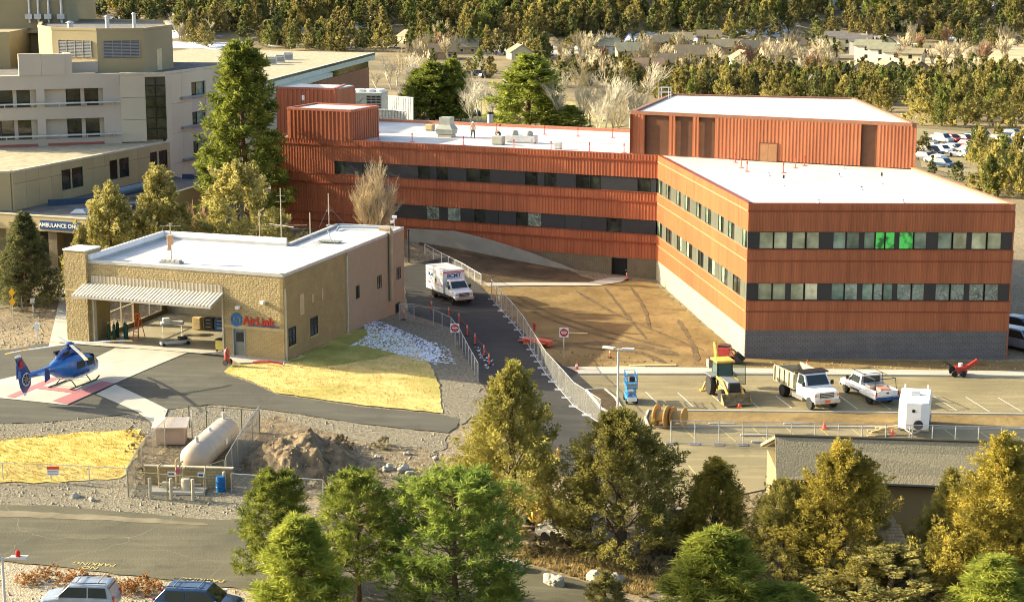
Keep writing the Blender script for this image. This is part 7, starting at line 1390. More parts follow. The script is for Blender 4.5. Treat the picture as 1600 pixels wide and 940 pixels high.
LUM = M('pale lumber', (.50, .38, .18), .8, var=.15, vs=3)
g = G(1380, 680); o = empty('lumber_pile', g, R(10), 'scattered pile of boards beside the cargo trailer', 'lumber')
for k in range(9): MB().obox((rp_.uniform(-.5, .5), rp_.uniform(-.3, .3), .08 + k * .06), (rp_.uniform(.6, .95), rp_.uniform(-.2, .2), rp_.uniform(-.05, .1)), (0, .08, 0), (0, 0, .03)).build('plank', LUM, o)
for q, lab in (((1020, 572, 1.9), 'board lying flat before the site dirt, nearer the light pole'), ((985, 575, 1.2), 'shorter board lying flat before the site dirt'), ((902, 522, .9), 'pale plywood sheet lying on the site dirt')):
    g = G(*q[:2]); o = MB().box((-q[2], -.2, 0), (q[2], .2, .08)).build('timber_plank', LUM); o.location = (g.x, g.y, g.z + .05); o.rotation_euler = (0, 0, R(rp_.uniform(-8, 4))); tag(o, lab, 'plank')
for q, lab in (((1128, 664), 'long concrete wheel stop at the near end of the lower lot'), ((1178, 682), 'concrete wheel stop in the middle of the lower lot'), ((1195, 692), 'concrete wheel stop beside the fence post'), ((1245, 664), 'concrete wheel stop behind the shed ridge')):
    g = G(*q); o = bevel(MB().box((-.95, -.1, 0), (.95, .1, .13)).build('wheel_stop', CONC), .04); o.location = (g.x, g.y, g.z + .06); tag(o, lab, 'wheel stop', 'wheel stops')
rk = random.Random(6)
def boulder(px, py, r_, label, m=None, name='boulder', group='pale boulders beside the lower road'):
    g = G(px, py); bm = bmesh.new(); bmesh.ops.create_icosphere(bm, subdivisions=3, radius=r_); ph = [rk.uniform(0, 6) for _ in range(6)]
    for v in bm.verts:
        n = v.co.normalized(); k = 1 + .18 * math.sin(3 * n.x + ph[0]) + .15 * math.sin(4 * n.y + ph[1]) + .12 * math.sin(5 * n.z + ph[2]) + .07 * math.sin(9 * n.x + 7 * n.y + ph[3]); v.co = Vector((v.co.x * k * 1.15, v.co.y * k, max(v.co.z * k * .85, -r_ * .3)))
    me = bpy.data.meshes.new(name); bm.to_mesh(me); bm.free(); o = mobj(name, me, m or M('pale boulder stone', (.44, .42, .36), .9, c2=(.28, .26, .2), vs=2.5, bump=.7, bs=5)); o.location = (g.x, g.y, g.z + r_ * .25); o.rotation_euler = (0, 0, rk.uniform(0, 6)); tag(o, label, 'boulder', group)
boulder(800, 889, .55, 'pale boulder at the edge of the widest pine'); boulder(864, 912, .52, 'pale boulder alone on the lower road edge'); boulder(936, 908, .6, 'pale boulder behind the small juniper bush'); boulder(957, 907, .5, 'smaller pale boulder right behind the small juniper bush')
for k, (px, py, r_) in enumerate(((608, 733, .3), (630, 736, .38), (640, 740, .25), (662, 748, .22), (600, 735, .25), (590, 715, .2), (680, 717, .2), (636, 710, .2), (118, 776, .25), (143, 782, .2))): boulder(px, py, r_, ('stone on the rubble slope, ' if px > 300 else 'stone on the road verge, ') + ['above the thin pine', 'larger pale one with a flat top', 'small one beside the larger pale stone', 'low one near the olive juniper', 'small one at the left of the group', 'high up below the path', 'near the end of the path', 'small one in the middle', 'larger of two below the grass bank', 'smaller of two below the grass bank'][k], name='rubble_stone', group='stones on the slopes')
# loose rubble, snow and grass tufts: nobody could count them
def scatter_mesh(name, poly, n, fn, m, label, cat):
    rg = random.Random(len(name) + n); b = MB(); xs_ = [p[0] for p in poly]; ys_ = [p[1] for p in poly]; k = 0; pts = []
    while k < n:
        px, py = rg.uniform(min(xs_), max(xs_)), rg.uniform(min(ys_), max(ys_)); ins = False; j = len(poly) - 1
        for i in range(len(poly)):
            if (poly[i][1] > py) != (poly[j][1] > py) and px < (poly[j][0] - poly[i][0]) * (py - poly[i][1]) / (poly[j][1] - poly[i][1]) + poly[i][0]: ins = not ins
            j = i
        if ins: pts.append((px, py)); k += 1
    for g in G_many(*zip(*pts)): fn(b, g, rg)
    me = bpy.data.meshes.new(name); me.from_pydata(b.v, [], b.f); return tag(mobj(name, me, m), label, cat, kind='stuff')
def stone(b, g, rg):
    r_ = rg.choice((.035, .045, .06, .08, .12)) * rg.uniform(.7, 1.3); b.add([g + Vector((r_ * rg.uniform(.7, 1.2), 0, 0)), g + Vector((0, r_ * rg.uniform(.7, 1.2), 0)), g + Vector((-r_ * rg.uniform(.7, 1.2), 0, .02)), g + Vector((0, -r_ * rg.uniform(.7, 1.2), .02)), g + Vector((rg.uniform(-.3, .3) * r_, rg.uniform(-.3, .3) * r_, r_ * rg.uniform(.6, 1.1)))], [(0, 1, 4), (1, 2, 4), (2, 3, 4), (3, 0, 4)])
RUB = M('rubble stone', (.17, .145, .10), .95, c2=(.32, .285, .21), vs=3, detail=2)
scatter_mesh('rubble', [(395,652),(560,690),(690,706),(712,735),(690,780),(540,768),(500,765),(370,756),(380,700)], 1500, stone, RUB, 'loose stones strewn over the rubble slope', 'rubble')
scatter_mesh('gravel', [(-50,664),(195,650),(330,634),(560,664),(700,680),(690,700),(470,668),(395,650),(250,690),(215,672),(0,688)], 1300, stone, RUB, 'loose stones on the gravel strip below the apron', 'gravel')
scatter_mesh('gravel', [(550,515),(600,505),(700,514),(742,590),(755,640),(716,662),(690,645),(672,568),(640,526)], 700, stone, RUB, 'loose stones on the bank beside the lawn fence', 'gravel')
scatter_mesh('gravel', [(0,882),(130,897),(380,926),(460,948),(0,960)], 900, stone, RUB, 'cobbles in the planting bed beside the cars', 'gravel')
scatter_mesh('gravel', [(-30,757),(190,752),(380,772),(480,790),(420,808),(300,808),(-30,782)], 800, stone, RUB, 'loose stones on the road verge', 'gravel')
scatter_mesh('rubble', [(0,505),(60,490),(80,510),(70,538),(20,545),(0,545)], 350, stone, RUB, 'loose stones on the bank beside the spruce', 'rubble')
scatter_mesh('rubble', [(840,545),(1000,560),(1140,572),(890,572)], 260, stone, M('dirt clods', (.13, .09, .045), .95), 'dark clods of earth along the edge of the site dirt', 'rubble')
scatter_mesh('rubble', [(1030,648),(1600,652),(1600,668),(1030,664)], 700, stone, M('dirt clods', (.13, .09, .045), .95), 'clods of earth on the long dirt island', 'rubble')
scatter_mesh('rubble', [(1165,566),(1600,570),(1600,581),(1165,576)], 500, stone, M('pale dirt clods', (.26, .19, .09), .95), 'clods of earth along the front of the red building', 'rubble')
def flake(b, g, rg):
    n = rg.randint(5, 7); r_ = rg.uniform(.025, .1); a0 = rg.uniform(0, 6); vs = [g + Vector((math.cos(a0 + 6.28 * i / n) * r_ * rg.uniform(.5, 1.3) * 1.5, math.sin(a0 + 6.28 * i / n) * r_ * rg.uniform(.5, 1.3), .10)) for i in range(n)] + [g + Vector((0, 0, .15))]
    b.add(vs, [(i, (i + 1) % n, n) for i in range(n)])
SNOW = M('old snow', (.70, .72, .76), .6, var=.04)
b = MB(); rg_ = random.Random(3); _mv = bpy.data.objects['terrain_mound'].data.vertices
for _ in range(620):
    v = _mv[rg_.randrange(len(_mv))].co
    if v.z > zg(v.x, v.y) + .15: stone(b, v.copy() + Vector((rg_.uniform(-.1, .1), rg_.uniform(-.1, .1), -.02)), rg_)
me = bpy.data.meshes.new('rubble'); me.from_pydata(b.v, [], b.f); tag(mobj('rubble', me, M('brown rubble', (.11, .085, .05), .95, c2=(.30, .24, .155), vs=3)), 'brown stones on the soil heap beside the tank', 'rubble', kind='stuff')
scatter_mesh('snow', [(566,505),(590,502),(660,530),(690,548),(682,572),(655,560),(600,550),(560,540),(545,543),(575,525)], 1900, flake, SNOW, 'thin broken snow lying on the shaded lawn', 'snow')
scatter_mesh('snow', [(600,548),(650,565),(712,570),(700,545),(680,535)], 320, flake, SNOW, 'last scraps of snow on the shaded gravel bank', 'snow')
scatter_mesh('snow', [(498,712),(520,720),(530,732),(512,728)], 30, flake, SNOW, 'scrap of snow on the rubble slope', 'snow'); scatter_mesh('snow', [(585,755),(612,775),(600,780),(580,765)], 40, flake, SNOW, 'scrap of snow beside the thin pine', 'snow'); scatter_mesh('snow', [(740,540),(765,555),(775,575),(760,578)], 40, flake, SNOW, 'scraps of snow along the ramp road', 'snow')
def tuft(b, g, rg):
    for i in range(6):
        a = rg.uniform(0, 6.28); l = rg.uniform(.1, .32); d = Vector((math.cos(a), math.sin(a), 0)); b.add([g + d * .02 + Vector((-d.y, d.x, 0)) * .03, g + d * .02 - Vector((-d.y, d.x, 0)) * .03, g + d * l * .5 + Vector((0, 0, l))], [(0, 1, 2)])
def short_tuft(b, g, rg):
    for i in range(4):
        a = rg.uniform(0, 6.28); l = rg.uniform(.05, .14); d = Vector((math.cos(a), math.sin(a), 0)); h0 = g + Vector((0, 0, .06)); b.add([h0 + Vector((-d.y, d.x, 0)) * .03, h0 - Vector((-d.y, d.x, 0)) * .03, h0 + d * l * .5 + Vector((0, 0, l))], [(0, 1, 2)])
STRAW = foliage('straw grass', (.34, .25, .09), (.56, .43, .18), 1.5, .3)
scatter_mesh('grass', [(-40,688),(130,676),(216,672),(224,690),(205,724),(188,746),(90,752),(-40,754)], 2000, short_tuft, foliage('golden grass blades', (.52, .39, .08), (.70, .53, .13), 1.5, .3), 'golden grass tufts on the bank below the pad', 'grass')
scatter_mesh('grass', [(800,850),(1000,870),(1060,900),(1010,935),(900,902),(800,872)], 1500, tuft, STRAW, 'straw grass under the large junipers', 'grass')
scatter_mesh('grass', [(362,574),(446,570),(640,532),(672,572),(690,644),(560,631),(430,612),(352,583)], 2200, short_tuft, foliage('dry lawn blades', (.52, .41, .15), (.70, .55, .23), .4, .3), 'short dry grass of the lawn', 'grass')
# ---- shrubs
def shrub_mesh(seed, m, leaf=.1, n=26, npc=40):
    me, _ = juniper_mesh(seed, 1.0, .62, n, npc, leaf, m, -.1, .45, .3, .3, .6, 2.2); me.name = 'shrub'; return me
SG = shrub_mesh(91, foliage('sage leaves', (.20, .18, .09), (.38, .33, .19), 2, .3)); OS = shrub_mesh(92, foliage('rusty shrub leaves', (.36, .18, .06), (.56, .34, .14), 2, .3)); DK = shrub_mesh(93, foliage('dark brush', (.09, .075, .04), (.20, .16, .09), 2, .2))
def shrub(me, px, py, s, label, group): 
    g = G(px, py); o = mobj('shrub', me); o.location = g; o.scale = (s * 1.3, s * 1.3, s); o.rotation_euler = (0, 0, rk.uniform(0, 6)); tag(o, label, 'shrub', group)
for k in range(26): px = rk.uniform(800, 1060); shrub(SG if k % 3 else DK, px, 838 + (px - 800) * .1 + rk.uniform(-6, 38), rk.uniform(.5, 1.1), f'{"grey straw" if k % 3 else "dark twiggy"} sagebrush {"below the large olive juniper" if px < 870 else "between the boulders and the broad dark juniper" if px < 960 else "left of the bright young pine"}, {"small" if k % 2 else "bushy"}', 'sagebrush under the junipers')
for k in range(15): px = [35, 60, 80, 100, 118, 135, 152, 170, 200, 212, 226, 240, 190, 45, 130][k]; shrub(OS, px, 893 + px * .1 + rk.uniform(0, 18), rk.uniform(.55, .95), 'rusty orange shrub in the bed, ' + ('left of' if px < 70 else 'behind' if px < 180 else 'right of') + ' the silver car, ' + ['low', 'tall', 'spreading'][k % 3] + ' one', 'rusty shrubs by the parked cars')
for k in range(16): shrub(DK if k % 2 else SG, rk.uniform(470, 640), rk.uniform(690, 775), rk.uniform(.35, .9), f'{"dark" if k % 2 else "pale"} brush growing on the rubble slope', 'brush on the rubble slope')
for k in range(4): shrub(DK, 500 + rk.uniform(-26, 36), 705 + rk.uniform(-18, 28), rk.uniform(.4, .8), 'low dark brush on the brown mound beside the tank', 'dark brush on the brown mound')
for k in range(14): shrub(DK if k % 2 else SG, rk.uniform(1080, 1600), rk.uniform(880, 950), rk.uniform(.6, 1.2), f'{"dark" if k % 2 else "pale"} brush below the golden junipers', 'brush below the golden junipers')
for k in range(6): shrub(SG, 200 + rk.uniform(0, 30), 680 + k * 13, rk.uniform(.4, .7), 'pale brush at the end of the golden grass bank', 'brush at the grass bank')
# ---- half hidden things among the junipers
g = G(846, 822); o = empty('mini_excavator', g, R(20), 'yellow mini excavator half hidden behind the large juniper', 'excavator'); bevel(MB().box((-.8, -.6, .5), (.7, .6, 1.2)).build('body', BY, o), .06); MB().path([(.6, 0, 1.0), (1.3, 0, 2.0), (1.9, 0, 1.2)], .1).build('boom', BY, o)
for s in (-1, 1): bevel(MB().box((-.9, s * .55 - .15, 0), (.9, s * .55 + .15, .45)).build('track', BLACK, o), .15)
MB().box((-.4, -.5, 1.2), (.4, .5, 2.0)).build('canopy', BY, o)
g = G(893, 845); car('parked_car', g, R(150), TW, 'white van half hidden behind the broad dark juniper', 'car', Hh=1.9)
g = G(1035, 832); o = empty('tarp_tent', g, R(12), 'blue grey tarp tent between the two dark junipers', 'tent'); b = MB(); b.add([(-1.3, -1.2, 0), (-1.3, 1.2, 0), (-1.3, 0, 1.4), (1.3, -1.2, 0), (1.3, 1.2, 0), (1.3, 0, 1.4)], [(0, 3, 5, 2), (1, 2, 5, 4), (0, 2, 1), (3, 4, 5)]); b.build('tarp', M('blue grey tarp', (.22, .24, .30), .6), o); MB().tube((-1.3, 0, 1.42), (1.3, 0, 1.42), .03).build('ridge_pole', GALV, o)
# ================================================================ ROOF THINGS
def onroof(px, py, z): p = P(px, py, z); return (p.x, p.y, z)
FLAGR = M('red flag post', (.62, .10, .07), .5)
def flag_post(px, py, z, label, grp, h_=1.0):
    o = empty('flag_post', onroof(px, py, z), 0, label, 'safety post', grp); MB().tube((0, 0, 0), (0, 0, h_), .05, .04, n=6).build('shaft', FLAGR, o); MB().lathe([(.28, 0), (.26, .04), (.01, .05)], (0, 0, 0), 'z', 8).build('base', FLAGR, o); MB().box((-.06, -.06, h_ * .7), (.06, .06, h_ * .95)).build('flag', FLAGR, o); return o
fr = [flag_post(px, py, RZ - .2, f'red safety post near the front parapet of the wing roof, {n} from the stair tower', 'wing roof safety posts') for n, (px, py) in zip(['first', 'second', 'third', 'fourth', 'fifth', 'sixth', 'seventh'], [(592,219),(644,222),(724,227),(803,232),(861,235),(921,237),(975,239)])]
bk = [flag_post(px, py, RZ - .2, f'red safety post near the rear parapet of the wing roof, {n} from the stair tower', 'wing roof safety posts') for n, (px, py) in zip(['first', 'second', 'third', 'fourth', 'fifth'], [(709,204),(776,206),(851,210),(903,213),(957,215)])]
for n, (px, py) in zip(['leftmost', 'second', 'third', 'fourth', 'fifth', 'rightmost'], [(1149,254),(1158,262),(1167,268),(1224,270),(1243,263),(1257,259)]): flag_post(px, py, RZ - .2, f'red safety post in front of the penthouse, {n} of six', 'block roof safety posts')
b = MB()
for lst in (fr, bk):
    for a, c in zip(lst[:-1], lst[1:]): b.tube(a.location + Vector((0, 0, .9)), c.location + Vector((0, 0, .9)), .012, n=4)
tag(b.build('safety_line', FLAGR), 'thin red safety line strung along the wing roof', 'rope')
o = empty('roof_vent_hood', onroof(698, 214, RZ - .2), R(-22), 'tall grey gooseneck vent hood on the wing roof', 'vent'); UG = M('grey green sheet metal', (.36, .37, .30), .5, .2)
MB().loft([[(-.9, -.7, .35), (.9, -.7, .35), (.9, .7, .35), (-.9, .7, .35)], [(-1.0, -.8, .9), (1.0, -.8, .9), (1.0, .8, .9), (-1.0, .8, .9)], [(-.65, -.6, 1.4), (.65, -.6, 1.4), (.65, .6, 1.4), (-.65, .6, 1.4)], [(-.65, -.6, 2.2), (.65, -.6, 2.2), (.65, .6, 2.2), (-.65, .6, 2.2)]]).build('hood', UG, o); MB().box((-.8, -.65, .0), (.8, .65, .3)).build('curb', UG, o); MB().box((-.75, -.6, .3), (.75, .6, .35)).build('louvre_gap', FRAME, o)
def unit_(px, py, sx, sy, sz, label, m=GALV, z=RZ - .2, rz=-22, fans=0):
    o = empty('roof_unit', onroof(px, py, z), R(rz), label, 'air unit'); bevel(MB().box((-sx, -sy, .1), (sx, sy, sz)).build('casing', m, o), .03); MB().box((-sx * .9, -sy * .9, 0), (sx * .9, sy * .9, .1)).build('skid', GREY, o)
    for k in range(fans): x = -sx + 2 * sx * (k + .5) / fans; MB().lathe([(.45, sz), (.45, sz + .3), (.3, sz + .5), (.01, sz + .55)], (x, 0, 0), 'z', 14).build('fan_cowl', UG, o, True)
    MB().box((-sx * .8, -sy - .02, sz * .25), (sx * .8, -sy, sz * .7)).build('access_panel', m, o)
unit_(672, 204, .45, .4, .7, 'small plywood crate on the wing roof', LUM); unit_(779, 226, .6, .5, .9, 'grey boxy unit at the end of the roof duct', UG); unit_(815, 223, 1.7, .5, .8, 'long galvanised roof duct with two fan cowls', GALV, fans=2); unit_(872, 233, .35, .3, .7, 'small grey vent box right of the long duct', GALV)
o = empty('roof_hatch_rail', onroof(1039, 152, PZ), R(-20), 'small galvanised guard cage on the corner of the penthouse roof', 'guard rail')
for x in (-.55, .55):
    for y in (-.5, .5): MB().tube((x, y, -.2), (x, y, 1.1), .035).build('post', GALV, o)
for z in (.55, 1.08):
    for s in (-1, 1): MB().tube((-.55, s * .5, z), (.55, s * .5, z), .03).build('rail', GALV, o); MB().tube((s * .55, -.5, z), (s * .55, .5, z), .03).build('rail', GALV, o)
for k, (px, py) in enumerate(((1224, 291), (1377, 287), (1346, 297), (1311, 276), (1318, 264), (1279, 317), (1411, 317), (1201, 275))):
    o = empty('vent_pipe', onroof(px, py, RZ - .2), 0, 'short roof vent pipe on the block roof, ' + ['with a black cap, nearer the orange face', 'with a black cap, right of the middle', 'low one in the middle', 'low one below the penthouse', 'white one beside the penthouse wall', 'low one at the front parapet, left', 'low one at the front parapet, right', 'low one beside the penthouse door'][k], 'vent pipe', 'block roof vent pipes'); h_ = .7 if k in (0, 1) else .25
    MB().tube((0, 0, 0), (0, 0, h_), .07, n=10).build('pipe', WHITE, o, True); MB().lathe([(.2, 0), (.08, .1)], (0, 0, 0), 'z', 10).build('boot', WHITE, o, True); MB().tube((0, 0, h_), (0, 0, h_ + (.3 if k < 2 else .06)), .09, n=10).build('cap', FRAME if k < 4 else GREY, o, True)
# ---- hangar roof masts and antennas
HRZ = HR - .24
def mast(px, py, top, label, arms=(), r_=.05, guy=False):
    p = P(px, py, HRZ); hh = ZA(p.y, top) - HRZ; o = empty('antenna_mast', (p.x, p.y, HRZ), 0, label, 'antenna'); MB().tube((0, 0, 0), (0, 0, hh), r_, r_ * .7, n=8).build('mast', PLATE, o); MB().lathe([(.3, 0), (.28, .06), (.01, .07)], (0, 0, 0), 'z', 10).build('base', GALV, o)
    for z, l, a in arms: d = Vector((math.cos(a), math.sin(a), 0)) * l; MB().tube(Vector((0, 0, hh * z)) - d, Vector((0, 0, hh * z)) + d, .025, n=6).build('cross_arm', PLATE, o)
    if guy:
        for a in (0, 2.1, 4.2): MB().tube((0, 0, hh * .6), (math.cos(a) * 1.6, math.sin(a) * 1.6, 0), .01, n=4).build('guy_wire', GALV, o)
    return o
mast(440, 377, 294, 'tall antenna mast with crossbars and a wide star of radials', [(.86, .4, .2), (.75, .45, .2), (.3, 2.3, .1), (.3, 1.3, 1.2), (.3, 1.6, -.7)]); mast(406, 375, 328, 'thin antenna mast with one crossbar beside the tall one', [(.35, .9, .3)]); mast(485, 371, 332, 'plain thin mast at the annex corner'); mast(514, 352, 302, 'guyed mast at the back of the annex roof', [(.45, .25, .4)], .06, True)
mast(268, 411, 348, 'weather station mast with cups on the hangar roof', [(.92, .85, .05), (.97, .45, 1.2)]); p = onroof(268, 411, HRZ)
o = empty('mast_ballast', (p[0], p[1], HRZ), R(-20), 'ballast tray of blocks under the weather station', 'ballast'); MB().box((-.95, -.35, 0), (.95, .35, .16)).build('tray', GREY, o)
for k in range(4): MB().box((-.85 + k * .45, -.25, .16), (-.5 + k * .45, .25, .3)).build('block', CONC, o)
o = empty('wind_sensor', (p[0], p[1], HRZ + 1.9), 0, 'pale orange weathered box on the weather station mast', 'sensor'); bevel(MB().box((-.28, -.2, -.35), (.2, .2, .45)).build('housing', M('bleached orange', (.62, .36, .20), .7), o), .05); MB().obox((-.12, -.1, -.55), (.12, 0, 0), (0, .1, 0), (.05, 0, .25)).build('drip_skirt', M('bleached orange', (.6, .3, .2)), o)
o = empty('slat_antenna', onroof(516, 379, HRZ), R(-15), 'tilted panel of slats on ballast on the annex roof', 'antenna'); 
for k in range(8): MB().obox((-.9 + k * .25, 0, .15), (.09, .02, 0), (.05, .55, 0), (0, 0, .03)).build('slat', UG, o)
MB().tube((.1, 0, .1), (-.25, .1, 1.1), .05, n=6).build('strut', GALV, o); MB().box((-1.0, -.08, .02), (1.0, .08, .12)).build('beam', GREY, o)
b = MB(); pts = [P(605, 361, HRZ + .25), P(600, 356, HRZ + .25), P(530, 354, HRZ + .25), P(526, 360, HRZ + .1)]; b.path(pts, .1, 8); tag(b.build('roof_pipe', M('blue grey pipe', (.30, .36, .44), .4)), 'blue grey pipe looping along the back of the annex roof', 'pipe')
o = empty('camera_post', onroof(616, 356, HRZ), 0, 'white camera post at the annex corner', 'camera'); MB().tube((0, 0, 0), (0, 0, 1.1), .04).build('post', WHITE, o); MB().box((-.2, -.15, .9), (.25, .1, 1.15)).build('camera_body', WHITE, o); MB().box((-.35, -.1, .45), (-.05, .1, .7)).build('junction_box', WHITE, o)
# ---- chillers and screen walls behind the towers
p = D(571, 170, 262); o = empty('chiller', (p.x, p.y, 0), R(-8), 'large grey rooftop chiller with louvred end behind the stair towers', 'chiller'); zt = ZA(262, 143); zb = ZA(262, 172); s_ = 262 / F
bevel(MB().box((-31 * s_, -2.2, zb), (31 * s_, 2.2, zt)).build('casing', M('grey green casing', (.36, .39, .34), .5), o), .05)
for k in range(4): MB().lathe([(.75, zt), (.75, zt + .35), (.6, zt + .4), (.01, zt + .4)], (-2.2 + k * 1.5, 0, 0), 'z', 14).build('fan_cowl', WHITE, o, True)
for k in range(3):
    for j in range(5): MB().box((.7 + k * .72, -2.26, zb + .4 + j * .4), (1.3 + k * .72, -2.2, zb + .65 + j * .4)).build('louvre', FRAME, o)
MB().path([(-2.4, -2.25, zb + 1.3), (-.5, -2.25, zb + 1.3), (.1, -2.25, zb + 2.0)], .07).build('pipe', GREY, o); MB().box((-31 * s_, -2.1, -1), (31 * s_, 2.1, zb)).build('plinth', CONC, o)
for (a, c, t0, t1, Y0, lab) in ((602, 645, 150, 158, 270, 'pale corrugated screen wall right of the chiller'), (568, 634, 170, 180, 232, 'pale corrugated screen wall behind the wing roof')):
    A, C_ = D(a, t0, Y0), D(c, t1, Y0 - 4); f = Face(A, C_); o = empty('screen_wall', A, 0, lab, 'wall'); part(o, 'panel', M('pale green corrugated sheet', (.46, .48, .41), .6), lambda b: (ribbed(b, f, 0, f.L, -1, A.z, .5, .06), f.box(b, 0, f.L, -1, A.z - .05, -.2, -.02))); part(o, 'cap', WHITE, lambda b: f.box(b, 0, f.L, A.z, A.z + .1, -.25, .1))
o = empty('flue_pipe', (*D(766, 200, 255)[:2], 0), 0, 'round galvanised flue standing behind the wing roof', 'flue'); MB().tube((0, 0, -1), (0, 0, ZA(255, 178)), .42, n=14).build('stack', GALV, o, True); MB().tube((0, 0, ZA(255, 178)), (0, 0, ZA(255, 175)), .5, n=14).build('cap', FRAME, o, True)
for k, (px, py, top) in enumerate(((624, 145, 104), (646, 150, 106), (752, 190, 128), (782, 150, 132))): lamp(px, py, top, [(1, 0), (-1, 0)], 'pale car park light pole behind the red wing, ' + ['nearest the clinic', 'second from the clinic', 'among the aspens', 'by the parked cars'][k])
# ================================================================ HANGAR CONTENTS
def inh(u, d): p = fh.pt(ua + u, -d, HZ + .075); return (p.x, p.y, HZ + .075)
LO = M('ladder orange', (.70, .13, .02), .5); o = empty('step_ladder', inh(2.5, 2.6), R(-20), 'orange folding step ladder inside the hangar', 'ladder')
for s in (-1, 1): MB().tube((.25 * s, -.5, 0), (.16 * s, 0, 2.1), .04).build('front_rail', LO, o); MB().tube((.3 * s, .55, 0), (.16 * s, .02, 2.1), .035).build('rear_rail', LO, o)
for k in range(6): MB().box((-.24 + k * .012, -.46 + k * .08, .3 + k * .3), (.24 - k * .012, -.36 + k * .08, .34 + k * .3)).build('step', LO, o)
MB().box((-.2, -.1, 2.06), (.2, .14, 2.14)).build('top_cap', LO, o)
o = empty('tow_dolly', inh(6.8, 1.6), R(28), 'low grey helicopter tow dolly on the hangar floor', 'dolly'); bevel(MB().box((-1.4, -.35, .15), (1.2, .35, .4)).build('deck', GALV, o), .04); MB().box((.2, -.28, .4), (.9, .28, .62)).build('motor_cover', FRAME, o)
for x in (-1.2, .9):
    for s in (-1, 1): wheel(o, x, s * .42, .16, .16, .14)
o = empty('yellow_cart', inh(11.5, .9), R(-20), 'small yellow ground power cart at the hangar door jamb', 'cart'); bevel(MB().box((-.4, -.3, .15), (.4, .3, .95)).build('case', M('pale yellow case', (.62, .52, .12), .5), o), .04); MB().box((-.42, -.32, .95), (.42, .32, 1.02)).build('lid', FRAME, o)
for x in (-.3, .3): wheel(o, x, -.25, .1, .1, .08)
o = empty('stretcher', inh(4.2, 5.2), R(15), 'wheeled stretcher piled with white bedding in the hangar', 'stretcher'); MB().box((-1.0, -.35, .8), (1.0, .35, .88)).build('bed_frame', CHROME, o); bevel(MB().box((-.95, -.33, .88), (.95, .33, 1.05)).build('mattress', WHITE, o), .06); bevel(MB().box((-.8, -.3, 1.05), (-.1, .3, 1.4)).build('bundle', WHITE, o), .12)
for x in (-.8, .8):
    for s in (-1, 1): MB().tube((x, s * .3, .1), (x, s * .3, .8), .03).build('leg', CHROME, o)
GC = M('dark green cylinder', (.02, .07, .04), .4)
for k, (px, py) in enumerate(((.5, 1.2), (.85, 1.5), (1.5, 2.2), (1.8, 1.9), (1.2, 2.6), (.6, 2.4))):
    o = empty('gas_cylinder', inh(px, py), 0, f'dark green gas cylinder by the left jamb, {["first", "second", "fourth", "fifth", "third", "rearmost"][k]} from the jamb', 'gas cylinder', 'gas cylinders in the hangar'); MB().lathe([(.01, 0), (.14, 0), (.14, 1.1), (.1, 1.25), (.04, 1.32), (.01, 1.45)], (0, 0, 0), 'z', 12).build('bottle', GC, o, True); MB().box((-.05, -.05, 1.4), (.05, .05, 1.52)).build('valve', CHROME, o)
for k, (px, py, m, w_) in enumerate(((7.6, 7.6, SB, 1.0), (8.7, 7.4, lf, .8), (9.8, 7.2, GREY, .9), (10.9, 6.6, WHITE, .5), (6.5, 7.6, FRAME, .9), (5.4, 7.4, LUM, .8))):
    o = empty('tool_cabinet', inh(px, py), R(-21), ['navy tool cabinet', 'blue tool cabinet', 'grey tool cabinet', 'white narrow cabinet', 'black tool cabinet', 'wooden cabinet'][k] + ' in the row at the back of the hangar', 'cabinet'); bevel(MB().box((-w_ / 2, -.3, .1), (w_ / 2, .3, 1.1)).build('carcass', m, o), .02)
    for j in range(3): d_ = MB().box((-w_ / 2 + .04, -.33, .18 + j * .3), (w_ / 2 - .04, -.3, .44 + j * .3)).build('drawer', m, o); MB().box((-w_ / 4, -.35, .34 + j * .3), (w_ / 4, -.33, .37 + j * .3)).build('handle', CHROME, d_)
p = G(355, 572); o = empty('wheeled_extinguisher', (p.x, p.y, p.z + .1), R(-30), 'red wheeled fire extinguisher outside the hangar door', 'fire extinguisher'); MB().lathe([(.01, .2), (.2, .2), (.22, .4), (.22, 1.1), (.15, 1.25), (.04, 1.35), (.01, 1.4)], (0, 0, 0), 'z', 14).build('cylinder', RP, o, True); MB().path([(0, -.2, 1.1), (.3, -.2, .8), (.1, -.25, .5)], .03).build('hose', BLACK, o); MB().tube((-.15, 0, 1.2), (-.35, 0, 1.5), .02).build('handle', CHROME, o)
for s in (-1, 1): wheel(o, .05, s * .3, .25, .25, .08, RP)
g = G(420, 571); o = empty('curb_hose', (g.x, g.y, g.z + .12), R(-9), 'red hose coiled low along the hangar base', 'hose'); MB().path([(-1.3, 0, .08), (-.8, .06, .16), (0, 0, .2), (.7, .05, .15), (1.2, 0, .06)], .09).build('hose_run', RP, o, True); MB().lathe([(.1, -.05), (.12, 0), (.1, .05)], (1.25, 0, .08), 'x', 10).build('nozzle', CHROME, o, True)
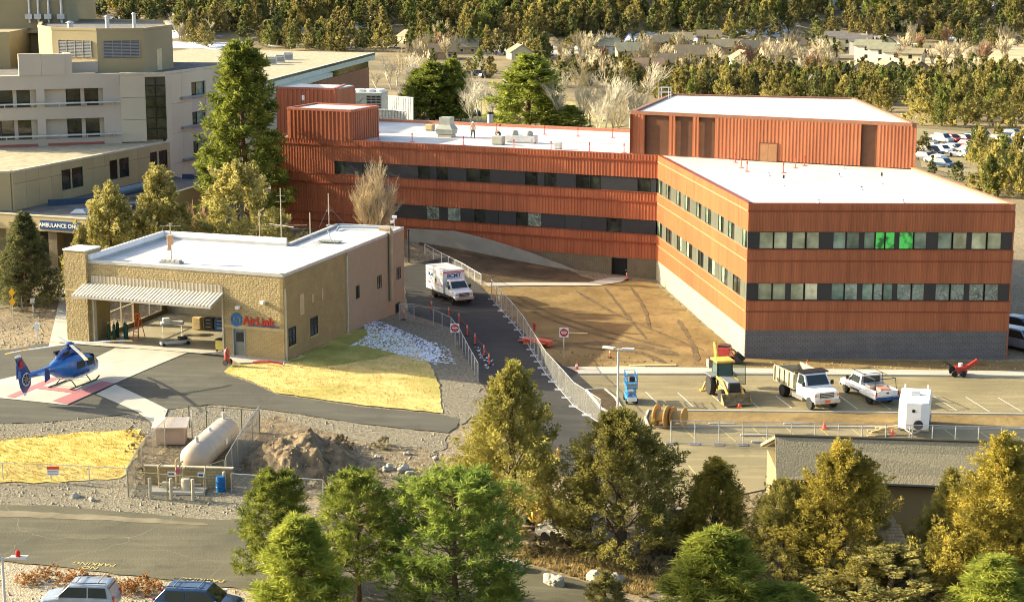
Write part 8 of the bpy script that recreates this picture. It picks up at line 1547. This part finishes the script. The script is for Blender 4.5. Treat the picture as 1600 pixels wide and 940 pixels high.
# ================================================================ ROOF WORKERS
def person(loc, rz, label, pose, shirt, legs, hat=None, s=1.0):
    """a standing or walking figure: one skinned body, clothing colours by region"""
    J, E, Rr = pose; me = bpy.data.meshes.new('person'); me.from_pydata([Vector(j) * s for j in J], E, []); o = bpy.data.objects.new('person', me); COL.objects.link(o)
    sk = o.modifiers.new('skin', 'SKIN'); sub = o.modifiers.new('sub', 'SUBSURF'); sub.levels = 1; sub.render_levels = 1
    for v, r_ in zip(me.skin_vertices[0].data, Rr): v.radius = (r_ * s, r_ * s)
    me.skin_vertices[0].data[0].use_root = True
    dg_ = bpy.context.evaluated_depsgraph_get(); em = bpy.data.meshes.new_from_object(o.evaluated_get(dg_)); bpy.data.objects.remove(o); em.name = 'person'
    for m in (M('skin tone', (.42, .24, .16), .6), shirt, legs, BLACK): em.materials.append(m)
    for f in em.polygons:
        z = f.center.z / s; ar = abs(f.center.y / s) > .3
        f.material_index = 3 if z < .1 else 2 if z < .92 and not ar else 0 if (z > 1.46 or (ar and z < 1.1)) else 1
    em.shade_smooth(); o = mobj('person', em); o.location = loc; o.rotation_euler = (0, 0, rz); tag(o, label, 'person')
    if hat: h_ = MB().lathe([(.17, 1.66), (.135, 1.68), (.125, 1.76), (.07, 1.83), (.01, 1.84)], (0.02, 0, 0), 'z', 14).build('hard_hat', hat, o, True)
    hr = MB().lathe([(.105, 1.56), (.112, 1.64), (.1, 1.7), (.01, 1.74)], (-.025, 0, 0), 'z', 12).build('hair', M('dark hair', (.04, .025, .015), .8), o, True)
    MB().lathe([(.01, 0), (.018, .02), (.01, .04)], (.105, 0, 1.6), 'x', 6).build('nose', _M['skin tone'], o, True)
    return o
walk = ([(0,0,.95),(0,0,1.15),(0,0,1.4),(0.01,0,1.5),(0.02,0,1.58),(0.02,0,1.7),(0,.17,1.4),(.08,.25,1.14),(.2,.24,.93),(0,-.17,1.4),(-.1,-.25,1.15),(-.05,-.25,.9),(0,.1,.9),(.22,.1,.5),(.2,.1,.07),(.34,.1,.04),(0,-.1,.9),(-.1,-.1,.48),(-.38,-.1,.12),(-.28,-.1,.03)],
 [(0,1),(1,2),(2,3),(3,4),(4,5),(2,6),(6,7),(7,8),(2,9),(9,10),(10,11),(0,12),(12,13),(13,14),(14,15),(0,16),(16,17),(17,18),(18,19)],
 [.16,.15,.16,.065,.1,.09,.075,.05,.038,.075,.05,.038,.11,.075,.05,.045,.11,.075,.05,.045])
HV = M('orange hi-vis shirt', (.72, .26, .10), .7); JEAN = M('dark work trousers', (.03, .035, .05), .8)
person(onroof(739, 216, RZ - .2), R(-70), 'person in pale orange hi-vis top and dark trousers walking on the wing roof', walk, M('pale orange hi-vis shirt', (.75, .42, .26), .7), JEAN, WHITE, 1.02)
person(onroof(781, 219, RZ - .2), R(200), 'person in orange hard hat bending behind the roof duct unit', ([(0,0,.7),(.12,0,.85),(.3,0,1.0),(.36,0,1.06),(.42,0,1.12),(.46,0,1.2),(.28,.17,.98),(.4,.22,.75),(.5,.2,.55),(.28,-.17,.98),(.4,-.22,.75),(.5,-.2,.55),(-.02,.1,.66),(.12,.12,.38),(-.02,.12,.07),(.12,.12,.04),(-.02,-.1,.66),(.12,-.12,.38),(-.02,-.12,.07),(.12,-.12,.03)], walk[1], walk[2]), HV, JEAN)
# merge lettering curves into real meshes so that each has its own mask
dg_ = bpy.context.evaluated_depsgraph_get()
for o in [o for o in list(bpy.data.objects) if o.type == 'FONT']:
    me = bpy.data.meshes.new_from_object(o.evaluated_get(dg_)); n = o.name; props = {k: o[k] for k in o.keys() if k in ('label', 'category', 'kind', 'group')}
    p = o.parent; loc, rot = o.location.copy(), o.rotation_euler.copy(); bpy.data.objects.remove(o); q = bpy.data.objects.new(n, me); COL.objects.link(q); q.parent = p; q.location = loc; q.rotation_euler = rot
    for k, v in props.items(): q[k] = v
